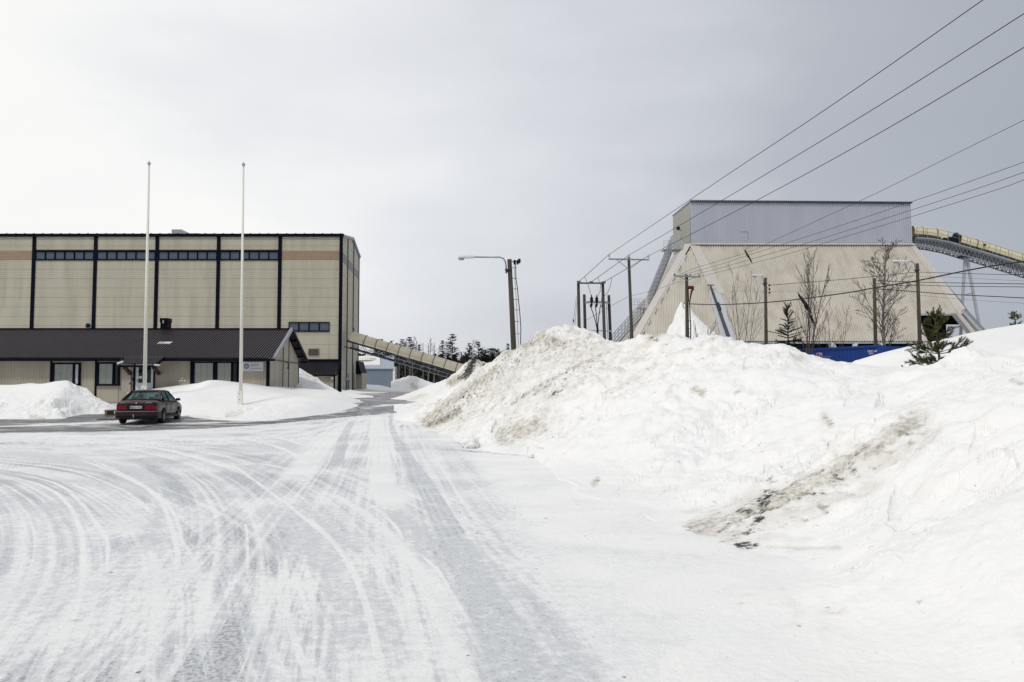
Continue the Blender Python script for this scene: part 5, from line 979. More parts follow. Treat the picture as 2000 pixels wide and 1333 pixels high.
    for wx in (.93, 3.60):
        for sgn in (1, -1):
            yo = sgn * .80; m = CB(); c = Vector((wx, yo, .31)); pr = [(.20, -.095), (.285, -.095), (.305, -.08), (.31, -.05), (.31, .05), (.305, .08), (.285, .095), (.20, .095)]
            n = 32; o = 0
            for r, y in pr:
                for j in range(n): a = 2 * math.pi * j / n; m.v.append(c + Vector((r * math.cos(a), y, r * math.sin(a))))
            for i in range(len(pr) - 1):
                for j in range(n): m.f.append((i * n + j, i * n + (j + 1) % n, (i + 1) * n + (j + 1) % n, (i + 1) * n + j))
            wh = m.done('wheel', 'rubber', t, True)
            m = CB(); yy = yo + sgn * .075
            k = 32
            for r, y in ((.205, .01), (.19, -.01), (.17, -.03), (.06, -.01), (.0001, .0)):
                for j in range(k): a = 2 * math.pi * j / k; m.v.append(Vector((wx + r * math.cos(a), yy + sgn * y, .31 + r * math.sin(a))))
            for i in range(4):
                for j in range(k): m.f.append((i * k + j, i * k + (j + 1) % k, (i + 1) * k + (j + 1) % k, (i + 1) * k + j))
            rm = m.done('rim', 'alloy', wh)
            m = CB()
            for q in range(7): a = 2 * math.pi * q / 7; m.bar((wx + .05 * math.cos(a), yy - sgn * .002, .31 + .05 * math.sin(a)), (wx + .18 * math.cos(a), yy - sgn * .005, .31 + .18 * math.sin(a)), .04, .03, up=(0, 1, 0))
            m.tube([(wx, yy - .01, .31), (wx, yy + .012, .31)], .05, 12); m.done('spokes', 'alloy', wh)
            m = CB()
            for j in range(20):
                a = math.pi * (-.05 + 1.1 * j / 19); 
                for y in (.60, .868): m.v.append(Vector((wx + .362 * math.cos(a), sgn * y, .325 + .362 * math.sin(a))))
            for j in range(19): m.f.append((2 * j, 2 * j + 1, 2 * j + 3, 2 * j + 2))
            m.done('wheel_arch_liner', 'car_black', t)
mat('car_grime_red', (.042, .018, .024), .55, noise=.25, nscale=6); mat('bumper_strip', (.20, .185, .185), .5); mat('tail_dim', (.14, .02, .022), .2); mat('mirror', (.16, .22, .23), .05, .9)
parked_car()

m = MB(); p = ground_at(222, 812)
for i in range(5): m.box(p.x - .5, p.x + .75, p.y + i * .16, p.y + i * .16 + .11, p.z + .24, p.z + .27)
for i in range(3): m.box(p.x - .45 + i * .5, p.x - .33 + i * .5, p.y, p.y + .75, p.z + .16, p.z + .24)
for i in range(3): m.box(p.x - .45, p.x + .7, p.y + i * .31, p.y + i * .31 + .1, p.z - .0, p.z + .02); m.box(p.x - .45 + i * .5, p.x - .35 + i * .5, p.y + i * .0, p.y + .75, p.z + .02, p.z + .16)
tag(m.build('pallet', 'plank'), 'weathered wooden pallet lying on the wet ground just left of the parked car', 'pallet')
p = ground_at(213, 821); m = MB(); m.hexa([(p.x - .6, p.y, p.z), (p.x + 1.2, p.y + .1, p.z), (p.x + 1.2, p.y + .4, p.z), (p.x - .6, p.y + .3, p.z), (p.x - .55, p.y, p.z + .04), (p.x + 1.15, p.y + .12, p.z + .05), (p.x + 1.15, p.y + .36, p.z + .05), (p.x - .55, p.y + .27, p.z + .04)])
tag(m.build('board', 'brown_board'), 'reddish brown board lying on the ground in front of the pallet', 'board')
# ================================================================== STORAGE HALL WITH SLOPED SIDES (right)
def storage_hall():
    Yt = 110.0
    A = P(1350, 477, Yt); B = P(1782, 478, Yt); TA = P(1348, 395, Yt); TB = P(1777.5, 398.5, Yt); dep = 9.2
    t = thing('storage_hall', 'huge beige sheet-clad storage hall with sloping sides and a pale grey box on top', 'storage hall', (40, Yt, gz(40, Yt)))
    back = Vector((-.55, dep, 0)); ze = A.z
    # top box
    pr = (.30, [(0, 0), (.22, 0), (.30, .10), (.66, .10), (.74, 0)])
    m = MB(); m.corr([TA, TB, B, A], (TB - TA), Vector((0, 0, 1)), pr, nrm=(0, -1, 0))
    wall = m.build('tower_wall', 'tower_sheet', t)
    m = MB(); TA2, A2 = TA + back + Vector((0, 0, -.5)), A + back; pr2 = (.22, [(0, 0), (.2, 0), (.35, .03), (.7, .03), (.85, 0)])
    m.corr([TA2 + Vector((0, 0, .5)), TA, A, A2], back * -1, Vector((0, 0, 1)), pr2, nrm=(-1, 0, 0)); m.build('tower_wall', 'tower_shaded_end', t); m = MB(); m.add([TB, TB + back, B + back, B], [(0, 1, 2, 3)]); m.build('tower_wall', 'silo_trim', t)
    m = MB(); m.add([TA + back, TB + back, B + back, A + back], [(0, 1, 2, 3)]); m.build('tower_wall', 'tower_sheet', t)
    m = MB(); m.hexa([TA + Vector((-.1, -.15, -.02)), TB + Vector((.15, -.15, -.02)), TB + back + Vector((.15, .1, -.02)), TA + back + Vector((-.1, .1, -.02)), TA + Vector((-.1, -.15, .14)), TB + Vector((.15, -.15, .14)), TB + back + Vector((.15, .1, .14)), TA + back + Vector((-.1, .1, .14))]); tr = m.build('tower_roof', 'steel', t)
    m = MB(); x = TA.x
    while x < TB.x:
        f = (x - TA.x) / (TB.x - TA.x); z = TA.z + (TB.z - TA.z) * f; m.box(x, x + .15, Yt - .42, Yt - .14, z + .02, z + .22); x += .26
    m.build('roof_sheet_edge', 'dark_steel', tr)
    m = MB(); m.bar(TA + Vector((0, -.08, 0)), TB + Vector((0, -.08, 0)), .06, .16); m.build('eaves_trim', 'dark_steel', t)
    m = MB(); m.bar(A + Vector((-.1, -.3, -.05)), B + Vector((.1, -.3, -.05)), .3, .22); m.bar(A + Vector((0, -.1, .12)), B + Vector((0, -.1, .12)), .12, .10); m.build('base_flashing', 'silo_trim', t)
    m = MB(); x = A.x + .6
    while x < B.x - .1: m.box(x, x + .16, Yt - .47, Yt - .44, A.z - .27, A.z - .16); x += .335
    m.build('rib_shade_block', 'dark_steel', t)  # solid dark blocks draw the shade at the rib tops
    # hatch outline on the box
    p0, p1 = P(1446, 453, Yt - .08), P(1461, 470, Yt - .08); m = MB(); m.bar((p0.x, p0.y, p0.z), (p1.x, p0.y, p0.z), .05); m.bar((p1.x, p0.y, p0.z), (p1.x, p0.y, p1.z), .04); m.bar((p0.x, p0.y, p1.z), (p1.x, p0.y, p1.z), .03); m.build('hatch', 'steel', t)
    # main front slope
    Ye = 101.0; S0y = Yt - .1
    def fp(px, py):      # point of the front slope plane seen at a pixel
        n = Vector((0, (ze - zrow(668, Ye)), -(Yt - Ye))).normalized(); n = Vector((0, ze - zrow(668, Ye), -(Yt - Ye)))
        a = P(px, py, 100.0); o = Vector((0, 0, CAMZ)); d = a - o; k = (Vector((0, Yt, ze)) - o).dot(n) / d.dot(n); return o + d * k
    dn = Vector((0, Ye - Yt, zrow(668, Ye) - ze)).normalized(); nf = Vector((0, dn.z, -dn.y)).normalized()
    if nf.y > 0: nf = -nf
    prf = (.335, [(0, 0), (.22, 0), (.30, .10), (.66, .10), (.74, 0)])
    C = fp(1428, 668); D1 = fp(1818, 668); sp_ = fp(1790, 613.5); D2 = fp(1886, 613.5); TS = Vector((sp_.x, Yt, ze)); D1.x = sp_.x
    m = MB(); m.corr([A, TS, D1, C], (1, 0, 0), dn, prf, nrm=nf); m.corr([TS, B, D2, sp_], (1, 0, 0), dn, prf, nrm=nf)
    fs = m.build('front_slope', 'silo_sheet', t)
    # corner triangle
    Fp = P(1243, 668, 104.0); A_ = A + Vector((.05, -.05, -.3)); e1 = (C - Fp).normalized(); nC = (C - A_).cross(Fp - A_).normalized()
    if nC.y > 0: nC = -nC
    v = ((C + Fp) / 2 - A_); v = (v - e1 * v.dot(e1)).normalized(); m = MB(); m.corr([A_, C + (C - A_) * .25, Fp + (Fp - A_) * .25], e1, v, prf, nrm=nC); m.build('corner_slope', 'silo_sheet', t)
    # left end slope (seen edge-on, smooth)
    H = A + back; Gp = P(1204, 668, 116.5); Gb = Gp + (Gp - H) * .25; Fb = Fp + (Fp - A) * .25
    m = MB(); e = (Fb - Gb).normalized(); nl = (Gb - A).cross(Fb - A).normalized(); nl = -nl if nl.x > 0 else nl
    m.add([A, H, Gb, Fb], [(0, 1, 2, 3)]); m.build('end_slope', 'shaded_end_sheet', t)
    # hip caps
    m = MB(); m.hexa([A + Vector((-.3, -.12, .1)), A + Vector((.9, -.12, .1)), A + Vector((.9, .1, .1)), A + Vector((-.3, .1, .1)), fp(1408, 574) + Vector((-1.2, -.14, 0)), fp(1408, 574) + Vector((.55, -.14, 0)), fp(1408, 574) + Vector((.55, .05, 0)), fp(1408, 574) + Vector((-1.2, .05, 0))]); m.build('hip_cap', 'silo_trim', t)
    m = MB(); a = fp(1397, 566); b = fp(1426, 668)
    m.hexa([a + Vector((-.9, -.12, 0)), a + Vector((.5, -.12, 0)), a + Vector((.5, .02, 0)), a + Vector((-.9, .02, 0)), b + Vector((-1.0, -.12, 0)), b + Vector((.6, -.12, 0)), b + Vector((.6, .02, 0)), b + Vector((-1, .02, 0))]); m.build('bare_strip', 'pale_panel', t)
    m = MB(); d = (Fb - A).normalized(); w_ = Vector((-.8, .3, 0)); off = nl * .1 + Vector((0, -.1, 0)); m.hexa([A + off * .5, A + off + w_, A + w_, A, Fb + off, Fb + off + w_ * 1.3, Fb + w_ * 1.3, Fb]); m.build('hip_cap', 'silo_trim', t)
    for k in range(9):
        f0 = .10 + k * .088; a = A.lerp(Fb, f0) + Vector((.25, -.35, 0)); b = A.lerp(Fb, f0 + .045) + Vector((.32, -.35, 0)); m = MB(); m.bar(a, b, .05, .05); m.build('seam_gap', 'dark_steel', t)
    # right hip and end slope
    Er = P(1946, 668, 109.5); Eb = Er; m = MB(); hb = fp(1903, 640); a0 = B + Vector((.0, -.1, .05)); m.hexa([a0 + Vector((-.5, 0, 0)), a0 + Vector((.2, 0, 0)), a0 + Vector((.2, .2, 0)), a0 + Vector((-.5, .2, 0)), D2 + Vector((-.9, -.12, 0)), D2 + Vector((.5, -.12, 0)), D2 + Vector((.5, .2, 0)), D2 + Vector((-.9, .2, 0))]); m.build('hip_cap', 'silo_trim', t)
    q1 = P(1950, 668, 110.0); q2 = fp(1926, 668); m = MB()
    # end slope leaves its lower bay open: strip along the outer edge only
    Bb = B + back; far = P(1975, 690, 111.5); inn = P(1948, 690, 110.0)
    m.add([B, Bb, far, inn, P(1879, 590, 104.8)], [(0, 1, 2, 3, 4)]); m.build('end_slope', 'silo_trim', t)
    for (xa, ya, xb, yb, w1, mt) in ((1862, 614, 1896, 655, .55, 'steel'), (1872, 614, 1903, 652, .45, 'silo_trim'), (1880, 606, 1921, 652, .5, 'galv'), (1884, 604, 1928, 652, .22, 'steel')):
        m = MB(); a = P(xa, ya, 103.0); b = P(xb, yb, 101.2); b = b + (b - a) * .5; m.bar(a, b, w1, .3); m.build('rafter', mt, t)
    m = MB(); a, b = fp(1790, 613.5), fp(1876, 613.5); m.bar(a + Vector((0, -.1, -.1)), b + Vector((0, -.1, -.1)), .12, .22); m.bar(a + Vector((.05, -.05, 0)), D1 + Vector((.05, -.05, 0)), .1, .1); m.build('opening_trim', 'galv', t)
    # eaves line along the bottom edge, dark gap and concrete legs below
    m = MB(); m.bar(C + Vector((-.5, -.1, -.12)), D1 + Vector((0, -.1, -.12)), .2, .22); m.build('eaves_trim', 'galv', t)
    m = MB(); x = C.x
    while x < D1.x: m.box(x, x + .16, Ye - .26, Ye - .22, C.z - .03, C.z + .10); x += .335
    m.build('rib_shade_block', 'dark_steel', t)  # same dark blocks, shade drawn at the lower rib ends
    zg = gz(40, 101) - .3; m = MB(); m.box(C.x - 6, D1.x - .2, 104.0, 104.4, zg, C.z + 1.5); m.box(D1.x - 3, 61.2, 112, 112.4, zg, zrow(600, 112)); m.box(61.2, 63.2, 112, 112.4, zrow(634, 112), zrow(614, 112)); m.build('dark_inner_sheet', 'void', t)  # near-black sheets stand in for the shade inside the hall
    m = MB(); m.add([A + Vector((0, 3, -1)), B + Vector((-1, 3, -1)), D1 + Vector((2.6, 7, 2)), C + Vector((-4, 7, 2))], [(0, 1, 2, 3)]); m.build('dark_backing', 'void', t)  # near-black sheet, interior darkness put into its colour
    for xa, xb in ((1622, 1634), (1671, 1668), (1720, 1731)):
        a, b = P(xa, 670, 101.2), P(xb, 690, 100.0); m = MB(); m.bar(a, b + (b - a) * 2, .55, .5); m.build('concrete_leg', 'concrete', t)
    # long seam on the slope, darker streak line
    m = MB(); a, b = fp(1405, 570), fp(1790, 571); m.bar(a + nf * .09, b + nf * .09, .03, .03); m.build('sheet_lap', 'silo_lap', t)
    # torn sheets: long dark slits with a curled lip
    def slit(pts, name='torn_slit'):
        m = MB(); q = [fp(*p) + nf * .10 for p in pts]; q2 = [p - nf * .06 for p in q]; n = len(q); m.add(q + q2, [tuple(range(n)), tuple(range(n, 2 * n))[::-1]] + [(i, (i + 1) % n, n + (i + 1) % n, n + i) for i in range(n)]); m.build(name, 'void', t)
    slit([(1453.5, 487), (1457, 492), (1462, 500), (1468, 511), (1469.5, 516), (1464, 509), (1457, 498), (1453.8, 492)])
    slit([(1556, 570), (1562, 577), (1572, 588), (1580, 599), (1584.5, 609), (1585, 617), (1579, 613), (1572, 602), (1565, 589), (1559, 578)]); slit([(1580, 617), (1585, 617), (1589, 628), (1593, 643), (1586, 631)])
    m = MB(); a, b = fp(1577, 615), fp(1586, 617); m.bar(a + nf * .2, b + nf * .2, .2, .1); m.build('torn_lip', 'galv', t)
    m = MB(); pts = [fp(1452.5, 479), fp(1456, 484), fp(1454, 490), fp(1452, 486)]; m.tube([p + nf * .2 for p in pts], .05, 5); m.build('torn_lip', 'silo_trim', t)
    # prop leaning on the slope
    m = MB(); a, b = fp(1386, 565) + nf * .6, fp(1417, 652) + nf * .6; b2 = b + (b - a) * .3; m.tube([a, b2], [.14, .26], 8); m.bar(a + Vector((-.5, 0, .15)), a + Vector((.5, 0, .15)), .12, .12); m.bar(fp(1399, 600) + nf * .9, fp(1404, 614) + nf * .9, .3, .2); m.build('leaning_prop', 'dark_steel', t)
    # stairs up the left edge, with a landing half way
    def railrun(p0, p1, n, w=1.0, name='staircase', dz=2.0):
        d = p1 - p0; m = MB(); b = Vector((0, w, 0))
        for o in (Vector((0, 0, 0)), b): m.bar(p0 + o, p1 + o, .08, .13)
        k = int(abs(d.z) / .24)
        for i in range(k): c = p0 + d * ((i + .5) / k); m.box(c.x - .12, c.x + .12, c.y, c.y + w, c.z - .02, c.z + .02)
        st = m.build(name, 'steel', t)
        for o in (Vector((0, 0, 0)), b):
            m = MB()
            for h in (.55, 1.05, 1.55, dz): m.bar(p0 + o + Vector((0, 0, h)), p1 + o + Vector((0, 0, h)), .075)
            for i in range(n + 1): c = p0 + d * (i / n) + o; m.bar(c, c + Vector((0, 0, dz)), .07)
            m.build('handrail', 'galv', st)
    S1, S2, S3, S4 = P(1331, 487, 111), P(1268, 601, 109.5), P(1246, 601.5, 109.5), P(1190, 690, 108)
    railrun(S1 + Vector((-1.2, 0, 0)), S2, 14); railrun(S3 + Vector((.9, 0, -.9)), S4, 11)
    m = MB(); m.box(S2.x - 1.5, S2.x + .3, S2.y - .1, S2.y + 1.2, S2.z - .15, S2.z); ld = m.build('landing', 'galv', t)
    m = MB()
    for x in (S2.x - 1.4, S2.x + .25):
        for y in (S2.y - .05, S2.y + 1.15): m.bar((x, y, S2.z), (x, y, S2.z + 1.15), .05)
    for h in (.4, .78, 1.15): m.bar((S2.x - 2.6, S2.y - .05, S2.z + h), (S2.x + .3, S2.y - .05, S2.z + h), .045)
    m.bar((S2.x - 2.6, S2.y - .05, S2.z - .2), (S2.x - 2.6, S2.y - .05, S2.z + 1.15), .05); m.bar((S2.x - 2.0, S2.y - .05, S2.z - .2), (S2.x - 2.0, S2.y - .05, S2.z + 1.15), .05); m.build('handrail', 'galv', ld)
    for px in (1257, 1268): m = MB(); a = P(px, 604, 110); m.bar(a, (a.x, a.y, a.z - 2.6 + (px - 1257) * .1), .2, .2); m.build('bracket', 'galv', ld)
    m = MB(); z = S1.z; m.box(S1.x - 2.6, S1.x + .6, S1.y - .1, S1.y + 1.4, z - .15, z); up_ = m.build('landing', 'steel', t)
    m = MB()
    for x in (S1.x - 2.5, S1.x - 1.8, S1.x - 1.0, S1.x - .2): m.bar((x, S1.y - .05, z), (x, S1.y - .05, z + 1.2), .05)
    for h in (.3, .6, .9, 1.2): m.bar((S1.x - 2.5, S1.y - .05, z + h), (S1.x + .1, S1.y - .05, z + h), .045)
    m.build('handrail', 'galv', up_)
    m = MB(); a = P(1331, 452, Yt + 3); m.bar(P(1331, 487, Yt - .3), P(1331, 468, Yt - .3), .3, .1); m.tube([P(1329, 459, Yt + 2), P(1329, 467, Yt + 2)], .1, 6); m.build('door_post', 'galv', t)
    m = MB(); c = P(1324.5, 446.5, Yt + 4); m.lathe(c, [(.05, .32), (.26, .2), (.28, -.1), (.05, -.28)], 10); m.bar(c, P(1330, 451, Yt + 3), .08); m.build('floodlight', 'car_black', t)
mat('tower_shaded_end', (.36, .355, .32), .55, noise=.04, nscale=.5); mat('shaded_end_sheet', (.40, .375, .345), .55, noise=.05, nscale=.4); mat('pale_panel', (.56, .585, .63), .5); mat('silo_lap', (.40, .37, .31), .6)  # tower and slope end sheets darkened in colour for the shaded left faces
storage_hall()

# ================================================================== RIGHT CONVEYOR
def right_conveyor():
    Y = 113.0
    t = thing('conveyor', 'cream hooded conveyor on a lattice bridge leaving the grey box at the far right', 'conveyor', tuple(P(1886, 668, Y)))
    ctr = [(1780, 462), (1812, 464.5), (1845, 471), (1880, 481.5), (1920, 493), (1960, 505.5), (2003, 519), (2060, 537), (2130, 559)]   # foot of the hood
    top = [(p[0], p[1] - 21.5) for p in ctr]
    Pt = [P(a, b, Y) for a, b in ctr]
    def along(s):
        k = min(int(s), len(Pt) - 2); return Pt[k].lerp(Pt[k + 1], s - k)
    Rr = .95
    def hood(m, s0, s1, r=Rr, n=12, steps=3):
        o = len(m.v)
        for i in range(steps + 1):
            s = s0 + (s1 - s0) * i / steps; c = along(s); d = (along(min(s + .05, 8)) - along(max(s - .05, 0))).normalized(); up = Vector((-d.z, 0, d.x))
            for j in range(n + 1): a = math.pi * (-.12 + 1.24 * j / n); m.v.append(c + up * (.55 + math.sin(a) * r) + Vector((0, -math.cos(a) * r, 0)))
        for i in range(steps):
            for j in range(n): m.f.append((o + i * (n + 1) + j, o + i * (n + 1) + j + 1, o + (i + 1) * (n + 1) + j + 1, o + (i + 1) * (n + 1) + j))
    bks = [0, .65, 1.35, 1.97]; 
    for a, b in zip(bks[:-1], bks[1:]): m = MB(); hood(m, a, b - .015); m.build('hood_segment', 'hood_cream', t, smooth=True)
    bks = [2.65, 3.0, 3.5, 4.05, 4.6, 5.15, 5.7, 6.25, 6.8, 7.4, 8.0]
    for a, b in zip(bks[:-1], bks[1:]): m = MB(); hood(m, a, b - .015); m.build('hood_segment', 'hood_cream', t, smooth=True)
    for s in (.5, 1.35, 3.5, 2.64): m = MB(); hood(m, s, s + .03, Rr + .03, steps=1); m.build('hood_strap', 'dark_steel', t)
    # uncovered stretch with the black end plate
    c = along(2.6); m = MB(); c2 = c + Vector((0, 0, .55)); m.lathe(c2, [(0.1, 0), (1.12, 0), (1.12, .12), (.1, .12)], 20, axis='x'); m.hexa([along(2.0) + Vector((0, -.8, -.1)), along(2.6) + Vector((0, -.8, -.1)), along(2.6) + Vector((0, .8, -.1)), along(2.0) + Vector((0, .8, -.1)), along(2.0) + Vector((0, -.8, .5)), along(2.6) + Vector((0, -.8, .75)), along(2.6) + Vector((0, .8, .75)), along(2.0) + Vector((0, .8, .5))]); m.build('belt_opening', 'rubber', t)
    # belt trough, deck and lattice girder
    for dy in (-1.0, 1.0):
        m = MB(); n = 40; o = Vector((0, dy, 0))
        for i in range(n):
            a, b = along(8 * i / n), along(8 * (i + 1) / n)
            m.bar(a + o + Vector((0, 0, -.60)), b + o + Vector((0, 0, -.60)), .12, .22); m.bar(a + o + Vector((0, 0, -1.55)), b + o + Vector((0, 0, -1.55)), .12, .16)
            mid = a.lerp(b, .5); m.bar(a + o + Vector((0, 0, -.6)), mid + o + Vector((0, 0, -1.55)), .08); m.bar(mid + o + Vector((0, 0, -1.55)), b + o + Vector((0, 0, -.6)), .08)
        m.build('lattice_girder', 'steel', t)
    m = MB(); n = 26
    for i in range(n):
        a, b = along(8 * i / n), along(8 * (i + 1) / n); m.hexa([a + Vector((0, -1.0, -.75)), b + Vector((0, -1.0, -.75)), b + Vector((0, 1, -.75)), a + Vector((0, 1, -.75)), a + Vector((0, -1.0, -.05)), b + Vector((0, -1.0, -.05)), b + Vector((0, 1, -.05)), a + Vector((0, 1, -.05))])
        m.bar(a + Vector((0, -1, -1.5)), a.lerp(b, .5) + Vector((0, 1, -1.5)), .07); m.bar(a.lerp(b, .5) + Vector((0, 1, -1.5)), b + Vector((0, -1, -1.5)), .07)
    m.build('belt_trough', 'dark_steel', t)
    m = MB()
    for i in range(n):
        a, b = along(8 * i / n), along(8 * (i + 1) / n); o = Vector((0, -1.6, -.35)); m.bar(a + o + Vector((0, 0, 1.3)), b + o + Vector((0, 0, 1.3)), .05)
        m.bar(a + o + Vector((0, 0, .75)), b + o + Vector((0, 0, .75)), .035)
        if i % 2 == 0: m.bar(a + o + Vector((0, 0, -.1)), a + o + Vector((0, 0, 1.3)), .055)
    m.build('walkway_rail', 'steel', t)
    m = MB()
    for i in range(n):
        a, b = along(8 * i / n), along(8 * (i + 1) / n); m.hexa([a + Vector((0, -1.7, -.52)), b + Vector((0, -1.7, -.52)), b + Vector((0, -1.06, -.52)), a + Vector((0, -1.06, -.52)), a + Vector((0, -1.7, -.42)), b + Vector((0, -1.7, -.42)), b + Vector((0, -1.06, -.42)), a + Vector((0, -1.06, -.42))])
    m.build('walkway_deck', 'galv', t)
    m = MB(); c = P(1923.5, 478.5, Y - 1.2); m.lathe(c, [(.05, -.12), (.16, -.1), (.16, .12), (.05, .14)], 10, axis='x'); m.build('warning_beacon', 'brown_board', t)
    zg = gz(60, 108) - .3
    for x1, y1 in ((1880, 588), (1910, 622)):
        a = P(1885 + (x1 > 1900) * 3, 502, Y); b = P(x1, y1, Y); b = a + (b - a) * ((a.z - zg) / (a.z - b.z)); m = MB(); m.bar(a, b, .32, .32); m.build('trestle_leg', 'galv', t)
    m = MB(); m.bar(P(1881, 577, Y), P(1900, 573, Y), .14, .14); m.build('trestle_brace', 'steel', t)
    m = MB(); m.box(P(1879, 500, Y).x, P(1893, 500, Y).x, Y - 1, Y + 1, P(1885, 504, Y).z, P(1885, 498, Y).z); m.build('trestle_head', 'dark_steel', t)
mat('hood_cream', (.66, .61, .42), .42, noise=.05, nscale=.5)
right_conveyor()

# ================================================================== CONTAINER
def container():
    a = Vector((19.0, 52.5, 0)); b = Vector((21.85, 47.15, 0)); zt = 4.06; zb = zt - 2.59; u = (b - a).normalized(); nrm = Vector((u.y, -u.x, 0)); nrm = nrm if nrm.x < 0 else -nrm
    L = (b - a).length; back = -nrm * 2.44
    t = thing('shipping_container', 'blue corrugated shipping container half buried behind the snow pile', 'container', tuple(a + Vector((0, 0, zb))))
    m = MB(); m.corr([a + Vector((0, 0, zt - .1)) + nrm * -.05, b + Vector((0, 0, zt - .1)) + nrm * -.05, b + Vector((0, 0, zb)) + nrm * -.05, a + Vector((0, 0, zb)) + nrm * -.05], u, (0, 0, 1), (.278, [(0, 0), (.25, 0), (.5, .036), (.75, .036)]), nrm=nrm)
    m.add([a + back + Vector((0, 0, zb)), b + back + Vector((0, 0, zb)), b + back + Vector((0, 0, zt - .05)), a + back + Vector((0, 0, zt - .05))], [(0, 1, 2, 3)])
    m.add([b + Vector((0, 0, zb)), b + back + Vector((0, 0, zb)), b + back + Vector((0, 0, zt - .05)), b + Vector((0, 0, zt - .05))], [(0, 1, 2, 3)]); m.add([a + Vector((0, 0, zb)), a + back + Vector((0, 0, zb)), a + back + Vector((0, 0, zt - .05)), a + Vector((0, 0, zt - .05))], [(0, 1, 2, 3)]); m.build('side_wall', 'container_blue', t)
    m = MB(); m.add([a + Vector((0, 0, zt - .03)), b + Vector((0, 0, zt - .03)), b + back + Vector((0, 0, zt - .03)), a + back + Vector((0, 0, zt - .03))], [(0, 1, 2, 3)]); m.build('roof', 'container_blue', t)
    m = MB(); m.bar(a + Vector((0, 0, zt - .06)), b + Vector((0, 0, zt - .06)), .12, .12); m.bar(a + Vector((0, 0, zb + .1)), b + Vector((0, 0, zb + .1)), .12, .2)
    m.build('rail', 'container_blue', t)
    for p in (a + u * .08, b - u * .08, a + back, b + back): m = MB(); m.bar(p + Vector((0, 0, zb)), p + Vector((0, 0, zt)), .17, .17, up=u); m.build('corner_post', 'container_blue', t)
    def tx(body, px, py, size, name='marking', mt='plate', bold=0):
        # find the spot on the side seen at the pixel
        d = P(px, py, 50.0) - Vector((0, 0, CAMZ)); o = Vector((0, 0, CAMZ)); pp = a + nrm * .012; k = (pp - o).dot(nrm) / d.dot(nrm); q = o + d * k
        m = MB(); m.text(body, q, u, (0, 0, 1), size, .004, bold=bold); m.build(name, mt, t)
    tx('CPIU 164', 1694, 688.5, .17); tx('22G1', 1697, 692.5, .15)
    tx('CPI', 1594, 697, .34, mt='pale_red', bold=.01)
    m = MB(); q = a + u * .9
    tx('____________', 1599, 697.5, .16); tx('MAX 30480', 1601, 702.5, .11)
    m = MB(); m.box(0, 0, 0, 0, 0, 0)
    d = a + u * .22 + nrm * .02; m = MB(); m.hexa([d + Vector((0, 0, zt - .95)), d + u * .28 + Vector((0, 0, zt - .95)), d + u * .28 + nrm * .01 + Vector((0, 0, zt - .95)), d + nrm * .01 + Vector((0, 0, zt - .95)), d + Vector((0, 0, zt - .45)), d + u * .28 + Vector((0, 0, zt - .45)), d + u * .28 + nrm * .01 + Vector((0, 0, zt - .45)), d + nrm * .01 + Vector((0, 0, zt - .45))]); m.build('label_plate', 'plate', t)
mat('pale_red', (.55, .38, .42), .5)
container()

# ================================================================== POLES AND LAMPS
def wood_pole(m, px0, py0, px1, py1, Y, r0, r1):
    a, b = P(px1, py1, Y), P(px0, py0, Y); g = gz(a.x, a.y) - .3; k = (b.z - g) / (b.z - a.z); a2 = b + (a - b) * k; m.tube([a2, a, b], [r0 * 1.05, r0, r1], 10); return a2, b
def street_lamp(px0, py0, px1, py1, Y, armpx, label, r0, r1, hl, cable=False):
    b = P(px0, py0, Y); a = P(px1, py1, Y); t = thing('street_lamp', label, 'street lamp', (a.x, Y, gz(a.x, Y)), 'street lamps on wooden poles')
    m = MB(); wood_pole(m, px0, py0 + 4, px1, py1, Y, r0, r1); m.build('pole', 'wood_pole', t, smooth=True)
    e = P(armpx, py0 - .5, Y); s = b + Vector((-r1 - .05, -.02, -.55)); h = (b.z - .5)
    m = MB(); tp = Vector((b.x - .35, Y, e.z)); m.tube([s + Vector((0, 0, -.2)), s + Vector((0, 0, .1)), (s.x - .03, Y, e.z - .22), (s.x - .12, Y, e.z - .07), (s.x - .28, Y, e.z - .01), tuple(e + Vector((hl * .9, 0, 0)))], .035, 8); m.build('arm', 'steel', t, smooth=True)
    m = MB(); m.tube([s + Vector((-.02, 0, -.1)), s + Vector((.02 + r1, 0, -.1))], .06, 6); m.box(b.x - r1 - .10, b.x + r1 + .02, Y - r1 - .03, Y + r1 + .03, b.z - .60, b.z - .55); m.build('clamp', 'dark_steel', t)
    m = MB(); c = e; L = hl
    o = len(m.v); prof = [(-.5 * L, .02, .03), (-.46 * L, .10, .07), (-.2 * L, .13, .075), (.12 * L, .13, .075), (.22 * L, .09, .09), (.95 * L, .06, .07), (1.0 * L, .03, .03)]
    for x, w_, h_ in prof:
        for j in range(10): a_ = 2 * math.pi * j / 10; m.v.append(c + Vector((x, math.cos(a_) * w_, math.sin(a_) * h_)))
    for i in range(len(prof) - 1):
        for j in range(10): m.f.append((o + i * 10 + j, o + i * 10 + (j + 1) % 10, o + (i + 1) * 10 + (j + 1) % 10, o + (i + 1) * 10 + j))
    hd = m.build('lamp_head', 'lamp_white', t, smooth=True)
    m = MB(); m.lathe(c + Vector((-.17 * L, 0, -.085)), [(.14, .01), (.135, -.03), (.10, -.055), (.02, -.06)], 12); m.build('lens', 'lamp_lens', hd, smooth=True)
    return t, a, b
t, a, b = street_lamp(995, 503, 1003, 675, 36.5, 905, 'nearest street lamp, its wooden pole rising behind the left crest of the snow pile', .13, .105, .52)
m = MB(); dx = Vector((.30, 0, 0)); d = (a - b); 
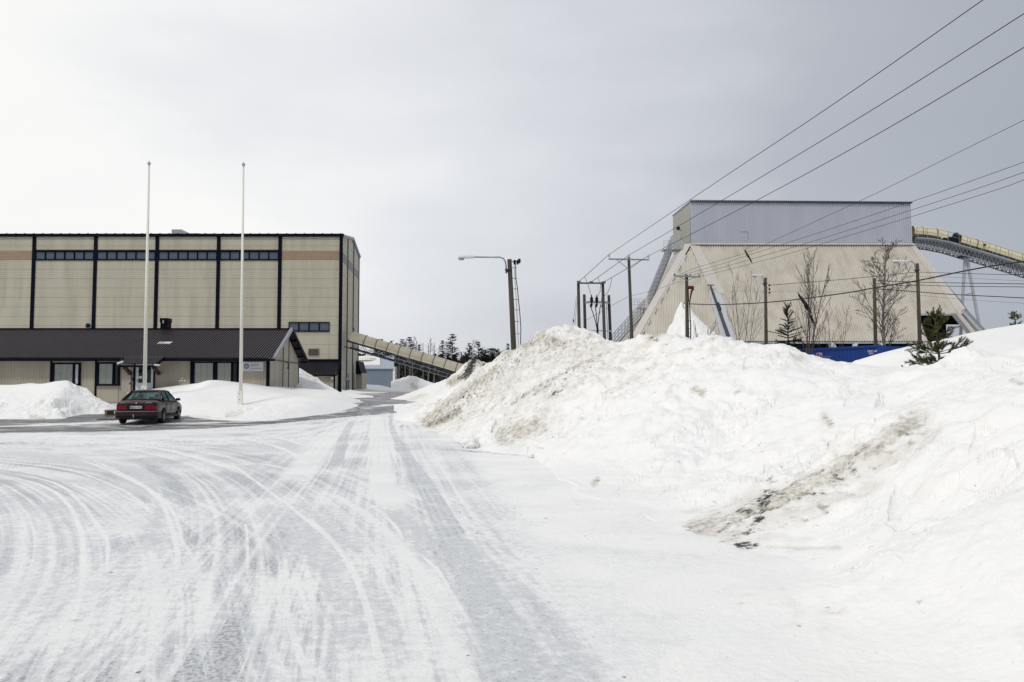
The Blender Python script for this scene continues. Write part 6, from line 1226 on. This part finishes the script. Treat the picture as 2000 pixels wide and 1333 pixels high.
m.tube([b + Vector((.28, -.02, -.22)), b + Vector((.30, -.02, -1.0)), b + d * .35 + dx, b + d * .65 + dx * 1.2, b + d * .8 + dx * 1.25, b + d * 1.02 + dx * 1.05], .022, 6); m.tube([b + Vector((.20, 0, -.15)), b + d * .5 + dx * .75, b + d * 1.02 + dx * .75], .010, 5)
for f in (.12, .24, .36, .48, .60, .73, .87): q = b + d * f; m.bar(q, q + dx * 1.05, .02, .02)
m.build('cable_run', 'rubber', t)
m = MB()
for x in (.24, .38, .46): m.lathe(b + Vector((x, 0, -.22 + (x > .4) * .06)), [(.02, .1), (.06, .08), (.06, -.05), (.03, -.12)], 8)
m.bar(b + Vector((.1, 0, -.2)), b + Vector((.52, 0, -.2)), .03); m.build('cable_clamps', 'rubber', t)
t, a, b = street_lamp(1495, 539, 1496.5, 683, 58, 1476, 'street lamp in front of the middle of the sloped hall, beside the sparse spruce', .125, .10, .6)
m = MB()
for z in (-.7, -1.0, -1.25): m.lathe((b.x + .28, b.y, b.z + z), [(.02, .08), (.06, .06), (.06, -.05), (.02, -.08)], 8)
m.bar((b.x, b.y, b.z - .9), (b.x + .3, b.y, b.z - .9), .03); m.build('insulators', 'rubber', t)
street_lamp(1791.5, 511, 1796.5, 665, 52, 1754, 'street lamp behind the young pine, in front of the opening of the sloped hall', .125, .10, .75)
m = MB(); wood_pole(m, 1707.5, 544, 1710.5, 694, 52, .12, .10); tag(m.build('utility_pole', 'wood_pole', smooth=True), 'plain dark wooden pole in front of the leafless birch and the blue container', 'utility pole')
# tall pole with crossarm
def cross_pole(px0, py0, px1, py1, Y, ax0, ax1, ay, label, ins, mt='porcelain', insh=.42):
    b = P(px0, py0, Y); a = P(px1, py1, Y); t = thing('power_pole', label, 'power pole', (a.x, Y, gz(a.x, Y)))
    m = MB(); wood_pole(m, px0, py0, px1, py1, Y, .15, .12); m.build('pole', 'wood_pole', t, smooth=True)
    l, r = P(ax0, ay, Y - .15), P(ax1, ay + (1.5 if ins else 2), Y - .15); m = MB(); m.bar(l, r, .10, .12); m.build('crossarm', 'steel', t)
    m = MB(); q = P(px0 + 1, py0 + (24 if ins else 11), Y - .12); m.bar(l.lerp(r, .18 if ins else .12), q, .05); m.bar(l.lerp(r, .82 if ins else .88), q, .05); m.build('brace', 'steel', t)
    tops = []
    for f in ((.015, .5, .985) if ins else (.02, .45, .62, .97)):
        c = l.lerp(r, f); m = MB()
        if ins: m.tube([c, c + Vector((0, 0, .2))], .025, 6); m.lathe(c + Vector((0, 0, .18)), [(.05, 0), (.10, .02), (.05, .06), (.11, .10), (.06, .14), (.12, .19), (.07, .25), (.05, .32)], 10)
        else: m.lathe(c, [(.04, .02), (.06, .06), (.04, .1), (.07, .14), (.04, .2)], 8)
        m.build('insulator', mt, t, smooth=True); tops.append(c + Vector((0, 0, .48 if ins else .18)))
    return t, tops, b
tp1, tops1, b1 = cross_pole(1228, 503, 1234, 660, 68, 1188.5, 1268, 506.5, 'tallest power pole with a wide crossarm and three white insulators, beside the hall staircase', True)
tp2, tops2, b2 = cross_pole(1341, 537.5, 1342.5, 664, 62, 1316.5, 1367, 539.5, 'shorter power pole with a narrow crossarm in front of the steep white snow cone', False, 'green_glass')
m = MB(); c = P(1349, 562, 61.8); m.lathe(c + Vector((-.25, 0, 0)), [(.08, .05), (.13, .08), (.13, .45), (.08, .5)], 10, axis='x'); m.tube([c + Vector((.2, 0, -.1)), P(1350.5, 570, 61.8), P(1348, 585, 61.8)], [.10, .07, .05], 8); m.build('switch_gear', 'red_plastic', tp2)
m = MB(); m.tube([P(1350, 570, 61.8), P(1347, 592, 61.8), P(1347.5, 612, 61.8), P(1349, 640, 61.8), P(1349, 663, 61.8)], .045, 6)
m.tube([P(1344, 560, 61.8), P(1345.5, 590, 61.8)], .03, 5)
for y in (627, 642, 658): m.bar(P(1342, y, 61.8), P(1350, y, 61.8), .03)
rr_ = []
for k in range(13): a_ = k / 12 * 2 * math.pi; rr_.append(P(1338.5, 597, 61.7) + Vector((math.cos(a_) * .18, 0, math.sin(a_) * .24)))
m.tube(rr_, .025, 5); m.build('cable_run', 'rubber', tp2)
# four-legged transformer stand
def transformer_stand():
    Y = 60.0; t = thing('transformer_stand', 'stand of four wooden poles carrying cable terminations behind the pile', 'transformer stand', (P(1150, 668, Y).x, Y, gz(P(1150, 668, Y).x, Y)))
    for (x0, y0, x1, y1, yy) in ((1129.5, 549, 1131.5, 664, Y), (1177, 551, 1181, 672, Y), (1141, 575.5, 1143.5, 668, Y + 1.2), (1189, 577, 1193, 676, Y + 1.2)):
        m = MB(); wood_pole(m, x0, y0, x1, y1, yy, .125, .11); m.build('leg', 'wood_pole', t, smooth=True)
    m = MB(); m.bar(P(1127, 553.5, Y - .15), P(1181, 553.5, Y - .15), .09, .11); m.build('top_beam', 'dark_steel', t)
    for px in (1131, 1154.5, 1179): m = MB(); c = P(px, 552, Y - .3); m.lathe(c + Vector((0, 0, -.06)), [(.04, -.05), (.15, 0), (.17, .06), (.12, .13), (.04, .16)], 10); m.build('insulator', 'green_glass', t, smooth=True)
    m = MB(); m.bar(P(1141, 591.5, Y + 1), P(1192, 592, Y + 1), .08, .10); m.bar(P(1146, 589, Y + 1), P(1186, 589.5, Y + 1), .05, .05); m.build('lower_beam', 'steel', t)
    m = MB(); m.bar(P(1141, 646, Y + 1), P(1195, 647, Y + 1), .07, .10); m.build('lower_beam', 'galv', t)
    for px in (1155.5, 1165.5, 1177.5):
        m = MB(); c = P(px, 590, Y + 1); m.lathe(c, [(.07, -.28), (.10, -.2), (.05, -.1), (.12, .02), (.14, .1), (.10, .2), (.14, .28), (.06, .36), (.02, .55)], 10); m.build('cable_termination', 'rubber', t, smooth=True)
        m = MB(); m.tube([c + Vector((-.03, 0, -.25)), c + Vector((-.05, 0, -.42))], .09, 8); m.build('termination_boot', 'red_plastic', t)
    m = MB()
    for px, q in ((1152, 1164), (1162.5, 1166), (1173, 1168)): m.tube([P(px, 595, Y + 1), P((px + q) / 2 + (q - px) * .1, 615, Y + 1), P(q, 632, Y + 1), P(1167, 650, Y + 1)], .035, 5)
    m.tube([P(1167, 640, Y + 1), P(1167, 675, Y + 1)], .09, 6); m.tube([P(1184, 592, Y + 1), P(1188, 672, Y + 1)], .02, 5); m.tube([P(1187, 592, Y + 1), P(1191, 672, Y + 1)], .02, 5); m.build('cable_run', 'rubber', t)
    m = MB(); m.tube([P(1141.5, 540.5, Y + .5), P(1148, 555, Y), P(1152, 568, Y), P(1155, 580, Y + 1)], .018, 5); m.tube([P(1167.5, 541.5, Y + .5), P(1173, 556, Y), P(1172, 570, Y), P(1166, 581, Y + 1)], .018, 5); m.tube([P(1195, 542.5, Y + .5), P(1192, 560, Y), P(1186, 573, Y), P(1178, 581, Y + 1)], .018, 5); m.build('jumper_wires', 'wire', t)
    m = MB(); m.tube([P(1126, 580, Y), P(1115, 666, Y - 4)], .015, 5); m.tube([P(1127, 590, Y), P(1120, 668, Y - 4)], .012, 5); m.lathe(P(1120, 627, Y - 2), [(.04, -.1), (.06, 0), (.04, .1)], 6); m.build('guy_wire', 'thin_wire', t)
transformer_stand()

# ================================================================== WIRES
def wire(pts, Y0, Y1, r, label, mt='thin_wire', cat='overhead wire', grp='overhead wires crossing the sky'):
    """pts: pixels along the wire, depth changes evenly in 1/Y between the two ends"""
    n = len(pts); L = [0]
    for a, b in zip(pts[:-1], pts[1:]): L.append(L[-1] + math.dist(a, b))
    q = [P(x, y, 1 / (1 / Y0 + (1 / Y1 - 1 / Y0) * l / L[-1])) for (x, y), l in zip(pts, L)]
    # smooth
    o = []
    for i in range(n - 1):
        p0, p1, p2, p3 = q[max(i - 1, 0)], q[i], q[i + 1], q[min(i + 2, n - 1)]
        for j in range(5): u = j / 5; o.append(.5 * (2 * p1 + (p2 - p0) * u + (2 * p0 - 5 * p1 + 4 * p2 - p3) * u * u + (3 * p1 - p0 - 3 * p2 + p3) * u ** 3))
    o.append(q[-1]); m = MB(); m.tube(o, r, 5); ob = m.build('overhead_wire', mt, loc=o[0]); return tag(ob, label, cat, grp)
for i, (x0, y0, pts) in enumerate(((1189, 498, [(1189, 498), (1400, 355.5), (1620, 209), (1920, 0), (2150, -165)]), (1228, 499, [(1228, 499), (1420, 386), (1700, 217), (2000, 27), (2200, -103)]), (1267, 500, [(1267, 500), (1485, 388), (1720, 259), (2000, 93), (2200, -30)]))):
    lab = ['steepest of the three thick wires rising from the tallest power pole to the upper right', 'middle of the three thick wires rising from the tallest power pole', 'lowest of the three thick wires rising from the tallest power pole to the right'][i]
    wire(pts, 68, 24, .019, lab, 'wire')
    e = [(1131, 550), (1155, 551), (1179, 551)][i]; mid = [(1141.5, 541), (1168, 542), (1195, 542.5)][i]
    wire([e, mid, (x0, y0)], 60, 68, .022, ['left', 'middle', 'right'][i] + ' short wire from the four-pole stand up to the tallest power pole', 'wire')
for pts, r, Y0, Y1, lab in (
    ([(1327, 537), (1361, 523), (1458, 494), (1503, 474), (1640, 411), (1728, 370), (1850, 309), (2000, 235), (2200, 135)], .013, 62, 30, 'highest of the four thin wires from the short crossarm, crossing the grey box roof early'),
    ([(1334, 537), (1400, 519), (1458, 500), (1543, 473), (1660, 435), (1770, 398), (1852, 370), (2000, 317), (2200, 246)], .013, 62, 30, 'second highest of the four thin wires from the short crossarm'),
    ([(1350, 538), (1400, 526), (1466, 507), (1577, 475), (1660, 449), (1779, 411), (1905, 370), (2000, 337), (2200, 268)], .013, 62, 30, 'third of the four thin wires from the short crossarm'),
    ([(1367, 541), (1469, 515), (1540, 496), (1611, 475), (1660, 460), (1779, 424), (1950, 370), (2000, 352), (2200, 284)], .013, 62, 30, 'lowest of the four thin wires from the short crossarm, passing above the conveyor')):
    wire(pts, Y0, Y1, r, lab)
wire([(1346, 594), (1400, 595.5), (1478, 592.5), (1560, 585), (1660, 571.5), (1706, 563), (1790, 549), (1880, 530.5), (1960, 516.5), (2060, 505)], 62, 34, .035, 'thick black cable sagging from the short power pole across the whole sloped hall', 'wire', 'cable')
wire([(1500, 558), (1560, 553), (1660, 545), (1790, 532)], 58, 52, .018, 'dark wire strung between the two street lamps of the sloped hall', 'wire')
wire([(1796, 532), (1860, 534), (1930, 536), (2000, 537.5), (2150, 539)], 52, 36, .016, 'highest nearly level wire from the right street lamp out of the picture', 'wire')
wire([(1797, 541), (1860, 542), (1930, 546), (2000, 549), (2150, 556)], 52, 40, .008, 'very thin wire just below the highest level wire at the right', 'thin_wire')
wire([(1712, 548), (1760, 550.5), (1860, 553), (1930, 554), (2000, 555), (2150, 556)], 52, 36, .020, 'upper of two close level wires from the plain wooden pole to the right', 'wire')
wire([(1712, 554), (1750, 557), (1773, 559.5), (1786, 557), (1860, 559.5), (2000, 561), (2150, 562)], 52, 36, .018, 'lower of two close level wires from the plain wooden pole, with a small kink', 'wire')
wire([(1712, 565), (1760, 568), (1850, 575), (1930, 579), (2000, 582.5), (2150, 590)], 52, 36, .024, 'lowest dark wire sloping gently down from the plain wooden pole', 'wire')
wire([(1796, 577), (1880, 585), (2000, 593), (2150, 602)], 52, 40, .008, 'faintest lowest wire leaving the right street lamp towards the edge', 'thin_wire')
wire([(1145, 626), (1185, 603), (1226, 580)], 61, 68, .014, 'thin wire from the four-pole stand to the middle of the tallest power pole')
wire([(1232, 579), (1290, 563), (1330, 549)], 68, 62, .012, 'thin wire between the tallest and the short power pole')
for obn, px, py in (('upper', 1, 1),): pass

# ================================================================== VEGETATION
def rand_perp(rs, d):
    v = Vector((rs.gauss(0, 1), rs.gauss(0, 1), rs.gauss(0, 1))); v = v - d * v.dot(d); return v.normalized()
def bare_tree(seed, h, r, stems=1, spread=.25, ratio=.72, depth=5, kids=(3, 4), ang=(25, 50), upward=.25, start=.15, twig=.004, kids0=4, rk=.5):
    """returns (trunk MB, crown MB)"""
    rs = random.Random(seed); tr = MB(); cr_ = MB()
    def grow(p, d, L, r0, dep):
        n = 4; pts = [p]; dd = d.copy(); rr = [r0]; 
        for i in range(n):
            dd = (dd + rand_perp(rs, dd) * .10 + Vector((0, 0, upward * .16))).normalized(); p = p + dd * (L / n); pts.append(p); rr.append(max(twig, r0 * (1 - .72 * (i + 1) / n)))
        (tr if dep == 0 else cr_).tube(pts, rr, 6 if dep == 0 else (4 if dep < 2 else 3), caps=False)
        if dep >= depth: return
        k = rs.randint(*kids) + (kids0 if dep == 0 else 0)
        for j in range(k):
            f = (start + (1 - start) * (j + rs.random()) / k) if dep == 0 else (.2 + .8 * (j + rs.random()) / k)
            f = min(f, .98); i = min(int(f * n), n - 1); q = pts[i].lerp(pts[i + 1], f * n - i); a = R(rs.uniform(*ang)); base = (pts[i + 1] - pts[i]).normalized()
            nd = (base * math.cos(a) + rand_perp(rs, base) * math.sin(a)); nd.z += upward * .3; nd.normalize()
            LL = L * ratio * ((1.12 - .75 * f) if dep == 0 else (1.0 - .4 * f)) * rs.uniform(.75, 1.15)
            grow(q, nd, LL, max(twig, rr[i] * rk), dep + 1)
    for s in range(stems):
        a = rs.uniform(0, 6.28); d = Vector((math.cos(a) * spread * (stems > 1), math.sin(a) * spread * (stems > 1), 1)).normalized(); grow(Vector((rs.uniform(-.1, .1) * (stems > 1), 0, 0)), d, h * rs.uniform(.8, 1) if s else h, r, 0)
    return tr, cr_
def place(name, label, cat, x, y, z, parts, grp=None):
    t = thing(name, label, cat, (x, y, z), grp)
    for nm, m, mt in parts:
        o = Vector((x, y, z)); m.v = [v + o for v in m.v]; m.build(nm, mt, t)
    return t
def base_at(px, Y): X = (px - CX) / F * Y; return X, Y, gz(X, Y) - .1
def hpx(py, Y, zb): return zrow(py, Y) - zb
# full birch
x, y, z = base_at(1724, 53.5); tr, cw = bare_tree(5, hpx(497, 53.5, z), .11, ratio=.40, depth=3, kids=(6, 8), ang=(32, 58), upward=.38, start=.22, twig=.010, kids0=22, rk=.36)
place('birch_tree', 'large leafless birch with a wide round crown behind the plain wooden pole', 'birch tree', x, y, z, [('trunk', tr, 'bark_birch'), ('crown', cw, 'twig')])
x, y, z = base_at(1577, 50); tr, cw = bare_tree(8, hpx(500, 50, z), .045, stems=3, spread=.16, ratio=.36, depth=2, kids=(6, 8), ang=(18, 38), upward=.5, start=.22, twig=.009, kids0=9, rk=.4)
place('bare_tree', 'leafless reddish multi-stemmed tree just left of the blue container lettering', 'bare tree', x, y, z, [('trunk', tr, 'bark_red'), ('crown', cw, 'bark_red')])
x, y, z = base_at(1622, 51); tr, cw = bare_tree(18, hpx(585, 51, z), .026, stems=4, spread=.45, ratio=.45, depth=2, kids=(3, 5), ang=(18, 38), upward=.35, start=.25, twig=.007)
place('bare_tree', 'low leafless bush spreading in front of the right half of the blue container', 'bare tree', x, y, z, [('trunk', tr, 'twig'), ('crown', cw, 'twig')])
x, y, z = base_at(1455, 55); tr, cw = bare_tree(12, hpx(528, 55, z), .034, stems=4, spread=.18, ratio=.36, depth=2, kids=(3, 5), ang=(20, 40), upward=.5, start=.35, twig=.008)
place('bare_tree', 'slender leafless tree between the leaning prop and the middle street lamp', 'bare tree', x, y, z, [('trunk', tr, 'bark_grey'), ('crown', cw, 'bark_grey')])
x, y, z = base_at(1372, 40); z = zrow(690, 40); tr, cw = bare_tree(22, hpx(622, 40, z), .022, stems=3, spread=.35, ratio=.4, depth=1, kids=(1, 2), ang=(15, 35), upward=.3, twig=.010)
place('bare_sapling', 'few thin bare saplings standing before the steep white snow cone', 'sapling', x, y, z, [('stem', tr, 'bark_grey'), ('twigs', cw, 'twig')])
m = MB(); p = P(1369, 668, 33); m.tube([p + Vector((0, 0, -.6)), P(1369, 657, 33)], [.06, .05], 8); tag(m.build('wooden_stake', 'dark_wood', loc=p), 'short dark stake poking out of the pile crest below the saplings', 'stake')
m = MB(); p = P(1167, 668, 33)
rs = random.Random(4)
for k in range(26): a = p + Vector((rs.uniform(-.2, .2), 0, rs.uniform(-.2, .0))); d = Vector((rs.uniform(-.12, .12) - .03, rs.uniform(-.05, .05), rs.uniform(.1, .25))); m.tube([a, a + d], [.014, .004], 3)
tag(m.build('spruce_tip', 'needle_dark', loc=p), 'tiny dark conifer top showing behind the crest under the four-pole stand', 'conifer top')
# needle-covered shoots
def shoot(m, a, b, rs, nl, nd, w=.006, r=.008, tipless=False):
    d = (b - a); L = d.length; d.normalize(); m.tube([a, b], [r, r * .6], 4)
    n = int(L * nd)
    for i in range(n):
        f = (i + rs.random()) / n; q = a + d * (L * f); s = rand_perp(rs, d); t_ = (d * rs.uniform(.5, 1.0) + s * .9).normalized() * nl * rs.uniform(.7, 1.1); wv = d.cross(s).normalized() * w
        m.add([q - wv, q + wv, q + t_], [(0, 1, 2)])
def young_pine(seed, h, whorls, lowspread):
    rs = random.Random(seed); tr = MB(); cw = MB(); lean = Vector((-.06, 0, 1))
    tip = Vector((-.10 * h, 0, h)); tr.tube([Vector((0, 0, -.2)), tip * .5, tip * .86], [.034, .024, .010], 7)
    for f, n, L, up, dens in whorls:
        p = tip * f; a0 = rs.uniform(0, 6)
        for k in range(n):
            a = a0 + k * 2 * math.pi / n + rs.uniform(-.3, .3); LL = L * rs.uniform(.75, 1.15); d = Vector((math.cos(a), math.sin(a) * .9, up)).normalized(); q = p + d * LL * .5; e = q + (d + Vector((0, 0, .35))).normalized() * LL * .55
            cw.tube([p, q, e], [.012, .009, .006], 4)
            shoot(cw, q.lerp(e, .35), e, rs, .085, 330)
            for j in range(dens):
                g = rs.uniform(.35, .98); b = (p.lerp(q, g * 2) if g < .5 else q.lerp(e, g * 2 - 1)); sd = (d * .8 + rand_perp(rs, d) * .75 + Vector((0, 0, .45))).normalized(); shoot(cw, b, b + sd * rs.uniform(.10, .20) * (.7 + LL), rs, .08, 330)
    shoot(cw, tip * .84, tip, rs, .07, 420)
    for k in range(4): a = k * 1.57 + .4; shoot(cw, tip * .86, tip * .86 + Vector((math.cos(a) * .1, math.sin(a) * .1, .10)), rs, .07, 350)
    return tr, cw
Yp = 20.0; b_ = P(1839, 727, Yp); hp = zrow(601, Yp) - b_.z
tr, cw = young_pine(31, hp, [(.09, 5, .56, .0, 7), (.15, 6, .62, .02, 8), (.28, 6, .58, .15, 8), (.30, 4, .50, .30, 6), (.47, 5, .44, .45, 4), (.55, 4, .38, .5, 4), (.67, 5, .34, .75, 3), (.80, 5, .24, 1.0, 2)], .5)
place('young_pine', 'young olive green pine standing in the snow in front of the sloped hall opening', 'pine tree', b_.x, b_.y, b_.z, [('trunk', tr, 'bark'), ('crown', cw, 'needle_olive')])
Yq = 33.0; b_ = P(1985.5, 646, Yq); tr, cw = young_pine(8, zrow(609, Yq) - b_.z, [(.30, 5, .22, .1, 2), (.55, 6, .22, .35, 2), (.7, 4, .16, .8, 2)], .3)
place('young_pine', 'tiny pine top sticking out of the snow hill crest at the right edge', 'pine tree', b_.x, b_.y, b_.z, [('trunk', tr, 'bark'), ('crown', cw, 'needle_olive')])
def sparse_spruce(seed, h):
    rs = random.Random(seed); tr = MB(); cw = MB(); tr.tube([(0, 0, 0), (0, 0, h)], [.06, .012], 6)
    n = 24
    for i in range(n):
        f = .22 + .76 * i / n; z = h * f; L = (1 - f) * 1.25 + .22
        if f > .62 and f < .68: L *= 1.7
        for k in range(5):
            a = rs.uniform(0, 6.28); p = Vector((0, 0, z)); d = Vector((math.cos(a), math.sin(a), .15 if f < .8 else .8)).normalized(); LL = L * rs.uniform(.6, 1.1); e = p + d * LL + Vector((0, 0, -.06 * LL * 2 if f < .6 else .1))
            shoot(cw, p, e, rs, .09, 110 if f > .55 else 200, w=.016, r=.018)
            if f < .6:
                for j in range(3): b = p.lerp(e, rs.uniform(.3, .9)); shoot(cw, b, b + (d + rand_perp(rs, d) * .9).normalized() * LL * .4, rs, .10, 170, w=.018, r=.012)
    return tr, cw
x, y, z = base_at(1540, 47); tr, cw = sparse_spruce(3, zrow(591, 47) - z); place('spruce_tree', 'sparse half-bare spruce left of the blue container', 'spruce tree', x, y, z, [('trunk', tr, 'bark'), ('crown', cw, 'needle_dark')])
# dead stalk and clump on the snow slope
p = P(1769, 734, 19.5); m = MB(); m.tube([p, P(1766.5, 727, 19.5), P(1762.5, 716, 19.5)], [.022, .018, .014], 6); m.tube([P(1762.5, 716, 19.5), P(1760.5, 713.5, 19.5)], [.02, .012], 6)
rs = random.Random(6)
for k in range(60): a = p + Vector((rs.uniform(-.06, .06), rs.uniform(-.04, .04), rs.uniform(-.02, .05))); m.tube([a, a + Vector((rs.uniform(-.03, .03), 0, rs.uniform(-.03, .08)))], .008, 3)
tag(m.build('dead_stalk', 'bark', loc=p), 'bent dead stalk on a dark clump alone on the snow left of the young pine', 'dead plant')
p = P(1997, 655, 28); m = MB(); m.tube([P(1988.5, 657.5, 28), P(2006, 657, 28)], .022, 5); m.tube([P(1997, 666, 28), P(2001, 657, 28)], .02, 5); tag(m.build('bare_twig', 'plank', loc=p), 'bare twig crossing the snow hill at the right edge below the tiny pine', 'twig')

# forest beyond the yard
def conifer(seed, h, kind):
    rs = random.Random(seed); tr = MB(); cw = MB(); sn = MB(); tr.tube([(0, 0, 0), (0, 0, h * .97)], [.02 * h * .55 + .05, .02], 6)
    z0 = .30 if kind == 'pine' else .12; n = int(h * (1.7 if kind == 'pine' else 2.6))
    for i in range(n):
        f = z0 + (1 - z0) * (i + rs.random() * .5) / n
        if kind == 'pine': L = h * (.27 * (1 - (f - z0) / (1 - z0)) ** .72 + .014)
        elif kind == 'round': L = h * .25 * math.sqrt(max(.02, 1 - ((f - .55) / .46) ** 2))
        else: L = h * (.20 * (1 - (f - z0) / (1 - z0)) ** .85 + .012)
        k = rs.randint(5, 7)
        for j in range(k):
            a = rs.uniform(0, 6.28); up = .35 if kind == 'pine' else (-.15 if kind == 'spruce' else .3); LL = L * rs.uniform(.55, 1.15); d = Vector((math.cos(a), math.sin(a), up)).normalized(); p = Vector((0, 0, h * f)); e = p + d * LL
            cw.tube([p, e], [.03, .01], 3, caps=False)
            for q in range(int(8 + LL * 6)):
                g = rs.uniform(.25, 1.05); c = p.lerp(e, g) + Vector((rs.gauss(0, .11), rs.gauss(0, .11), rs.gauss(0, .06))) * (1 + LL * .3); s = rs.uniform(.12, .27) * (1.1 if kind != 'spruce' else .85)
                u = Vector((rs.gauss(0, 1), rs.gauss(0, 1), rs.gauss(0, .45))).normalized(); v = u.cross(Vector((rs.gauss(0, .3), rs.gauss(0, .3), 1))).normalized()
                cw.add([c - u * s - v * s * .3, c + u * s - v * s * .15, c + u * s * .2 + v * s * .55], [(0, 1, 2)])
                if rs.random() < .10: c2 = c + Vector((0, 0, .1)); s *= .6; sn.add([c2 - u * s - v * s * .3, c2 + u * s - v * s * .15, c2 + u * s * .2 + v * s * .5], [(0, 1, 2)])
    return tr, cw, sn
def copy_tree(o, loc, sc, rz, label):
    c = o.copy(); COL.objects.link(c); c.location = loc; c.scale = (sc, sc, sc); c.rotation_euler = (0, 0, rz); c['label'] = label
    for ch in o.children:
        d = ch.copy(); COL.objects.link(d); d.parent = c
    return c
protos = {}
def forest_tree(px, top, Y, kind, label, seed):
    X = (px - CX) / F * Y; z = gz(X, Y) - .2; h = zrow(top, Y) - z; key = (kind, seed % 3)
    if key not in protos:
        H = 12.0
        if kind == 'birch': tr, cw = bare_tree(seed + 50, H, .11, ratio=.42, depth=3, kids=(4, 5), ang=(18, 38), upward=.4, start=.3, twig=.022); parts = [('trunk', tr, 'bark_birch'), ('crown', cw, 'twig_pale')]
        else: tr, cw, sn = conifer(seed + 9, H, kind); parts = [('trunk', tr, 'bark'), ('crown', cw, 'needle_dark'), ('snow_on_branches', sn, 'tree_snow')]
        nm = {'pine': 'pine_tree', 'spruce': 'spruce_tree', 'round': 'pine_tree', 'birch': 'birch_tree'}[kind]
        t = place(nm, label, nm.replace('_', ' '), X, Y, z, parts, 'trees of the far forest'); t.scale = (h / H,) * 3; protos[key] = (t, H); t.rotation_euler = (0, 0, seed); return t
    o, H = protos[key]; return copy_tree(o, (X, Y, z), h / H, seed * 1.3, label)
FT = [(744, 663, 150, 'pine', 'pine top just above the upper end of the left conveyor, nearest the tall hall'), (764, 664, 150, 'spruce', 'narrow dark treetop above the second hood joint of the left conveyor'), (774, 669, 155, 'spruce', 'short pointed treetop between two taller ones over the left conveyor'), (786, 663, 150, 'pine', 'slim snowy conifer left of the broad snowy pine over the conveyor'),
      (800, 658, 148, 'pine', 'broad snowy pine, tallest of those over the upper half of the conveyor'), (819, 672, 145, 'spruce', 'dark spruce in front of the pale birches over the conveyor middle'), (825, 664, 160, 'birch', 'pale bare birch just behind the dark spruce over the conveyor'), (836, 668, 158, 'birch', 'thin bare birch right of the first pale one over the conveyor'), (845, 677, 160, 'birch', 'short bare birch alone against the sky above the conveyor'),
      (864, 664, 140, 'spruce', 'dense dark spruce hugging the left side of the tallest pine'), (883, 652, 138, 'pine', 'tallest, broadest dark pine of the far forest'), (910, 668, 155, 'birch', 'bare birch between the tallest pine and the snowy pair'), (917, 671, 145, 'pine', 'left pine of the snowy pair near the black-topped mound'), (934, 667, 142, 'pine', 'right, taller pine of the snowy pair near the black-topped mound'),
      (946, 684, 145, 'round', 'low round pine above the black-topped mound'), (958, 681, 142, 'round', 'bushy round-topped pine left of the snow pile crest'), (970, 682, 145, 'round', 'last bushy pine touching the snow pile silhouette'), (992, 670, 150, 'spruce', 'small spruce tip rising by the nearest lamp pole'), (856, 700, 140, 'birch', 'short bare tree left of the dense dark spruce'), (901, 690, 142, 'spruce', 'short dark conifer at the right foot of the tallest pine'),
      (712, 690, 150, 'pine', 'dark pine behind the shed roof beside the tall hall'), (735, 684, 150, 'round', 'dark bushy pine under the conveyor, right above the shed roof')]
for i, (px, top, Y, kind, lab) in enumerate(FT): forest_tree(px, top, Y, kind, lab, i)
# the wood behind reads as one dark mass
def woods():
    rs = random.Random(77); m = MB(); tk = MB()
    for i in range(120):
        px = rs.uniform(690, 1010); Y = rs.uniform(152, 185); X = (px - CX) / F * Y; top = rs.uniform(692, 712) + abs(px - 890) * -.02; z0 = gz(X, Y); h = zrow(top, Y) - z0
        tk.tube([(X, Y, z0), (X, Y, z0 + h * .9)], [.14, .03], 4, caps=False)
        for k in range(150):
            f = rs.uniform(.0, 1) ** .8; r = 1.9 * (1.05 - f) + .15; a = rs.uniform(0, 6.28); q = math.sqrt(rs.random()) * r; c = Vector((X + math.cos(a) * q, Y + math.sin(a) * q, z0 + h * f)); s = rs.uniform(.3, .75)
            u = Vector((rs.gauss(0, 1), rs.gauss(0, 1), rs.gauss(0, .5))).normalized(); v = u.cross(Vector((rs.gauss(0, .4), rs.gauss(0, .4), 1))).normalized(); m.add([c - u * s - v * s * .3, c + u * s, c + v * s * .8], [(0, 1, 2)])
    o = m.build('far_woods', 'needle_dark', loc=(-20, 165, .9)); o['kind'] = 'stuff'
    # pale trunks standing in front of the dark wood
    for i, px in enumerate((791, 800, 805, 826, 836, 779, 848)):
        Y = 136.0; X = (px - CX) / F * Y; q = MB(); z = gz(X, Y); c = MB(); q.tube([(X, Y, z - .2), (X + .05, Y, z + 4), (X, Y, z + 8)], [.11, .08, .04], 6)
        tt = thing('bare_tree', ['first', 'second', 'third', 'fourth', 'fifth', 'leftmost', 'rightmost'][i] + ' pale bare trunk under the left conveyor, before the dark wood', 'bare tree', (X, Y, z)); q.build('trunk', 'bark_grey', tt)
        rs2 = random.Random(i)
        for k in range(22): zz = rs2.uniform(2, 7.5); a = rs2.uniform(0, 6.28); c.tube([(X, Y, z + zz), (X + math.cos(a) * .7, Y + math.sin(a) * .7, z + zz + .7)], [.02, .008], 3, caps=False)
        c.build('crown', 'twig_pale', tt)
woods()
